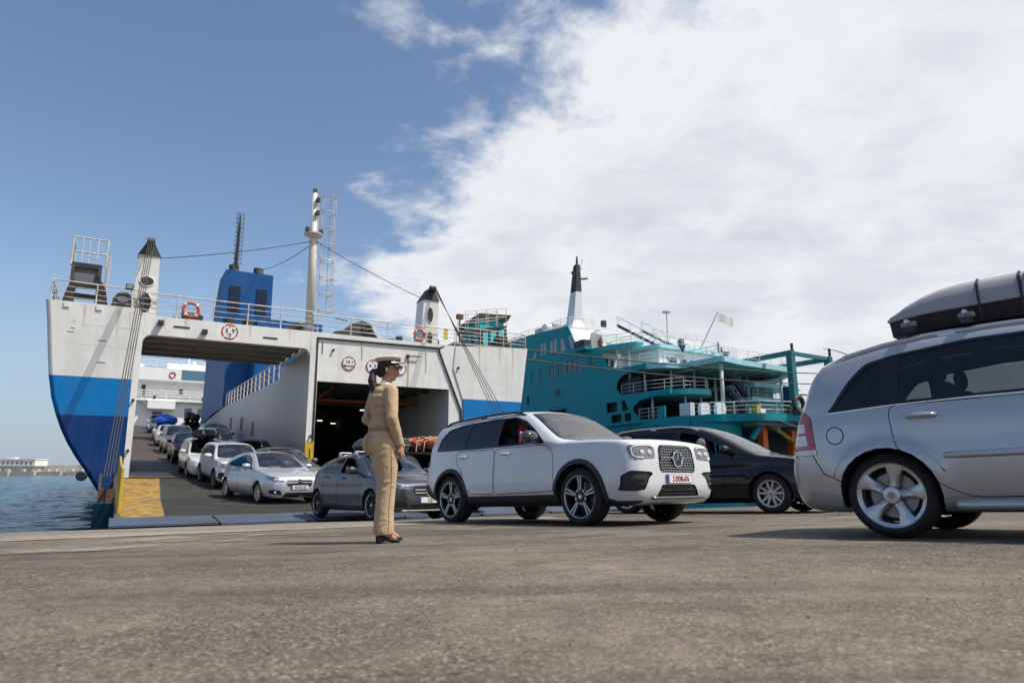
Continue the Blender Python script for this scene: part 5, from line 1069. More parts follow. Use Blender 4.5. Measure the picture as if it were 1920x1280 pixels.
        for k in range(n):
            p, q = P[k], P[(k + 1) % n]; d = (q[0] - p[0], q[1] - p[1]); l = math.hypot(*d)
            if l < 1e-5: continue
            no = [0, 0, 0]; no[i0] = -d[1] / l; no[i1] = d[0] / l; co = [0, 0, 0]; co[i0], co[i1] = p
            # only the faces this edge itself passes
            e0, e1 = min(p[0], q[0]) - .002, max(p[0], q[0]) + .002; g0, g1 = min(p[1], q[1]) - .002, max(p[1], q[1]) + .002
            fs = []
            for f in cand:
                us = [v.co[i0] for v in f.verts]; vs_ = [v.co[i1] for v in f.verts]
                if max(us) < e0 or min(us) > e1 or max(vs_) < g0 or min(vs_) > g1: continue
                fs.append(f)
            if not fs: continue
            cand |= split_faces(bm, fs, s.tagl, Vector(co), Vector(no))
        if name not in s.names: s.names.append(name)
        idx = s.names.index(name)
        for f in cand:
            c = f.calc_center_median()
            if pip(c[i0], c[i1], P) and (replace is None or s.names[f[s.tagl]] in replace): f[s.tagl] = idx
    def drop(s, test):
        bmesh.ops.delete(s.bm, geom=[f for f in s.bm.faces if test(f.calc_center_median(), s.names[f[s.tagl]])], context='FACES')
    def normal(s, co):
        loc, nor, idx, d = s.bvh.find_nearest(co)
        vs, ns = s.bvv[idx], s.bvn[idx]; w = [1 / ((loc - v).length + 1e-4) ** 2 for v in vs]; r = Vector((0, 0, 0))
        for a, b_ in zip(w, ns): r += a * b_
        return r.normalized()
    def surf(s, view, a, b_, side=1):
        """point and normal on the shell seen from the side, front, rear or top"""
        o, d = {'side': ((a, 3 * side, b_), (0, -side, 0)), 'front': ((-2, a, b_), (1, 0, 0)), 'rear': ((s.L + 2, a, b_), (-1, 0, 0)), 'plan': ((a, b_, 4), (0, 0, -1))}[view]
        h = s.bvh.ray_cast(Vector(o), Vector(d)); return (h[0], h[1]) if h[0] is not None else (Vector((a, b_, .5)) if view == 'plan' else Vector((a, side * .8, b_)), Vector((0, side, 0)))
    def emit(s, parent, mats, alias=None, off=None, children=None):
        """turn each marked region into its own mesh, split left and right where needed"""
        out = {}; off = off or {}; alias = alias or {}
        groups = {}
        for f in s.bm.faces:
            nm = s.names[f[s.tagl]]
            if nm == 'gone': continue
            key = (nm, 0)
            if nm in alias and alias[nm][1] == 'lr': key = (nm, 1 if f.calc_center_median().y > 0 else -1)
            groups.setdefault(key, []).append(f)
        for (nm, sd), fs in groups.items():
            vm = {}; vs = []; nr = []; ff = []; o_ = off.get(nm, 0.)
            for f in fs:
                q = []
                for v in f.verts:
                    if v.index not in vm or True:
                        k = vm.get(v)
                        if k is None:
                            k = len(vs); vm[v] = k; n_ = s.normal(v.co); nr.append(n_); vs.append(v.co + n_ * o_)
                    q.append(k)
                ff.append(q)
            name = alias[nm][0] if nm in alias else nm
            me = bpy.data.meshes.new(name); me.from_pydata([tuple(v) for v in vs], [], ff); me.shade_smooth(); me.normals_split_custom_set_from_vertices([tuple(n_) for n_ in nr]); me.materials.append(mats[nm])
            ob = bpy.data.objects.new(name, me); COL.objects.link(ob); ob.parent = parent; out[(nm, sd)] = ob
        s.bm.free(); return out

def plate_on(c, parent, view, y, z, w, h, txt, blue=True, ink=None, red=False, tilt=None):
    p, n_ = c.surf(view, y, z); sx = -1 if view == 'front' else 1
    pl = MB().box(p.x + sx * .004, p.x + sx * .022, y - w / 2, y + w / 2, z - h / 2, z + h / 2).build('number_plate', M_plate, parent)
    # plan: the front plate is read from in front, so right is -y there
    rt = (0, -1, 0) if view == 'front' else (0, 1, 0); X = p.x + sx * .024
    f = frame((X, y, z), rt, (0, 0, 1))
    text('plate_text', txt, h * .84, ink or M_ink, pl, frame((X, y + (-.02 if view == 'front' else .02), z - .002), rt, (0, 0, 1)), .0, .78)
    if blue:
        yb = y + (w / 2 - .022) * (1 if view == 'front' else -1); MB().box(p.x + sx * .012, p.x + sx * .0235, yb - .022, yb + .022, z - h / 2 + .002, z + h / 2 - .002).build('country_band', M_plateb, pl)
    if red:
        g = MB()
        for (ya, yb, za, zb_) in ((-w / 2, w / 2, h / 2 - .005, h / 2), (-w / 2, w / 2, -h / 2, -h / 2 + .005), (-w / 2, -w / 2 + .005, -h / 2, h / 2), (w / 2 - .005, w / 2, -h / 2, h / 2)): g.box(p.x + sx * .010, p.x + sx * .0232, y + ya, y + yb, z + za, z + zb_)
        g.build('plate_border', M_plred, pl)
    return pl
def star(c, parent, view, y, z, r, m=None):
    """a three-pointed star in a ring"""
    m = m or M_chr; p, n_ = c.surf(view, y, z); X = p.x - .02
    g = MB(); g.tube([(X, y + r * math.cos(t_), z + r * math.sin(t_)) for t_ in np.linspace(0, 2 * math.pi, 29)[:-1]], r * .10, 8, closed=True)
    for k in range(3):
        a = math.pi / 2 + k * 2 * math.pi / 3; b0 = (y + r * .13 * math.cos(a + math.pi / 2), z + r * .13 * math.sin(a + math.pi / 2)); b1 = (y - r * .13 * math.cos(a + math.pi / 2), z - r * .13 * math.sin(a + math.pi / 2)); tp = (y + r * .95 * math.cos(a), z + r * .95 * math.sin(a))
        g.add([(X + .004, *b0), (X + .004, *b1), (X + .004, *tp), (X - .014, y, z), (X - .010, *tp)], [(0, 3, 4, 2), (1, 2, 4, 3), (0, 1, 3)])
    return g.build('emblem', m, parent, smooth=True, angle=30)
def mirror_at(c, parent, x, z, side, m, sz=1.):
    p, n_ = c.surf('side', x, z, side); y0 = abs(p.y)
    g = MB(); g.ell((0, 0, 0), (.085 * sz, .125 * sz, .080 * sz), 14, 10); 
    v = [Vector(q) for q in g.v]; g.v = [tuple(Vector((max(q.x, -.075 * sz) if q.x < .03 * sz else min(q.x, .045 * sz), q.y, q.z * (1.12 if q.z < 0 else .95)))) for q in v]
    o = g.build('wing_mirror', m, parent, smooth=True, angle=50); o.location = (x - .03, side * (y0 + .145 * sz), z + .075)
    MB().bar((x - .01, side * (y0 - .02), z + .0), (x - .02, side * (y0 + .10 * sz), z + .045), .09, .035).build('mirror_stalk', M_trim, parent)
    MB().box(.046 * sz, .05 * sz, -.105 * sz, .105 * sz, -.068 * sz, .062 * sz).build('mirror_glass', M_chr, o); return o
def handle_at(c, parent, x, z, side, m, w=.22):
    p, n_ = c.surf('side', x, z, side); y = abs(p.y)
    MB().prism(circle((x, z), w * .34, 18, ry=.035), 'y', side * (y - .008), side * (y + .003)).build('handle_cup', M_seam if m is not None and False else m, parent)
    g = MB(); pts = [(x - w / 2, side * (y + .004), z), (x - w * .36, side * (y + .034), z), (x + w * .36, side * (y + .034), z + .004), (x + w / 2, side * (y + .004), z + .004)]
    g.tube(pts, [.010, .016, .016, .010], 8); return g.build('handle', m, parent, smooth=True)
def seats(parent, xs, w=.5, z=.42, ys=(-.38, .38), backs=True):
    for x in xs:
        for y in ys:
            g = MB(); g.box(x - .28, x + .25, y - .24, y + .24, z, z + .16); g.add([(x + .14, y - .24, z + .1), (x + .14, y + .24, z + .1), (x + .40, y + .21, z + .78), (x + .40, y - .21, z + .78), (x + .28, y - .24, z + .1), (x + .28, y + .24, z + .1), (x + .50, y + .21, z + .78), (x + .50, y - .21, z + .78)], [(0, 1, 2, 3), (7, 6, 5, 4), (0, 4, 5, 1), (1, 5, 6, 2), (2, 6, 7, 3), (3, 7, 4, 0)])
            o = g.build('seat', M_seat, parent, bevel=.03); MB().ell((x + .49, y, z + .90), (.05, .13, .10)).build('headrest', M_seat, o, smooth=True)
def roof_rails(c, parent, x0, x1, m, yoff=0., h=.05, drop=.10):
    for sd in (-1, 1):
        pts = []
        for x in np.linspace(x0, x1, 13):
            T = float(hspline(np.array([x]), c.top)[0]); hit = None
            for yy in np.arange(.80, .35, -.01):
                h_ = c.bvh.ray_cast(Vector((x, yy, 4)), Vector((0, 0, -1)))
                if h_[0] is not None and h_[0].z > T - .10: hit = h_[0]; break
            y = (hit.y if hit else .55) - .01; zz = (hit.z if hit else T - .05); f = (x - x0) / (x1 - x0); e = min(1, min(f, 1 - f) / .10)
            pts.append((x, sd * (y - .02), zz + h * e ** .5))
        g = MB(); g.tube(pts, .020, 8)
        for f in (.02, .5, .98): k = round(f * 12); x, y, zz = pts[k]; g.box(x - .06, x + .06, y - .018, y + .018, zz - .07, zz)
        g.build('roof_rail', m, parent, smooth=True, angle=50)
def place(o, x, y, heading, z=None, zf=drive_z, wb=None, xf=None, axles=None, ref='front'):
    """stand a car (front at local x=0, rear at +x) with the middle of one axle at x,y; heading is the way it drives"""
    a = R(heading); fx, fy = math.cos(a), math.sin(a); af, ar = axles
    k = af if ref == 'front' else ar
    F = (x + fx * (k - af), y + fy * (k - af)); Rr = (x - fx * (ar - k), y - fy * (ar - k))
    zf_, zr = zf(*F), zf(*Rr); pitch = math.atan2(zf_ - zr, ar - af)
    lx, ly = -fy, fx; zl, zr2 = zf(F[0] + lx * .75, F[1] + ly * .75), zf(F[0] - lx * .75, F[1] - ly * .75); roll = math.atan2(zl - zr2, 1.5)
    ex = Vector((-fx * math.cos(pitch), -fy * math.cos(pitch), -math.sin(pitch))); up = Vector((0, 0, 1)); left = Vector((lx, ly, math.tan(roll))).normalized()
    ey = -left; ez = ex.cross(ey).normalized(); ey = ez.cross(ex)
    O_ = Vector((F[0], F[1], zf_)) - ex * af
    o.matrix_world = Matrix(((ex.x, ey.x, ez.x, O_.x), (ex.y, ey.y, ez.y, O_.y), (ex.z, ey.z, ez.z, O_.z), (0, 0, 0, 1)))
    o.location = O_; o.rotation_euler = Matrix((ex, ey, ez)).transposed().to_euler(); return o

def park(o, S, x, y, heading, ref='front', side=1):
    """stand a car with one wheel of its right-hand side touching the ground at x,y (side=0: the middle of the car there)"""
    a = R(heading); w = max(q for _, q in S['wid']) - S.get('wtuck', .035) - S['ww'] / 2; lx, ly = -math.sin(a), math.cos(a)
    if side == 0:
        af, ar = S['axles']; return place(o, x + math.cos(a) * (ar - af) / 2, y + math.sin(a) * (ar - af) / 2, heading, axles=S['axles'])
    return place(o, x + lx * w, y + ly * w, heading, axles=S['axles'], ref=ref)
def make_car(name, label, S, group='cars leaving the ferry'):
    """build one car from its spec S"""
    o = empty(name, label=label, cat='car', group=group)
    ax, wr, L = S['axles'], S['wr'], S['top'][-1][0]
    c = Car(S['top'], S['bot'], S['wid'], S['belt'], ax, wr, S.get('tumble', .26), S.get('crown', .05), S.get('crease', ()), res=S.get('res', 1.), zm=S.get('zm', .55), arch=S.get('arch', 1.13), flare=S.get('flare', .012))
    P = S['paint']; mats = {'body': P, 'clad': M_clad, 'trim': M_trim, 'pane': S.get('glass', G_dark), 'panef': S.get('glassf', S.get('glass', G_dark)), 'screen': S.get('screen', G_scr), 'rscreen': S.get('glass', G_dark), 'seam': M_seam, 'light': M_lensd, 'lens': M_lens, 'grille': S.get('grillem', M_trim), 'intake': M_clad, 'intakec': M_clad, 'tail': M_tail, 'tailw': M_tailw, 'gone': None, 'liner': M_clad, 'doorf': P, 'doorr': P, 'chrome': M_chr, 'bootlid': P}
    lo = S.get('detail', 1)
    # doors with their gaps
    for nm, poly in (('doorf', S.get('doorf')), ('doorr', S.get('doorr'))):
        if poly:
            pl = rounded(poly, .07, 2) if lo > 1 else rounded(poly, .06, 1)
            if lo > 1: c.cut(inset(pl, -S.get('gap', .005)), 'side', 'seam'); c.cut(inset(pl, S.get('gap', .005)), 'side', nm)
            else: c.cut(pl, 'side', nm)
    for poly, vw in S.get('seams', ()):
        c.cut(inset(poly, -.005), vw, 'seam', replace=('body',)); c.cut(inset(poly, .004), vw, 'body', replace=('seam',))
    # lower cladding, wheel arches
    for poly, vw, nm in S.get('panels', ()): c.cut(poly, vw, nm, replace=('body', 'doorf', 'doorr', 'seam'))
    for a in ax:
        if S.get('archclad'): c.cut(circle((a, wr), c.arch + S['archclad'], 26), 'side', 'clad', replace=('body', 'doorf', 'doorr', 'seam'))
        c.cut(circle((a, wr), c.arch, 26 if lo > 1 else 18), 'side', 'gone')
    wfull = max(w for _, w in S['wid'])
    for f in c.bm.faces:
        m = f.calc_center_median()
        for a in ax:
            if (m.x - a) ** 2 + (m.z - wr) ** 2 < (c.arch - .003) ** 2 and abs(m.y) > wfull - .36: f[c.tagl] = c.names.index('gone')
    # glass: black surround first, then each pane
    if S.get('dlo'): c.cut(rounded(S['dlo'], .05, 3), 'side', 'trim')
    for i, w in enumerate(S.get('panes', ())):
        nm = 'panef' if i == 0 else 'pane%d' % i; mats[nm] = mats['panef' if i == 0 else 'pane']
        c.cut(rounded(w, S.get('wround', .05), 3), 'side', nm)
    if S.get('open') : pass
    if S.get('ws'):
        c.cut(rounded(inset(S['ws'], -.03), .06, 3), 'front', 'trim', replace=('body', 'trim')); c.cut(rounded(S['ws'], .07, 3), 'front', 'screen', replace=('body', 'trim', 'seam'))
    if S.get('rw'): c.cut(rounded(S['rw'], .07, 3), 'rear', 'rscreen', replace=('body', 'trim', 'seam'))
    for poly, vw, nm in S.get('late', ()): c.cut(poly, vw, nm)
    hole = S.get('open')
    if hole:      # a wound-down window: the pane is gone on the side named
        idx = c.names.index('panef')
        for f in c.bm.faces:
            if f[c.tagl] == idx and f.calc_center_median().y * hole > 0: f[c.tagl] = c.names.index('gone')
    al = {'doorf': ('door', 'lr'), 'doorr': ('door', 'lr'), 'pane1': ('window', 'lr'), 'pane2': ('window', 'lr'), 'pane3': ('window', 'lr'), 'panef': ('window', 'lr'), 'screen': ('windscreen', ''), 'rscreen': ('rear_window', ''), 'clad': ('cladding', ''), 'trim': ('window_trim', ''), 'seam': ('panel_gap', 'lr'), 'light': ('headlight', 'lr'), 'lens': ('lamp_lens', 'lr'), 'tail': ('tail_light', 'lr'), 'tailw': ('tail_lens', 'lr'), 'intake': ('air_intake', 'lr'), 'intakec': ('lower_grille', ''), 'chrome': ('chrome_strip', '')}
    parts = c.emit(o, mats, al, {'pane1': -.006, 'pane2': -.006, 'pane3': -.006, 'panef': -.006, 'screen': -.004, 'rscreen': -.004, 'seam': -.004, 'grille': -.012, 'intake': -.02, 'intakec': -.02, 'light': .002, 'tail': .006, 'tailw': .007, 'clad': .006, 'lens': .004})
    # wheel wells and floor
    wmax = max(w for _, w in S['wid'])
    for a in ax:
        for sd in (-1, 1):
            g = MB(); rows = [[(a + (c.arch + .002) * math.cos(t_), sd * yy, max(wr + (c.arch + .002) * math.sin(t_), .15)) for t_ in np.linspace(-.25, math.pi + .25, 18)] for yy in (wmax - .045, wmax - .34)]
            g.sheet(rows); g.add(rows[1], [tuple(range(18))]); g.build('wheel_well', M_cab, o)
            wheel(o, a, sd * (wmax - S.get('wtuck', .035) - S['ww'] / 2), wr, wr, S['rim'], S['ww'], S['wheel'], sd)
    zc = .40
    MB().box(ax[0] + c.arch + .06, ax[1] - c.arch - .02, -wmax + .18, wmax - .18, .24, zc).build('floor', M_cab, o)
    MB().box(ax[0] + .2, ax[0] + c.arch + .28, -wmax + .2, wmax - .2, zc, S['dash']).build('dashboard', M_cab, o)
    if lo >= 1:
        seats(o, S['seats'], z=zc + S.get('seatz', .06))
        xs_ = S['seats'][0]; sd = -1 if not S.get('rhd') else 1
        st_ = MB(); m_ = Matrix.Translation((xs_ - .38, -.38, zc + .52)) @ Matrix.Rotation(R(-65), 4, 'Y'); st_.tube([m_ @ Vector((.18 * math.cos(t_), .18 * math.sin(t_), 0)) for t_ in np.linspace(0, 6.28, 17)[:-1]], .016, 6, closed=True); st_.build('steering_wheel', M_cab, o)
        MB().box(S['seats'][-1] + .52, S['seats'][-1] + .56, -wmax + .2, wmax - .2, zc, S.get('parcel', .92)).build('rear_bulkhead', M_cab, o)
    for sd in (-1, 1):
        if S.get('mirror'): mirror_at(c, o, *S['mirror'], sd, S.get('mirrorm', P), S.get('mirrors', 1.))
        for (x, z, which) in S.get('handles', ()):
            d = parts.get((which, sd)); handle_at(c, d if d else o, x, z, sd, S.get('handlem', P))
    if S.get('rails'): roof_rails(c, o, *S['rails'])
    o['axles'] = list(ax)
    return o, c, parts

# ---- the white three-row SUV in the middle of the picture
suv = dict(paint=P_white, detail=2, res=1.3,
  top=[(0, .60), (.007, .76), (.020, .90), (.042, .985), (.085, 1.03), (.20, 1.06), (.55, 1.092), (.95, 1.118), (1.20, 1.13), (1.34, 1.185), (1.60, 1.335), (1.84, 1.49), (1.98, 1.57), (2.12, 1.62), (2.4, 1.648), (3.0, 1.658), (3.7, 1.645), (4.18, 1.61), (4.32, 1.56), (4.385, 1.45), (4.46, 1.20), (4.52, 1.02), (4.57, .85), (4.60, .70), (4.61, .58)],
  bot=[(0, .42), (.03, .33), (.10, .27), (.3, .24), (.6, .24), (1.4, .26), (3.2, .26), (3.9, .27), (4.2, .31), (4.5, .40), (4.61, .50)],
  wid=[(0, .60), (.010, .69), (.030, .765), (.07, .825), (.14, .87), (.28, .902), (.6, .916), (1.2, .917), (2.8, .917), (3.9, .912), (4.25, .89), (4.42, .85), (4.52, .80), (4.58, .72), (4.61, .60)],
  belt=[(0, .70), (.03, .84), (.1, .965), (.3, 1.015), (.9, 1.045), (1.3, 1.055), (2.2, 1.065), (3.4, 1.085), (4.1, 1.10), (4.35, 1.08), (4.61, .62)],
  axles=(.88, 3.70), wr=.362, rim=.276, ww=.235, wheel='star5', tumble=.30, crown=.055, crease=((.93, .010, .10), (.46, .016, .10)), arch=1.14, archclad=.062, flare=.02, wtuck=.012,
  dlo=[(1.53, 1.085), (2.0, 1.09), (3.2, 1.10), (4.17, 1.125), (4.10, 1.34), (3.95, 1.475), (3.6, 1.525), (2.8, 1.55), (2.28, 1.53), (2.03, 1.445), (1.78, 1.285)],
  panes=([(1.66, 1.11), (2.55, 1.118), (2.55, 1.515), (2.31, 1.51), (2.06, 1.425), (1.80, 1.27)], [(2.63, 1.118), (3.36, 1.127), (3.34, 1.50), (2.63, 1.515)], [(3.43, 1.13), (4.11, 1.145), (4.04, 1.33), (3.90, 1.45), (3.56, 1.498), (3.42, 1.505)]), wround=.035,
  ws=[(-.71, 1.155), (-.4, 1.135), (0, 1.13), (.4, 1.135), (.71, 1.155), (.60, 1.53), (.3, 1.565), (0, 1.57), (-.3, 1.565), (-.60, 1.53)], rw=[(-.62, 1.12), (.62, 1.12), (.55, 1.48), (-.55, 1.48)],
  doorf=[(1.33, .44), (2.59, .42), (2.60, 1.075), (1.50, 1.065), (1.36, .95)], doorr=[(2.61, .42), (3.22, .44), (3.42, .80), (3.56, .90), (3.56, 1.085), (2.62, 1.075)],
  panels=[([(-.1, .16), (4.8, .16), (4.8, .395), (1.0, .395), (.62, .40), (.3, .30), (-.1, .30)], 'side', 'clad'), ([(4.1, .16), (4.8, .16), (4.8, .62), (4.35, .60), (4.15, .42)], 'side', 'clad')],
  late=[(rounded([(.435, .80), (.76, .785), (.815, .82), (.83, .93), (.80, .965), (.47, .975), (.42, .93)], .03, 3), 'front', 'light'), (rounded([(-.435, .80), (-.76, .785), (-.815, .82), (-.83, .93), (-.80, .965), (-.47, .975), (-.42, .93)], .03, 3), 'front', 'light'),
        (rounded([(-.335, .63), (.335, .63), (.375, .68), (.355, .925), (.30, .975), (-.30, .975), (-.355, .925), (-.375, .68)], .04, 3), 'front', 'grille'),
        (rounded([(-.44, .335), (.44, .335), (.34, .485), (-.34, .485)], .02, 2), 'front', 'intakec'),
        (rounded([(.66, .425), (.80, .41), (.888, .42), (.888, .60), (.84, .655), (.54, .64), (.50, .615), (.58, .57)], .025, 3), 'front', 'intake'), (rounded([(-.66, .425), (-.80, .41), (-.888, .42), (-.888, .60), (-.84, .655), (-.54, .64), (-.50, .615), (-.58, .57)], .025, 3), 'front', 'intake'),
        (rounded([(4.33, .90), (4.60, .90), (4.60, 1.03), (4.40, 1.06)], .03, 3), 'side', 'tail')],
  mirror=(1.70, 1.10), mirrorm=mat('mirror_black', (.02, .02, .022), .12, coat=1.), mirrors=1.12, handles=((2.36, .985, 'doorf'), (3.38, .995, 'doorr')), rails=(2.08, 4.20, M_trim, 0, .055), glass=G_priv, glassf=G_mid, open=1, dash=1.02, seats=(2.18, 2.95, 3.55), parcel=1.0)
W_SUV, c, pp = make_car('white_suv', 'white three-row SUV with black roof rails and star grille, beside the uniformed woman', suv)
# grille: chrome pins, bar and star; lamps; bumper trim; plate
g = MB()
for j in range(10):
    for i in range(-10, 11):
        y = (i + (.5 if j % 2 else 0)) * .035; z = .655 + j * .0335
        if abs(y) > .345 - max(0, z - .86) * .5 or ((y ** 2 + (z - .80) ** 2) < .108 ** 2) or abs(z - .815) < .022: continue
        p, n_ = c.surf('front', y, z); g.box(p.x - .004, p.x + .012, y - .006, y + .006, z - .006, z + .006)
tag(g.build('grille_pins', M_chr, W_SUV), kind='stuff')
for sd in (-1, 1):
    g = MB(); pts = [(c.surf('front', sd * y, .815)[0].x - .012, sd * y, .815) for y in np.linspace(.105, .335, 8)]; g.tube(pts, .016, 8); g.build('grille_bar', M_chr, W_SUV)
    for y in (.17, .24, .31): p = c.surf('front', sd * y, .815)[0]; MB().box(p.x - .032, p.x - .020, sd * y - .022, sd * y + .022, .809, .821).build('bar_slot', M_trim, W_SUV)
    # headlamp internals
    for (y, z, r_) in ((.53, .865, .045), (.66, .865, .045)): p = c.surf('front', sd * y, z)[0]; MB().ell((p.x - .002, sd * y, z), (.016, r_, r_ * .85)).build('projector', M_lens, pp[('light', sd)], smooth=True)
    g = MB(); pts = []
    for y, z in [(.445, .94), (.52, .957), (.66, .955), (.76, .948), (.80, .92), (.80, .84), (.76, .81), (.66, .808)]: p = c.surf('front', sd * y, z)[0]; pts.append((p.x - .010, sd * y, z))
    g.tube(pts, .009, 6); g.build('daylight_strip', M_wp, pp[('light', sd)])
    for z in (.49, .55): pts = [(c.surf('front', sd * y, z)[0].x + .008, sd * y, z) for y in np.linspace(.64, .84, 6)]; MB().tube(pts, .008, 5).build('intake_vane', M_trim, W_SUV)
    p = c.surf('front', sd * .62, .30)[0]
g = MB(); pts = [(c.surf('front', y, .325)[0].x - .012, y, .325) for y in np.linspace(-.52, .52, 17)]; g.tube(pts, .020, 8); g.build('skid_plate', mat('skid_grey', (.20, .20, .21), .3, .7), W_SUV, smooth=True)
for z in (.375, .42): MB().tube([(c.surf('front', y, z)[0].x + .012, y, z) for y in np.linspace(-.36, .36, 9)], .009, 5).build('intake_vane', M_trim, W_SUV)
sb = MB(); p0 = c.surf('front', 0, .80)[0]; sb.lathe([(0, -.012), (.085, -.012), (.10, .0), (.10, .02)], 28, 'x', (p0.x - .006, 0, .80)); sb.build('emblem_dish', M_trim, W_SUV)
star(c, W_SUV, 'front', 0, .80, .094); plate_on(c, W_SUV, 'front', 0, .555, .52, .11, '2-DDB-676', True, M_plred, True)
park(W_SUV, suv, .95, 8.95, -49.5)

# ---- templates for the other cars: a hatchback, a people carrier, a saloon
HATCH = dict(res=.85, detail=1,
  top=[(0, .48), (.012, .60), (.04, .70), (.09, .76), (.18, .80), (.45, .865), (.9, .945), (1.18, .985), (1.32, 1.03), (1.7, 1.225), (2.05, 1.375), (2.4, 1.43), (2.8, 1.425), (3.3, 1.365), (3.72, 1.25), (3.86, 1.17), (4.02, .98), (4.14, .86), (4.24, .66), (4.29, .48)],
  bot=[(0, .34), (.04, .24), (.15, .19), (.5, .18), (3.6, .18), (4.0, .22), (4.2, .32), (4.29, .42)],
  wid=[(0, .46), (.012, .56), (.04, .66), (.09, .74), (.18, .81), (.35, .86), (.7, .885), (1.3, .89), (3.3, .89), (3.8, .87), (4.05, .80), (4.2, .70), (4.29, .52)],
  belt=[(0, .56), (.06, .68), (.18, .765), (.5, .83), (1.2, .905), (2, .93), (3, .96), (3.7, .995), (4.1, .88), (4.29, .53)],
  axles=(.93, 3.63), wr=.316, rim=.232, ww=.21, wheel='dark', tumble=.36, crown=.055, crease=((.80, .014, .10), (.40, .012, .09)),
  dlo=[(1.56, .94), (3.55, 1.005), (3.42, 1.11), (3.1, 1.22), (2.6, 1.315), (2.3, 1.325), (2.02, 1.27), (1.78, 1.13)],
  panes=([(1.66, .962), (2.48, .975), (2.44, 1.30), (2.28, 1.302), (2.05, 1.25), (1.82, 1.12)], [(2.56, .98), (3.45, 1.012), (3.36, 1.10), (3.08, 1.20), (2.62, 1.29), (2.53, 1.297)]), wround=.03,
  ws=[(-.66, 1.02), (0, 1.0), (.66, 1.02), (.52, 1.345), (0, 1.375), (-.52, 1.345)], rw=[(-.5, 1.03), (.5, 1.03), (.42, 1.2), (-.42, 1.2)],
  doorf=[(1.42, .30), (2.52, .28), (2.52, .96), (1.56, .93), (1.40, .80)], doorr=[(2.54, .28), (3.1, .30), (3.25, .62), (3.38, .75), (3.40, .985), (2.54, .96)],
  late=[(rounded([(.44, .62), (.70, .635), (.83, .70), (.85, .775), (.72, .765), (.50, .715)], .03, 3), 'front', 'light'), (rounded([(-.44, .62), (-.70, .635), (-.83, .70), (-.85, .775), (-.72, .765), (-.50, .715)], .03, 3), 'front', 'light'),
        (rounded([(-.34, .50), (.34, .50), (.40, .58), (.36, .69), (-.36, .69), (-.40, .58)], .03, 2), 'front', 'grille'), (rounded([(-.48, .22), (.48, .22), (.40, .34), (-.40, .34)], .02, 2), 'front', 'intakec'),
        (rounded([(.50, .27), (.80, .31), (.82, .42), (.55, .40)], .03, 2), 'front', 'intake'), (rounded([(-.50, .27), (-.80, .31), (-.82, .42), (-.55, .40)], .03, 2), 'front', 'intake'), (rounded([(3.85, .78), (4.2, .80), (4.12, .92), (3.9, .93)], .02, 2), 'side', 'tail')],
  mirror=(1.66, .95), handles=((2.30, .875, 'doorf'), (3.16, .90, 'doorr')), dash=.90, seats=(1.95, 2.75), parcel=.9, seatz=-.06)
MPV = dict(res=.85, detail=1,
  top=[(0, .52), (.012, .64), (.04, .75), (.09, .82), (.18, .87), (.45, .95), (.9, 1.035), (1.1, 1.07), (1.24, 1.12), (1.7, 1.375), (2.1, 1.57), (2.4, 1.66), (2.9, 1.715), (3.6, 1.715), (4.25, 1.66), (4.45, 1.60), (4.58, 1.42), (4.70, 1.10), (4.78, .85), (4.83, .66), (4.85, .50)],
  bot=[(0, .36), (.04, .26), (.15, .20), (.5, .19), (4.1, .19), (4.5, .23), (4.8, .36), (4.85, .44)],
  wid=[(0, .48), (.012, .58), (.04, .69), (.09, .77), (.18, .84), (.35, .90), (.7, .94), (1.3, .95), (4.0, .95), (4.4, .93), (4.65, .88), (4.78, .80), (4.85, .64)],
  belt=[(0, .60), (.06, .73), (.18, .83), (.5, .91), (1.2, .985), (2., 1.02), (3.5, 1.06), (4.4, 1.08), (4.7, .95), (4.85, .56)],
  axles=(.97, 3.89), wr=.335, rim=.232, ww=.22, wheel='ten', tumble=.27, crown=.06, crease=((.90, .012, .10), (.45, .014, .10)),
  dlo=[(1.42, 1.035), (3.0, 1.06), (4.48, 1.10), (4.40, 1.38), (4.15, 1.52), (3.4, 1.58), (2.7, 1.575), (2.3, 1.50), (1.9, 1.315)],
  panes=([(1.86, 1.062), (2.70, 1.072), (2.68, 1.54), (2.62, 1.535), (2.35, 1.475), (1.98, 1.305), (1.86, 1.245)], [(2.80, 1.075), (3.80, 1.095), (3.80, 1.535), (2.80, 1.548)], [(3.90, 1.10), (4.42, 1.118), (4.34, 1.37), (4.12, 1.48), (3.9, 1.52)], [(1.52, 1.055), (1.78, 1.06), (1.78, 1.19)]), wround=.04,
  ws=[(-.74, 1.13), (0, 1.09), (.74, 1.13), (.60, 1.60), (0, 1.635), (-.60, 1.60)], rw=[(-.6, 1.14), (.6, 1.14), (.55, 1.52), (-.55, 1.52)],
  doorf=[(1.48, .34), (2.74, .32), (2.75, 1.05), (1.56, 1.03), (1.46, .9)], doorr=[(2.77, .32), (3.42, .34), (3.55, .70), (3.82, .80), (3.84, 1.07), (2.77, 1.05)],
  late=[(rounded([(.46, .68), (.74, .70), (.87, .76), (.885, .85), (.76, .84), (.52, .79)], .03, 3), 'front', 'lens'), (rounded([(-.46, .68), (-.74, .70), (-.87, .76), (-.885, .85), (-.76, .84), (-.52, .79)], .03, 3), 'front', 'lens'),
        (rounded([(-.42, .66), (.42, .66), (.46, .76), (-.46, .76)], .02, 2), 'front', 'grille'), (rounded([(-.55, .25), (.55, .25), (.48, .42), (-.48, .42)], .02, 2), 'front', 'intakec'), (rounded([(4.42, .90), (4.78, .90), (4.72, 1.15), (4.5, 1.16)], .02, 2), 'side', 'tail')],
  mirror=(1.72, 1.07), handles=((2.52, .95, 'doorf'), (3.65, .96, 'doorr')), dash=1.0, seats=(2.22, 3.1), parcel=1.0)
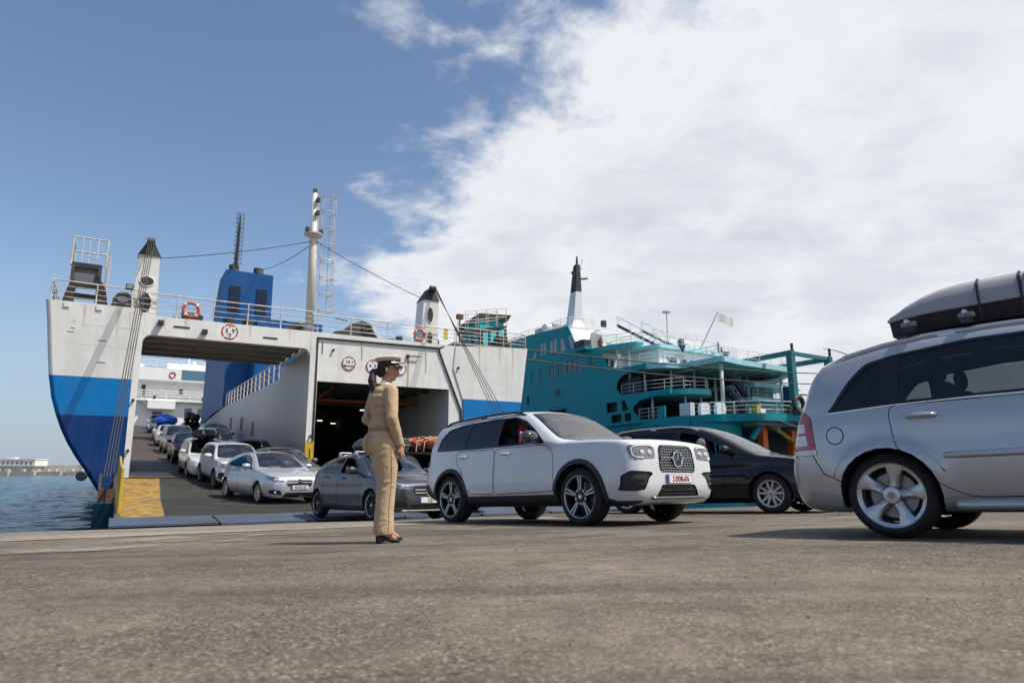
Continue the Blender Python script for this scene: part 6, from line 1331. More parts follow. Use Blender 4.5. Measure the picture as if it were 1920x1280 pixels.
SALOON = dict(HATCH, top=[(0, .48), (.012, .60), (.04, .70), (.09, .76), (.18, .80), (.45, .87), (.95, .95), (1.25, .985), (1.4, 1.03), (1.8, 1.22), (2.15, 1.37), (2.5, 1.42), (2.9, 1.42), (3.3, 1.35), (3.75, 1.14), (3.95, 1.06), (4.3, 1.03), (4.5, .98), (4.58, .80), (4.62, .62), (4.64, .48)],
  bot=[(0, .34), (.04, .24), (.15, .19), (.5, .18), (3.9, .18), (4.35, .22), (4.55, .32), (4.64, .42)],
  wid=[(0, .46), (.012, .56), (.04, .66), (.09, .74), (.18, .81), (.35, .86), (.7, .89), (1.3, .90), (3.6, .90), (4.1, .88), (4.4, .82), (4.55, .72), (4.64, .55)],
  belt=[(0, .56), (.06, .68), (.18, .765), (.5, .83), (1.2, .905), (2, .93), (3, .955), (4.0, .985), (4.45, .93), (4.64, .53)],
  axles=(.93, 3.68), dlo=[(1.64, .945), (3.72, .99), (3.45, 1.16), (3.1, 1.29), (2.7, 1.325), (2.4, 1.325), (2.1, 1.26), (1.86, 1.12)],
  panes=([(1.74, .962), (2.56, .975), (2.52, 1.302), (2.38, 1.302), (2.13, 1.24), (1.9, 1.11)], [(2.64, .98), (3.60, 1.0), (3.40, 1.14), (3.06, 1.265), (2.70, 1.297), (2.61, 1.30)]), rw=[(-.55, 1.06), (.55, 1.06), (.45, 1.3), (-.45, 1.3)], handles=((2.38, .875, 'doorf'), (3.30, .89, 'doorr')))
def scaled(S, L, W, H, **kw):
    """the same template stretched to another length, width and height"""
    L0 = S['top'][-1][0]; W0 = max(w for _, w in S['wid']) * 2; H0 = max(z for _, z in S['top']); a, b_, h = L / L0, W / W0, H / H0
    q = dict(S); sx = lambda P: [(x * a, z * h) for x, z in P]; sy = lambda P: [(y * b_, z * h) for y, z in P]
    for k in ('top', 'bot', 'belt', 'dlo', 'doorf', 'doorr'):
        if q.get(k): q[k] = sx(q[k])
    q['wid'] = [(x * a, w * b_) for x, w in S['wid']]; q['panes'] = [sx(p) for p in S['panes']]
    for k in ('ws', 'rw'): q[k] = sy(S[k])
    q['late'] = [(sx(p) if v == 'side' else sy(p), v, n_) for p, v, n_ in S['late']]; q['panels'] = [(sx(p) if v == 'side' else sy(p), v, n_) for p, v, n_ in S.get('panels', ())]
    q['axles'] = tuple(x * a for x in S['axles']); q['mirror'] = (S['mirror'][0] * a, S['mirror'][1] * h); q['handles'] = tuple((x * a, z * h, w) for x, z, w in S['handles']); q['seats'] = tuple(x * a for x in S['seats']); q['dash'] = S['dash'] * h
    if q.get('rails'): q['rails'] = (q['rails'][0] * a, q['rails'][1] * a) + tuple(q['rails'][2:])
    q.update(kw); return q

# ---- the silver people carrier at the right edge, seen from behind its rear wheel
zaf = dict(paint=P_silver, detail=2, res=1.5, gap=.0035,
  top=[(0, .5), (.012, .62), (.04, .74), (.09, .80), (.18, .85), (.45, .93), (.9, 1.0), (1.1, 1.03), (1.25, 1.09), (1.7, 1.32), (2.1, 1.50), (2.4, 1.575), (2.8, 1.615), (3.3, 1.605), (3.75, 1.56), (4.02, 1.505), (4.13, 1.46), (4.20, 1.38), (4.28, 1.18), (4.34, 1.0), (4.385, .84), (4.43, .72), (4.46, .60), (4.467, .48)],
  bot=[(0, .34), (.04, .25), (.15, .20), (.5, .18), (1.4, .19), (3.1, .19), (3.6, .2), (4.0, .19), (4.2, .20), (4.38, .24), (4.45, .32), (4.467, .42)],
  wid=[(0, .46), (.012, .56), (.04, .67), (.09, .75), (.18, .81), (.35, .86), (.7, .892), (1.3, .90), (3.5, .90), (3.9, .888), (4.1, .868), (4.25, .83), (4.36, .77), (4.43, .69), (4.467, .55)],
  belt=[(0, .58), (.06, .70), (.18, .80), (.5, .88), (1.2, .94), (2, .97), (3, 1.0), (3.6, 1.01), (4.05, 1.0), (4.3, .93), (4.467, .53)],
  axles=(.94, 3.643), wr=.322, rim=.250, ww=.22, wheel='five', tumble=.30, crown=.05, crease=((.87, .010, .14),), arch=1.11, flare=.03, zm=.60,
  dlo=[(1.45, .985), (3.0, 1.015), (4.06, .985), (4.02, 1.03), (3.86, 1.26), (3.74, 1.38), (3.5, 1.425), (3.0, 1.47), (2.5, 1.465), (2.2, 1.40), (1.8, 1.20)],
  panes=([(1.62, 1.01), (2.46, 1.03), (2.46, 1.44), (2.22, 1.375), (1.85, 1.19)], [(2.56, 1.035), (3.50, 1.035), (3.48, 1.405), (3.02, 1.445), (2.55, 1.445)], [(3.63, 1.03), (3.99, 1.015), (3.83, 1.245), (3.72, 1.345), (3.62, 1.375)]), wround=.025,
  ws=[(-.66, 1.07), (0, 1.05), (.66, 1.07), (.52, 1.51), (0, 1.54), (-.52, 1.51)], rw=[(-.58, 1.03), (.58, 1.03), (.48, 1.38), (-.48, 1.38)],
  doorf=[(1.45, .30), (2.50, .30), (2.50, 1.0), (1.52, .98), (1.43, .85)], doorr=[(2.52, .30), (3.12, .30), (3.30, .40), (3.42, .56), (3.545, .665), (3.57, .80), (3.585, 1.005), (2.52, .99)],
  seams=[(circle((4.0, .80), .068, 22), 'side'), ([(4.27, .17), (4.6, .17), (4.6, .655), (4.20, .655), (4.12, .50), (3.95, .42), (3.93, .17)], 'side')],
  late=[(rounded([(4.165, .70), (4.60, .70), (4.60, 1.03), (4.27, 1.03), (4.20, .97)], .02, 3), 'side', 'tail'), (rounded([(4.235, .735), (4.60, .735), (4.60, .822), (4.245, .822)], .012, 2), 'side', 'tailw'), (rounded([(4.248, .842), (4.60, .842), (4.60, .922), (4.262, .922)], .012, 2), 'side', 'tailw'), (rounded([(4.155, .655), (4.60, .655), (4.60, .695), (4.163, .695)], .008, 2), 'side', 'tailw'), ([(-.44, .70), (.44, .70), (.44, .73), (-.44, .73)], 'rear', 'chrome')],
  mirror=(1.66, 1.0), handles=((2.3, .90, 'doorf'), (3.36, .905, 'doorr')), rails=(2.25, 4.05, M_alloy, 0, .035), glass=glass_mat('car_glass_grey', (.30, .34, .34)), dash=.95, seats=(2.0, 2.8, 3.5), parcel=.98, seatz=.0)
ZAF, zc_, zp = make_car('silver_minivan', 'silver people carrier at the right edge carrying a grey roof box', zaf)
for sd in (-1, 1):
    g = MB(); pts = [(x, sd * (abs(zc_.surf('side', x, .60, sd)[0].y) + .006), .60) for x in np.linspace(3.24, 2.56, 8)]; g.tube(pts, [.02] + [.026] * 6 + [.02], 8); g.build('door_moulding', P_silver, ZAF, smooth=True)
    g = MB(); pts = [(x, sd * (abs(zc_.surf('side', x, .245, sd)[0].y) - .005), .245) for x in np.linspace(3.22, 1.36, 12)]; g.tube(pts, .042, 8); g.build('side_skirt', P_silver, ZAF, smooth=True)
    g = MB(); pts = [(3.643 + .425 * math.cos(t_), sd * (abs(zc_.surf('side', 3.643 + .425 * math.cos(t_), .322 + .425 * math.sin(t_), sd)[0].y) - .004), .322 + .425 * math.sin(t_)) for t_ in np.linspace(.35, 2.75, 16)]; g.tube(pts, .010, 6); g.build('arch_lip', P_silver, ZAF, smooth=True)
    g = MB(); pts = [(x, sd * (abs(zc_.surf('side', x, z, sd)[0].y) + .003), z) for x, z in [(1.5, .985), (2.2, 1.003), (3.0, 1.012), (3.6, 1.004), (4.05, .985)]]; g.tube(pts, .005, 5); g.build('chrome_strip', M_chr, ZAF)
g = MB(); g.tube([(3.95, 0.0, 1.53), (4.18, .0, 1.66), (4.30, 0, 1.70)], [.006, .004, .003], 6); g.build('aerial', M_trim, ZAF)
park(ZAF, zaf, 2.98, 5.42, -44, 'rear')
# its roof box, with straps, on two cross bars
def on_car(o, name, label, cat, group=None):
    e = empty(name, label=label, cat=cat, group=group); e.location = o.location.copy(); e.rotation_euler = o.rotation_euler.copy(); return e
def roof_box(e, x0, x1, y0, y1, z0, h, m_top, m_bot, lip=True, flip=False):
    """a moulded roof box: a tapering shell on a darker tray"""
    n = 15; g = MB(); rows = []; rb = []
    for i in range(n):
        f = i / (n - 1); x = x0 + (x1 - x0) * f; q = f if not flip else 1 - f
        hh = h * (1 - (max(0, .32 - q) / .32) ** 2 * .80 - (max(0, q - .86) / .14) ** 2 * .30); ww = 1 - (max(0, .22 - q) / .22) ** 2 * .28 - (max(0, q - .9) / .1) ** 2 * .08
        yc, hw = (y0 + y1) / 2, (y1 - y0) / 2 * ww
        row = [(yc - hw, 0), (yc - hw * .985, hh * .35), (yc - hw * .93, hh * .72), (yc - hw * .78, hh * .95), (yc - hw * .4, hh * 1.0), (yc, hh * 1.01), (yc + hw * .4, hh * 1.0), (yc + hw * .78, hh * .95), (yc + hw * .93, hh * .72), (yc + hw * .985, hh * .35), (yc + hw, 0)]
        rows.append([(x, y, z0 + .13 + z) for y, z in row]); rb.append([(x, yc - hw, z0 + .13), (x, yc - hw * .94, z0 + .10), (x, yc - hw * .80, z0), (x, yc + hw * .80, z0), (x, yc + hw * .94, z0 + .10), (x, yc + hw, z0 + .13)])
    g.sheet(rows); g.add(rows[0], [tuple(range(11))]); g.add(rows[-1], [tuple(range(10, -1, -1))]); g.build('lid', m_top, e, smooth=True, angle=50)
    g = MB(); g.sheet(rb); g.add(rb[0], [tuple(range(6))]); g.add(rb[-1], [tuple(range(5, -1, -1))]); g.build('tray', m_bot, e)
    if lip:
        g = MB(); g.tube([r[0] for r in rows] + [r[-1] for r in rows[::-1]], .014, 6, closed=True); g.build('rim_lip', m_top, e)
    return rows
M_box = mat('roof_box_grey', (.37, .365, .37), .42, var=.12, vscale=3); M_boxd = mat('roof_box_black', (.02, .02, .021), .6); M_boxb = mat('roof_box_slate', (.05, .055, .062), .35)
e = on_car(ZAF, 'roof_box', 'long grey roof box strapped on the silver people carrier', 'roof box'); rows = roof_box(e, 3.60, 1.70, -.34, .50, 1.635, .215, M_box, M_boxd)
def strap(e, rows, k, m, r=.011, under=None):
    a = [Vector(p) for p in rows[k]]; c_ = sum(a, Vector()) / len(a); pts = [p + (p - c_).normalized() * .008 for p in a]; MB().tube([pts[0] - Vector((0, 0, .12))] + pts + [pts[-1] - Vector((0, 0, .14))], r, 6).build('strap', m, e)
for k in (5, 7, 11): strap(e, rows, k, M_boxd)
g = MB(); a = [Vector(p) for p in rows[7]]; g.tube([a[6] + Vector((0, 0, .01)), a[8] + Vector((-.05, .02, .01)), a[10] + Vector((-.22, .03, -.15))], .016, 6); g.build('strap', mat('strap_grey', (.42, .40, .40), .7), e)
for x in (3.40, 3.0, 2.2):
    MB().tube([(x, -.66, 1.675), (x, .70, 1.675)], .018, 8).build('cross_bar', M_alloy, ZAF)
    for sd in (-1, 1): MB().box(x - .055, x + .055, sd * .625 - .03, sd * .625 + .03, 1.638, 1.68).build('rack_foot', M_disc, ZAF, bevel=.015); MB().box(x - .04, x + .04, sd * .625 - .035, sd * .625 + .035, 1.60, 1.64).build('rack_clamp', M_trim, ZAF)

# ---- the black people carrier ahead of the SUV
mpvb = scaled(MPV, 4.85, 1.90, 1.72, paint=P_black, glass=G_priv, glassf=G_mid, open=1, detail=1, res=1.1, rails=(2.3, 4.3, M_alloy, 0, .05), handlem=P_black, wr=.345, rim=.245)
BMP, c_, p_ = make_car('black_minivan', 'black people carrier with silver roof rails between the white SUV and silver people carrier', mpvb)
park(BMP, mpvb, 4.62, 12.35, -40)
# ---- grey hatchback behind the woman, with a roof box
hg = scaled(HATCH, 4.29, 1.78, 1.47, paint=P_grey, glass=G_dark, glassf=G_mid, open=1, detail=2, res=1.1)
hg['crease'] = ((.78, .016, .10), (.52, .016, .10)); hg['panef_open'] = 1
GH, c_, p_ = make_car('grey_hatchback', 'dark grey hatchback behind the woman, with a slate roof box', hg)
for sd in (-1, 1):
    for z in (.57, .63): MB().tube([(c_.surf('front', sd * y, z)[0].x - .006, sd * y, z) for y in np.linspace(.07, .35, 6)], .011, 6).build('grille_bar', M_chr, GH)
    g = MB(); pts = [(c_.surf('front', sd * y, z)[0].x - .004, sd * y, z) for y, z in ((.50, .70), (.62, .735), (.74, .752), (.82, .75))]; g.tube(pts, .012, 6); g.build('daylight_strip', M_lens, GH)
star(c_, GH, 'front', 0, .60, .095); plate_on(c_, GH, 'front', 0, .43, .52, .11, 'CQ-7'); MB().tube([(c_.surf('front', y, .225)[0].x - .01, y, .225) for y in np.linspace(-.6, .6, 15)], .014, 6).build('bumper_strip', M_chr, GH)
park(GH, hg, -4.55, 16.7, -51, 'rear')
e = on_car(GH, 'roof_box', 'slate roof box on the dark grey hatchback', 'roof box'); roof_box(e, 3.35, 1.7, -.55, .25, 1.50, .20, M_boxb, M_boxd)
for x in (3.0, 2.2):
    MB().tube([(x, -.6, 1.475), (x, .62, 1.475)], .016, 8).build('cross_bar', M_alloy, GH)
    for sd in (-1, 1): MB().box(x - .05, x + .05, sd * .60 - .03, sd * .60 + .03, 1.39, 1.48).build('rack_foot', M_alloy, GH, bevel=.01)
# ---- silver hatchback leading the left lane
hs = scaled(HATCH, 4.33, 1.79, 1.49, paint=P_silver2, glass=G_dark, glassf=G_dark, wheel='ten', detail=2, res=1.0)
SH, c_, p_ = make_car('silver_hatchback', 'silver hatchback with a double chevron badge coming down the ramp', hs)
for z in (.64, .70): MB().tube([(c_.surf('front', y, z)[0].x - .006, y, z - .012 * abs(y) / .3 + (.045 * max(0, 1 - abs(y) / .07))) for y in np.linspace(-.40, .40, 25)], .011, 6).build('chevron_bar', M_chr, SH)
plate_on(c_, SH, 'front', 0, .50, .52, .11, 'BZ-042-AE')
for sd in (-1, 1): p = c_.surf('front', sd * .68, .36)[0]; MB().ell((p.x + .004, sd * .68, .36), (.012, .04, .035)).build('fog_lamp', M_lens, SH); p = c_.surf('front', sd * .66, .715)[0]; MB().ell((p.x - .0, sd * .66, .715), (.02, .10, .035)).build('lamp_reflector', M_lens, SH)
MB().box(1.18, 1.30, .12, .42, 1.04, 1.047).build('paper_note', M_wp, SH)
park(SH, hs, -7.35, 20.45, -49)
# ---- white crossover behind it
cr = scaled(suv, 4.11, 1.76, 1.58, res=.85, detail=1, glass=G_dark, glassf=G_mid, rails=None, wr=.335, rim=.232, wheel='dark', mirrorm=P_white, archclad=.04, open=0)
cr['late'] = [(p, v, n_) for (p, v, n_) in cr['late'] if n_ not in ('grille',)] + [(rounded([(-.60, .70), (.60, .70), (.62, .80), (-.62, .80)], .03, 2), 'front', 'grille')]
CR, c_, p_ = make_car('white_crossover', 'white crossover on the ramp behind the silver hatchback', cr)
for sd in (-1, 1): p = c_.surf('front', sd * .66, .44)[0]; MB().box(p.x - .02, p.x, sd * .66 - .07, sd * .66 + .07, .41, .45).build('running_lamp', mat('running_lamp', (.9, .9, .88), .3, emit=((1, .97, .9), 1.2)), CR); p = c_.surf('front', sd * .62, .85)[0]; MB().ell((p.x, sd * .62, .85), (.02, .06, .05)).build('lamp_reflector', M_lens, CR)
park(CR, cr, -10.6, 25.0, -55)
# ---- the rest of the queue, by lane, from the ramp upwards
rest = [
 ('white_estate', 'white estate car with black bags tied on its roof', scaled(MPV, 4.42, 1.76, 1.54, paint=P_white, wheel='seven', glass=G_dark, res=.7, late=[(q if v == 'side' else q, v, n_) for q, v, n_ in scaled(MPV, 4.42, 1.76, 1.54)['late']]), (-13.2, 28.4, -58, 1)),
 ('black_hatchback', 'black hatchback directly behind the white estate car', scaled(HATCH, 3.95, 1.72, 1.50, paint=P_dark, wheel='seven', glass=G_dark, res=.6), (-17.2, 35.2, -59, 1)),
 ('grey_minivan', 'grey people carrier with roof rails behind the black hatchback', scaled(MPV, 4.5, 1.80, 1.66, paint=P_mid, wheel='seven', res=.6, rails=(2.0, 4.0, M_alloy, 0, .05)), (-21.0, 41.8, -59, 1)),
 ('white_hatchback', 'small white hatchback in front of the blue tarpaulin', scaled(HATCH, 4.0, 1.72, 1.48, paint=P_white, wheel='seven', res=.55), (-24.9, 48.4, -60, 1)),
 ('blue_car', 'dark blue car loaded under a bright blue tarpaulin', scaled(HATCH, 4.2, 1.76, 1.5, paint=P_navy, wheel='seven', res=.5), (-28.6, 55.2, -60, 1)),
 ('grey_saloon', 'grey saloon near the top of the climbing lane', scaled(SALOON, 4.6, 1.78, 1.46, paint=P_mid, wheel='seven', res=.5), (-36.6, 69.4, -60, 1)),
 ('white_car', 'white car with a dark roof box, last in the climbing lane', scaled(MPV, 4.5, 1.80, 1.62, paint=P_white, wheel='seven', res=.5), (-41.5, 78.4, -60, 1)),
 ('taupe_saloon', 'taupe saloon half hidden behind the silver hatchback', scaled(SALOON, 4.6, 1.80, 1.46, paint=P_brown, wheel='seven', res=.8), (-8.75, 26.4, -52, 0)),
 ('black_coupe', 'black car against the grey wall behind the white crossover', scaled(SALOON, 4.6, 1.84, 1.50, paint=P_black, wheel='seven', res=.7), (-12.3, 32.6, -55, 0)),
 ('black_offroader', 'dark off-roader with bright grille beside the grey wall', scaled(MPV, 4.6, 1.86, 1.78, paint=P_dark, wheel='seven', res=.6, grillem=M_chr), (-19.8, 45.8, -58, 0)),
 ('luggage_car', 'far dark car with black bags piled on its roof', scaled(HATCH, 4.2, 1.76, 1.5, paint=P_dark, wheel='seven', res=.5), (-29.2, 62.5, -60, 0)),
 ('slate_car', 'slate car behind the dark grey hatchback, red bundle on its roof', scaled(HATCH, 4.3, 1.78, 1.50, paint=paint('slate', (.09, .10, .12), .4, .3), wheel='seven', glass=G_mid, res=.8), (-2.5, 20.2, -50, 0))]
CARS = {}
for nm, lb, S, (x, y, hd, sd) in rest:
    o, c_, p_ = make_car(nm, lb, S); park(o, S, x, y, hd, side=sd); CARS[nm] = (o, S)
    if False and nm in ('white_estate', 'grey_minivan', 'black_hatchback', 'black_offroader'): plate_on(c_, o, 'front', 0, .48 * S['top'][-1][0] / 4.6 + .02, .50, .11, ' ', True)
# ---- loads tied on roofs: things of their own
def lumps(seed, n, x0, x1, y0, y1, z0, h):
    rng = random.Random(seed); g = MB()
    for i in range(n):
        c_ = (rng.uniform(x0, x1), rng.uniform(y0, y1), z0 + rng.uniform(.25, .6) * h); g.ell(c_, (rng.uniform(.20, .38), rng.uniform(.16, .30), rng.uniform(.3, .5) * h), 12, 8, Matrix.Rotation(rng.uniform(-.6, .6), 4, 'Z'))
    return g
def bundle(e, g, name, m, disp, vox=.03, tex=.14):
    ob = g.build(name, m, e); rm = ob.modifiers.new('r', 'REMESH'); rm.mode = 'VOXEL'; rm.voxel_size = vox
    tx = bpy.data.textures.new(name, 'CLOUDS'); tx.noise_scale = tex; dm = ob.modifiers.new('d', 'DISPLACE'); dm.texture = tx; dm.strength = disp; dm.mid_level = .5
    me = bpy.data.meshes.new_from_object(ob.evaluated_get(bpy.context.evaluated_depsgraph_get())); old = ob.data; ob.modifiers.clear(); ob.data = me; bpy.data.meshes.remove(old)
    if not me.materials: me.materials.append(m)
    me.shade_smooth(); return ob
M_bag = mat('bag_black', (.012, .012, .014), .28, var=.5, vscale=6); M_tarp = mat('tarp_blue', (.012, .11, .62), .35, var=.3, vscale=5); M_bun = mat('bundle_red', (.50, .09, .045), .75, vscale=9, vcol=(.16, .05, .03), thresh=(.45, .6)); M_cord = mat('cord_pale', (.55, .60, .36), .6)
def zroof(S): return max(z for _, z in S['top'])
o, S = CARS['white_estate']; e = on_car(o, 'roof_bags', 'black bags tied on the roof of the white estate car', 'luggage'); z = zroof(S); bundle(e, lumps(1, 9, 1.9, 2.9, -.45, .45, z - .02, .42), 'bags', M_bag, .10); MB().tube([(2.3, -.6, z), (2.35, -.3, z + .42), (2.35, .3, z + .42), (2.3, .6, z)], .015, 6).build('cord', M_cord, e)
o, S = CARS['luggage_car']; e = on_car(o, 'roof_bags', 'black bags piled on the far dark car below the bridge', 'luggage'); z = zroof(S); bundle(e, lumps(2, 9, 1.7, 2.9, -.40, .40, z, .85), 'bags', M_bag, .12, .05)
o, S = CARS['blue_car']; e = on_car(o, 'tarpaulin', 'bright blue tarpaulin bundle on a car in the left lane', 'tarpaulin'); z = zroof(S); g = MB(); g.ell((2.3, 0, z + .12), (1.15, .88, .42), 20, 12); g.ell((2.5, .1, z + .25), (.8, .7, .38), 16, 10); bundle(e, g, 'sheet', M_tarp, .16, .05, .3)
o, S = CARS['white_car']; e = on_car(o, 'roof_box', 'dark roof box on the last white car in the climbing lane', 'roof box'); roof_box(e, 3.2, 1.4, -.55, .55, zroof(S) + .05, .35, M_boxd, M_boxb)
o, S = CARS['slate_car']; e = on_car(o, 'roof_bundle', 'red bundle tied with pale cord on the slate car', 'luggage'); z = zroof(S); g = MB()
for i in range(5): g.ell((1.55 + i * .34, .05 * (-1) ** i, z + .26 + .03 * (i % 2)), (.26, .42, .21), 14, 10)
bundle(e, g, 'bundle', M_bun, .12, .025, .07); MB().box(1.3, 3.1, -.52, .52, z + .03, z + .07).build('rack', M_boxd, e)
for x in (1.7, 2.1, 2.6): MB().tube([(x, -.50, z + .05), (x - .05, -.44, z + .36), (x, 0, z + .51), (x + .05, .44, z + .36), (x, .50, z + .05)], .014, 6).build('cord', M_cord, e)
MB().tube([(1.25, .5, z + .06), (1.25, .5, z + .3), (1.9, .5, z + .5), (2.6, .5, z + .52)], .016, 6).build('rack_bar', M_boxd, e)

# ================================================================== people
M_skin = mat('skin', (.44, .235, .15), .5, var=.12, vscale=20); M_skin2 = mat('skin_fair', (.50, .31, .23), .5); M_hair = mat('hair_dark', (.014, .009, .007), .6, var=.5, vscale=30, bump=.3, bscale=80)
def fabric(name, col, var=.10):
    m = mat(name, col, .85, var=var, vscale=3.5); t = m.node_tree; b = t.nodes['Principled BSDF']; tcn = t.nodes.new('ShaderNodeTexCoord')
    mp = t.nodes.new('ShaderNodeMapping'); t.links.new(tcn.outputs['Object'], mp.inputs[0]); mp.inputs['Rotation'].default_value = (.5, .4, .3); mp.inputs['Scale'].default_value = (1, 1, .45)
    n = t.nodes.new('ShaderNodeTexNoise'); n.inputs['Scale'].default_value = 8; n.inputs['Detail'].default_value = 4; n.inputs['Distortion'].default_value = 1.6; t.links.new(mp.outputs[0], n.inputs['Vector'])
    bp = t.nodes.new('ShaderNodeBump'); bp.inputs['Strength'].default_value = .30; bp.inputs['Distance'].default_value = .03; t.links.new(n.outputs['Fac'], bp.inputs['Height']); t.links.new(bp.outputs[0], b.inputs['Normal'])
    b.inputs['Sheen Weight'].default_value = .15; return m
M_khaki = fabric('uniform_khaki', (.50, .345, .205)); M_khaki2 = fabric('uniform_trousers', (.52, .36, .215)); M_shoe = mat('shoe_navy', (.010, .012, .022), .3)
def solid(parent, name, m, g, vox, smooth=3, wr_=0., tex=.1):
    """weld overlapping volumes into one continuous smooth surface"""
    ob = g.build(name, m, parent); rm = ob.modifiers.new('r', 'REMESH'); rm.mode = 'VOXEL'; rm.voxel_size = vox
    sm = ob.modifiers.new('s', 'SMOOTH'); sm.factor = .6; sm.iterations = smooth
    if wr_:
        tx = bpy.data.textures.new(name, 'CLOUDS'); tx.noise_scale = tex; dm = ob.modifiers.new('d', 'DISPLACE'); dm.texture = tx; dm.strength = wr_; dm.mid_level = .5
    me = bpy.data.meshes.new_from_object(ob.evaluated_get(bpy.context.evaluated_depsgraph_get())); old = ob.data; ob.modifiers.clear(); ob.data = me; bpy.data.meshes.remove(old)
    if not me.materials: me.materials.append(m)
    me.shade_smooth(); return ob
def limb(g, pts, rs, n=14):
    g.tube(pts, rs, n)
    for p, r in zip(pts, rs): g.ell(p, (r, r, r), n, 8)
def hand(g, w, d, up, curl=.5, s=1., thumb=1):
    """palm and five fingers from wrist w, along d, the back of the hand towards up"""
    d = Vector(d).normalized(); u = Vector(up); u = (u - d * u.dot(d)).normalized(); r = d.cross(u); w = Vector(w)
    pc = w + d * .05 * s
    for k in range(4): q = (k - 1.5) * .020 * s; limb(g, [w + r * q * .6 + d * .012, w + r * q + d * .085 * s], [.015 * s, .0125 * s], 8)
    for k, L in enumerate((.066, .076, .072, .056)):
        q = (k - 1.5) * .0205 * s; a = w + r * q + d * .085 * s; L *= s
        b_ = a + (d * math.cos(curl * .5) - u * math.sin(curl * .5)) * L * .45; c_ = b_ + (d * math.cos(curl * 1.4) - u * math.sin(curl * 1.4)) * L * .32; e_ = c_ + (d * math.cos(curl * 2.1) - u * math.sin(curl * 2.1)) * L * .25
        limb(g, [a, b_, c_, e_], [.0105 * s, .0095 * s, .0088 * s, .0075 * s], 8)
    a = w + r * .026 * s * thumb + d * .022 * s; b_ = a + (d * .75 + r * .55 * thumb - u * .25).normalized() * .036 * s; c_ = b_ + (d * .9 + r * .15 * thumb - u * .35).normalized() * .03 * s; limb(g, [a, b_, c_], [.0135 * s, .0115 * s, .009 * s], 8)
WX, WY = -1.17, 6.24
wom = empty('person', (WX, WY, quay_z(nn(WX, WY))), (0, 0, R(38)), 'woman in khaki uniform and peaked cap standing on the quay with her back to us', 'person'); wom.scale = (.945, .945, .945)
# body: head, neck, core, hands and feet as one surface
HD = Matrix.Translation((.035, 0, 1.625)) @ Matrix.Rotation(R(-34), 4, 'Z') @ Matrix.Rotation(R(3), 4, 'Y')
g = MB()
def he(c, r): g.ell(HD @ Vector(c), r, 16, 12, HD.to_3x3().to_4x4())
he((-.008, 0, .035), (.092, .072, .088)); he((.030, 0, -.012), (.060, .056, .080)); he((.045, 0, -.075), (.036, .034, .026)); he((.090, 0, -.005), (.015, .011, .030)); he((.100, 0, -.018), (.013, .013, .012)); he((.083, 0, -.048), (.014, .020, .010)); he((.060, .030, -.020), (.026, .020, .024)); he((.060, -.030, -.020), (.026, .020, .024)); he((.078, 0, .035), (.018, .045, .014))
for sd in (-1, 1): he((-.012, sd * .073, -.002), (.017, .009, .030))
limb(g, [(-.005, 0, 1.40), (.012, 0, 1.48), (.03, 0, 1.56)], [.062, .050, .050]); limb(g, [(0, 0, .95), (.0, 0, 1.12), (-.01, 0, 1.36)], [.115, .095, .115])
SR, ER, WR = Vector((-.012, -.165, 1.405)), Vector((-.030, -.222, 1.15)), Vector((.075, -.195, .905)); SL, EL, WL = Vector((-.012, .165, 1.405)), Vector((-.055, .235, 1.16)), Vector((.165, .06, .965))
for a, b_, c_ in ((SR, ER, WR), (SL, EL, WL)): limb(g, [a, b_, c_], [.042, .034, .024])
hand(g, WR, (.45, .16, -1), (.5, -.8, .2), .55, 1.0, 1); hand(g, WL, (.55, -.62, -.75), (.7, .3, .3), .5, 1.0, -1)
AR, AL = Vector((-.012, -.082, .115)), Vector((.118, .100, .110))
for hip, kn, an in (((0, -.085, .93), (.03, -.08, .52), AR), ((0, .085, .93), (.10, .098, .52), AL)): limb(g, [hip, kn, an], [.075, .050, .034])
for an in (AR, AL): limb(g, [an, an + Vector((.05, 0, -.035)), an + Vector((.125, 0, -.078))], [.034, .034, .026])
bd = solid(wom, 'body', M_skin, g, .0065, 2)
for sd in (-1, 1):
    MB().ell(HD @ Vector((.079, sd * .030, .004)), (.010, .014, .008)).build('eye', mat('eye_dark', (.02, .015, .012), .2), bd); g = MB(); g.tube([HD @ Vector((.088, sd * .014, .025)), HD @ Vector((.087, sd * .032, .031)), HD @ Vector((.074, sd * .050, .024))], .005, 6); g.build('eyebrow', M_hair, bd)
g = MB(); g.tube([HD @ Vector((.090, -.020, -.051)), HD @ Vector((.0965, 0, -.049)), HD @ Vector((.090, .020, -.051))], .006, 6); g.build('lips', mat('lips', (.33, .09, .075), .4), bd)
# hair drawn back into a long tail
g = MB()
def hh(c, r): g.ell(HD @ Vector(c), r, 16, 12, HD.to_3x3().to_4x4())
hh((-.030, 0, .035), (.085, .080, .088)); hh((-.065, 0, -.015), (.052, .064, .060)); hh((-.02, .05, .03), (.052, .028, .052)); hh((-.02, -.05, .03), (.052, .028, .052))
T0 = HD @ Vector((-.105, 0, -.01)); limb(g, [T0, T0 + Vector((-.050, -.012, -.02)), T0 + Vector((-.070, -.03, -.10)), T0 + Vector((-.052, -.05, -.20)), T0 + Vector((-.022, -.062, -.275)), T0 + Vector((-.002, -.068, -.335))], [.028, .034, .042, .038, .027, .008])
solid(wom, 'hair', M_hair, g, .008, 2, .012, .03)
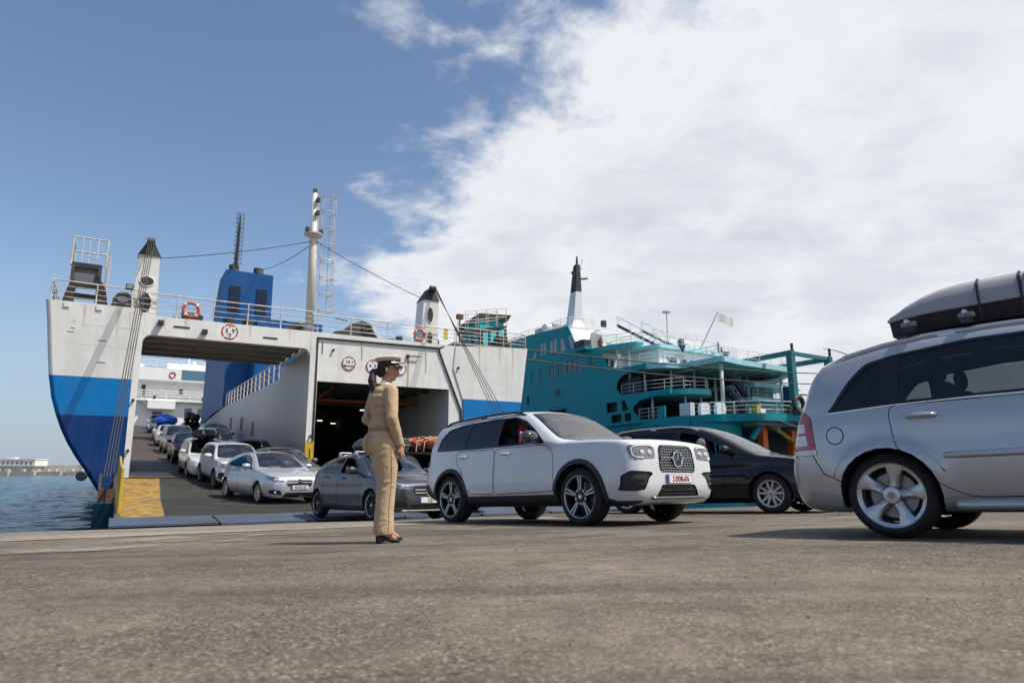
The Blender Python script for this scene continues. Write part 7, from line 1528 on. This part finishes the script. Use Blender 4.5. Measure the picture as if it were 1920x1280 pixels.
# peaked cap
cap = MB().lathe([(.084, -.012), (.090, .0), (.092, .040)], 32, m=HD @ Matrix.Translation((-.006, 0, .052)) @ Matrix.Rotation(R(-8), 4, 'Y') @ Matrix.Diagonal((1.12, .94, 1, 1))).build('cap', mat('cap_band', (.012, .012, .016), .6), wom, smooth=True)
CT = HD @ Matrix.Translation((-.006, 0, .052)) @ Matrix.Rotation(R(-8), 4, 'Y') @ Matrix.Diagonal((1.12, .94, 1, 1))
MB().lathe([(.092, .036), (.106, .050), (.117, .064), (.116, .071), (.09, .084), (.04, .088), (0, .089)], 32, m=CT).build('cap_crown', fabric('cap_cloth', (.62, .50, .36)), cap, smooth=True, angle=60)
g = MB(); rows = []
for k, (rr0, zz) in enumerate(((.088, .008), (.104, .0), (.120, -.014), (.130, -.024))): rows.append([CT @ Vector((rr0 * math.cos(a), rr0 * math.sin(a) * .93, zz - .010 * abs(math.sin(a)))) for a in np.linspace(-1.05, 1.05, 15)])
g.sheet(rows); pk = g.build('cap_peak', mat('peak_black', (.008, .008, .010), .15, coat=1.), cap, smooth=True); sd_ = pk.modifiers.new('t', 'SOLIDIFY'); sd_.thickness = .004
g = MB(); g.tube([CT @ Vector((.096 * math.cos(a), .096 * math.sin(a), .012)) for a in np.linspace(-1.2, 1.2, 15)], .008, 6); g.build('chin_strap', mat('braid_silver', (.62, .60, .52), .35, .4), cap); MB().ell(CT @ Vector((.100, 0, .046)), (.008, .024, .022)).build('cap_badge', mat('badge_gold', (.60, .45, .15), .3, .8), cap)
# shirt
g = MB()
for z, rx, ry, xo in ((1.07, .122, .145, -.012), (1.10, .118, .138, -.010), (1.15, .106, .126, -.005), (1.22, .118, .145, -.010), (1.29, .128, .160, -.014), (1.35, .128, .168, -.020), (1.40, .110, .165, -.020)): g.ell((xo, 0, z), (rx, ry, .075), 20, 10)
limb(g, [(-.012, -.06, 1.425), SR], [.066, .064]); limb(g, [(-.012, .06, 1.425), SL], [.066, .064]); limb(g, [(-.004, 0, 1.42), (.006, 0, 1.478)], [.078, .058]); g.ell((.055, 0, 1.30), (.075, .12, .085))
for a, b_, c_ in ((SR, ER, WR), (SL, EL, WL)):
    d = (c_ - b_).normalized(); limb(g, [a, a.lerp(b_, .5), b_, b_.lerp(c_, .5), c_ - d * .03], [.064, .062, .058, .052, .045])
for (p, q, r_) in (((-.125, -.10, 1.30), (-.11, .02, 1.20), .010), ((-.125, .08, 1.32), (-.105, -.03, 1.16), .009), ((-.118, -.02, 1.12), (-.10, -.12, 1.07), .010), ((-.118, .03, 1.10), (-.10, .11, 1.06), .010), ((-.10, -.12, 1.24), (-.02, -.145, 1.14), .009), ((-.12, 0, 1.40), (-.13, 0, 1.12), .006)): g.tube([p, tuple((Vector(p) + Vector(q)) / 2 + Vector((-.006, 0, .006))), q], [.003, r_, .003], 8)
for a, b_, c_ in ((SR, ER, WR), (SL, EL, WL)):
    for f_, t_ in ((.55, .3), (.75, 1.6), (.92, .8)): p = a.lerp(b_, f_); g.tube([p + Vector((.055 * math.cos(t_ + k), .055 * math.sin(t_ + k), .02 * k)) for k in np.linspace(-1.1, 1.1, 6)], [.004, .010, .012, .012, .010, .004], 8)
    for f_, t_ in ((.15, 3.4), (.4, 2.4)): p = b_.lerp(c_, f_); g.tube([p + Vector((.050 * math.cos(t_ + k), .050 * math.sin(t_ + k), .03 * k)) for k in np.linspace(-1., 1., 6)], [.004, .009, .011, .011, .009, .004], 8)
sh = solid(wom, 'shirt', M_khaki, g, .009, 2, .006, .05)
for s_ in (SR, SL):
    m_ = Matrix.Translation(s_ + Vector((.004, (.045 if s_.y < 0 else -.045), .058))) @ Matrix.Rotation(R(22 if s_.y < 0 else -22), 4, 'X')
    MB().box(-.032, .032, -.065, .065, -.004, .010, m_).build('epaulette', mat('epaulette_white', (.72, .73, .76), .6), sh, bevel=.004); g = MB()
    g.box(-.026, .026, -.010, .0, .0095, .0115, m_); g.box(-.006, .006, -.04, .03, .0095, .0117, m_); g.build('rank_mark', mat('rank_mark', (.12, .13, .2), .5), sh)
MB().tube([CC for CC in [(-.055, -.045, 1.475), (-.062, 0, 1.485), (-.055, .045, 1.475), (.0, .062, 1.47), (.05, .03, 1.455), (.05, -.03, 1.455), (.0, -.062, 1.47)]], .013, 8, closed=True).build('collar', M_khaki, sh, smooth=True)
for c_, b_ in ((WR, ER), (WL, EL)): d = (c_ - b_).normalized(); MB().tube([c_ - d * .055, c_ - d * .005], .046, 16).build('cuff', M_khaki, sh, smooth=True, angle=40)
# trousers, cut wide
g = MB(); g.ell((-.012, 0, .99), (.138, .168, .09), 20, 12); g.ell((-.066, -.068, .915), (.108, .100, .115), 18, 12); g.ell((-.066, .068, .915), (.108, .100, .115), 18, 12); g.ell((.02, 0, .92), (.118, .165, .11), 18, 12); g.ell((-.012, 0, 1.05), (.118, .140, .05), 20, 8)
limb(g, [(-.018, -.078, .89), (.002, -.080, .70), (.012, -.080, .52), (.0, -.080, .30), (-.002, -.080, .11)], [.126, .110, .090, .088, .097], 22)
g2 = MB(); limb(g2, [(.02, .078, .88), (.062, .086, .70), (.100, .090, .53), (.090, .092, .30), (.098, .094, .11)], [.122, .106, .086, .082, .090], 22)
def folds(g, leg, spec):
    for z, a0, w_, up in spec:
        for (z0, c0, r0), (z1, c1, r1) in zip(leg, leg[1:]):
            if z1 <= z <= z0:
                f_ = (z0 - z) / (z0 - z1); cx, cy, rr0 = c0[0] + (c1[0] - c0[0]) * f_, c0[1] + (c1[1] - c0[1]) * f_, r0 + (r1 - r0) * f_
                g.tube([(cx + rr0 * math.cos(a0 + k), cy + rr0 * math.sin(a0 + k), z + up * k) for k in np.linspace(-.8, .8, 7)], [.002, .006, w_, w_ * 1.1, w_, .006, .002], 8)
lr_ = [(.89, (-.018, -.078), .124), (.70, (.002, -.080), .108), (.52, (.012, -.080), .088), (.30, (.0, -.080), .086), (.11, (-.002, -.080), .095)]; ll_ = [(.88, (.02, .078), .120), (.70, (.062, .086), .104), (.53, (.10, .09), .084), (.30, (.09, .092), .08), (.11, (.098, .094), .088)]
folds(g, lr_, ((.82, -2.2, .008, .05), (.78, -1.2, .007, -.04), (.74, -2.5, .006, .06), (.56, -2.0, .008, .03), (.52, -1.3, .008, -.02), (.48, -2.4, .007, .03), (.22, -1.8, .007, -.03), (.17, -2.6, .006, .03))); folds(g2, ll_, ((.56, -1.0, .007, .03), (.50, -.4, .007, -.03), (.22, -.8, .006, .03)))
tr = solid(wom, 'trousers', M_khaki2, g, .009, 2, .005, .06); tl = solid(wom, 'trouser_leg', M_khaki2, g2, .009, 2, .005, .06)
M_seamk = mat('uniform_seam', (.30, .20, .115), .9)
for ob in (tr, tl):
    for p in ob.data.vertices:
        if p.co.z < .085: p.co.z = .085 - (.085 - p.co.z) * .12
MB().tube([(-.02, -.205, .90), (.004, -.192, .70), (.014, -.172, .52), (.0, -.170, .30), (-.002, -.178, .10)], .0022, 6).build('side_seam', M_seamk, tr); MB().tube([(-.150, 0.0, 1.05), (-.172, 0, .95), (-.165, 0, .86)], .003, 6).build('back_seam', M_seamk, tr)
MB().tube([(-.155, -.095, .985), (-.165, -.05, .982)], .0028, 6).build('pocket_edge', M_seamk, tr)
MB().lathe([(1., 1.060), (1.012, 1.064), (1.012, 1.092), (1., 1.096)], 32, m=Matrix.Translation((-.010, 0, -.035)) @ Matrix.Diagonal((.128, .150, 1, 1))).build('belt', M_seamk, tr, smooth=True)
MB().tube([(-.128, -.09, 1.345), (-.146, 0, 1.352), (-.128, .09, 1.345)], .0022, 6).build('yoke_seam', M_seamk, sh)
# court shoes with block heels
for an in (AR, AL):
    c_ = Vector((an.x, an.y, 0)); so = MB(); rows = []
    for f, w_, zt, zb_ in ((-.055, .022, .085, .055), (-.04, .031, .090, .053), (.0, .033, .074, .046), (.05, .036, .056, .020), (.10, .042, .048, .004), (.145, .038, .042, .003), (.175, .022, .030, .004), (.185, .006, .018, .008)):
        rows.append([(c_.x + f, c_.y + w_ * math.cos(a), zb_ + (zt - zb_) * (.5 + .5 * math.sin(a))) for a in np.linspace(0, 2 * math.pi, 17)])
    so.sheet(rows); so.add(rows[0][:-1], [tuple(range(16))]); s_ = so.build('shoe', M_shoe, wom, smooth=True); MB().prism([(c_.x - .058, .06), (c_.x - .004, .056), (c_.x - .018, .0), (c_.x - .054, .0)], 'y', c_.y - .021, c_.y + .021).build('heel', M_shoe, s_)
# people sitting in the cars
def seated(car, lx, ly, zseat, label, cloth, scarf=None, hair=None, s=1., turn=0., skin=None, reach=True):
    e = on_car(car, 'person', label, 'person'); e.location = car.matrix_basis @ Vector((lx, ly, zseat)); e.rotation_euler = (car.matrix_basis.to_3x3() @ Matrix.Rotation(math.pi + R(turn), 3, 'Z')).to_euler()
    g = MB(); limb(g, [(-.05, 0, .05), (-.09, 0, .30), (-.09, 0, .46)], [.13 * s, .125 * s, .11 * s]); limb(g, [(-.08, 0, .50), (-.05, 0, .60)], [.05, .048]); g.ell((-.02, 0, .72 * s + .0), (.088 * s, .072 * s, .105 * s)); g.ell((.005, 0, .675 * s), (.062 * s, .056 * s, .065 * s)); g.ell((.068 * s, 0, .70 * s), (.016, .012, .022)); g.ell((.045, 0, .655), (.04, .035, .03))
    for sd in (-1, 1):
        wr3 = (.24, sd * .14, .30) if reach else (.06, sd * .10, .12); limb(g, [(-.09, sd * .16 * s, .47 * s), (.06 if reach else -.04, sd * .22 * s, .27), wr3], [.055, .042, .030]); fw_ = 1. if reach else .35; limb(g, [(-.02, sd * .09, .06), (.40 * fw_, sd * .11, .10), (.48 * fw_, sd * .11, -.25 * fw_)], [.085, .065, .05]); hand(g, wr3, (1, 0, .1), (0, 0, 1), 1.2, .9, -sd)
    b_ = solid(e, 'body', skin or M_skin2, g, .016, 2)
    for sd in (-1, 1): MB().ell((.062 * s, sd * .028, .722 * s), (.008, .012, .007)).build('eye', M_cab, b_)
    g = MB(); limb(g, [(-.05, 0, .06), (-.09, 0, .30), (-.09, 0, .46)], [.15 * s, .145 * s, .125 * s])
    for sd in (-1, 1): limb(g, [(-.09, sd * .15 * s, .47 * s), (.05 if reach else -.04, sd * .22 * s, .28), (.18, sd * .17, .29) if reach else (.03, sd * .13, .17)], [.068, .055, .045])
    solid(e, 'top', cloth, g, .016, 2, .015)
    g = MB()
    if scarf: g.ell((-.045, 0, .735 * s), (.095 * s, .092 * s, .118 * s), 16, 12); g.ell((-.05, 0, .60), (.085, .095, .10), 16, 12); g.ell((-.02, 0, .54), (.10, .13, .07), 16, 10); solid(e, 'headscarf', scarf, g, .014, 2, .01)
    else: g.ell((-.045, 0, .745 * s), (.085 * s, .080 * s, .10 * s), 16, 12); g.ell((-.07, 0, .66 * s), (.05, .07, .08)); solid(e, 'hair', hair or M_hair, g, .014, 2, .01)
    return e
M_sred = fabric('scarf_red', (.46, .012, .018)); M_swh = fabric('scarf_white', (.62, .62, .60)); M_clg = fabric('top_grey', (.25, .27, .26)); M_clk = fabric('top_dark', (.03, .03, .04)); M_clp = fabric('top_rose', (.45, .12, .12))
bpy.context.view_layer.update()
seated(W_SUV, 2.32, .50, .58, 'passenger in a red headscarf in the white SUV front seat', M_sred, M_sred, reach=False); seated(BMP, 2.34, .52, .58, 'passenger in a white headscarf at the black people carrier window', M_clg, M_swh, turn=-25, reach=False)
seated(BMP, 2.34, -.42, .56, 'driver in a dark top at the wheel of the black people carrier', M_clk); seated(GH, 2.98, .42, .46, 'child looking out of the rear window of the dark grey hatchback', M_clp, hair=mat('hair_brown', (.10, .05, .025), .5), s=.95, turn=-60, reach=False)
seated(SH, 2.0, -.38, .42, 'driver of the silver hatchback seen through its windscreen', M_clk); seated(CR, 1.9, -.38, .48, 'driver of the white crossover seen through its windscreen', M_clg); seated(CARS['slate_car'][0], 2.0, .40, .44, 'person in the front seat of the slate car', M_clp)
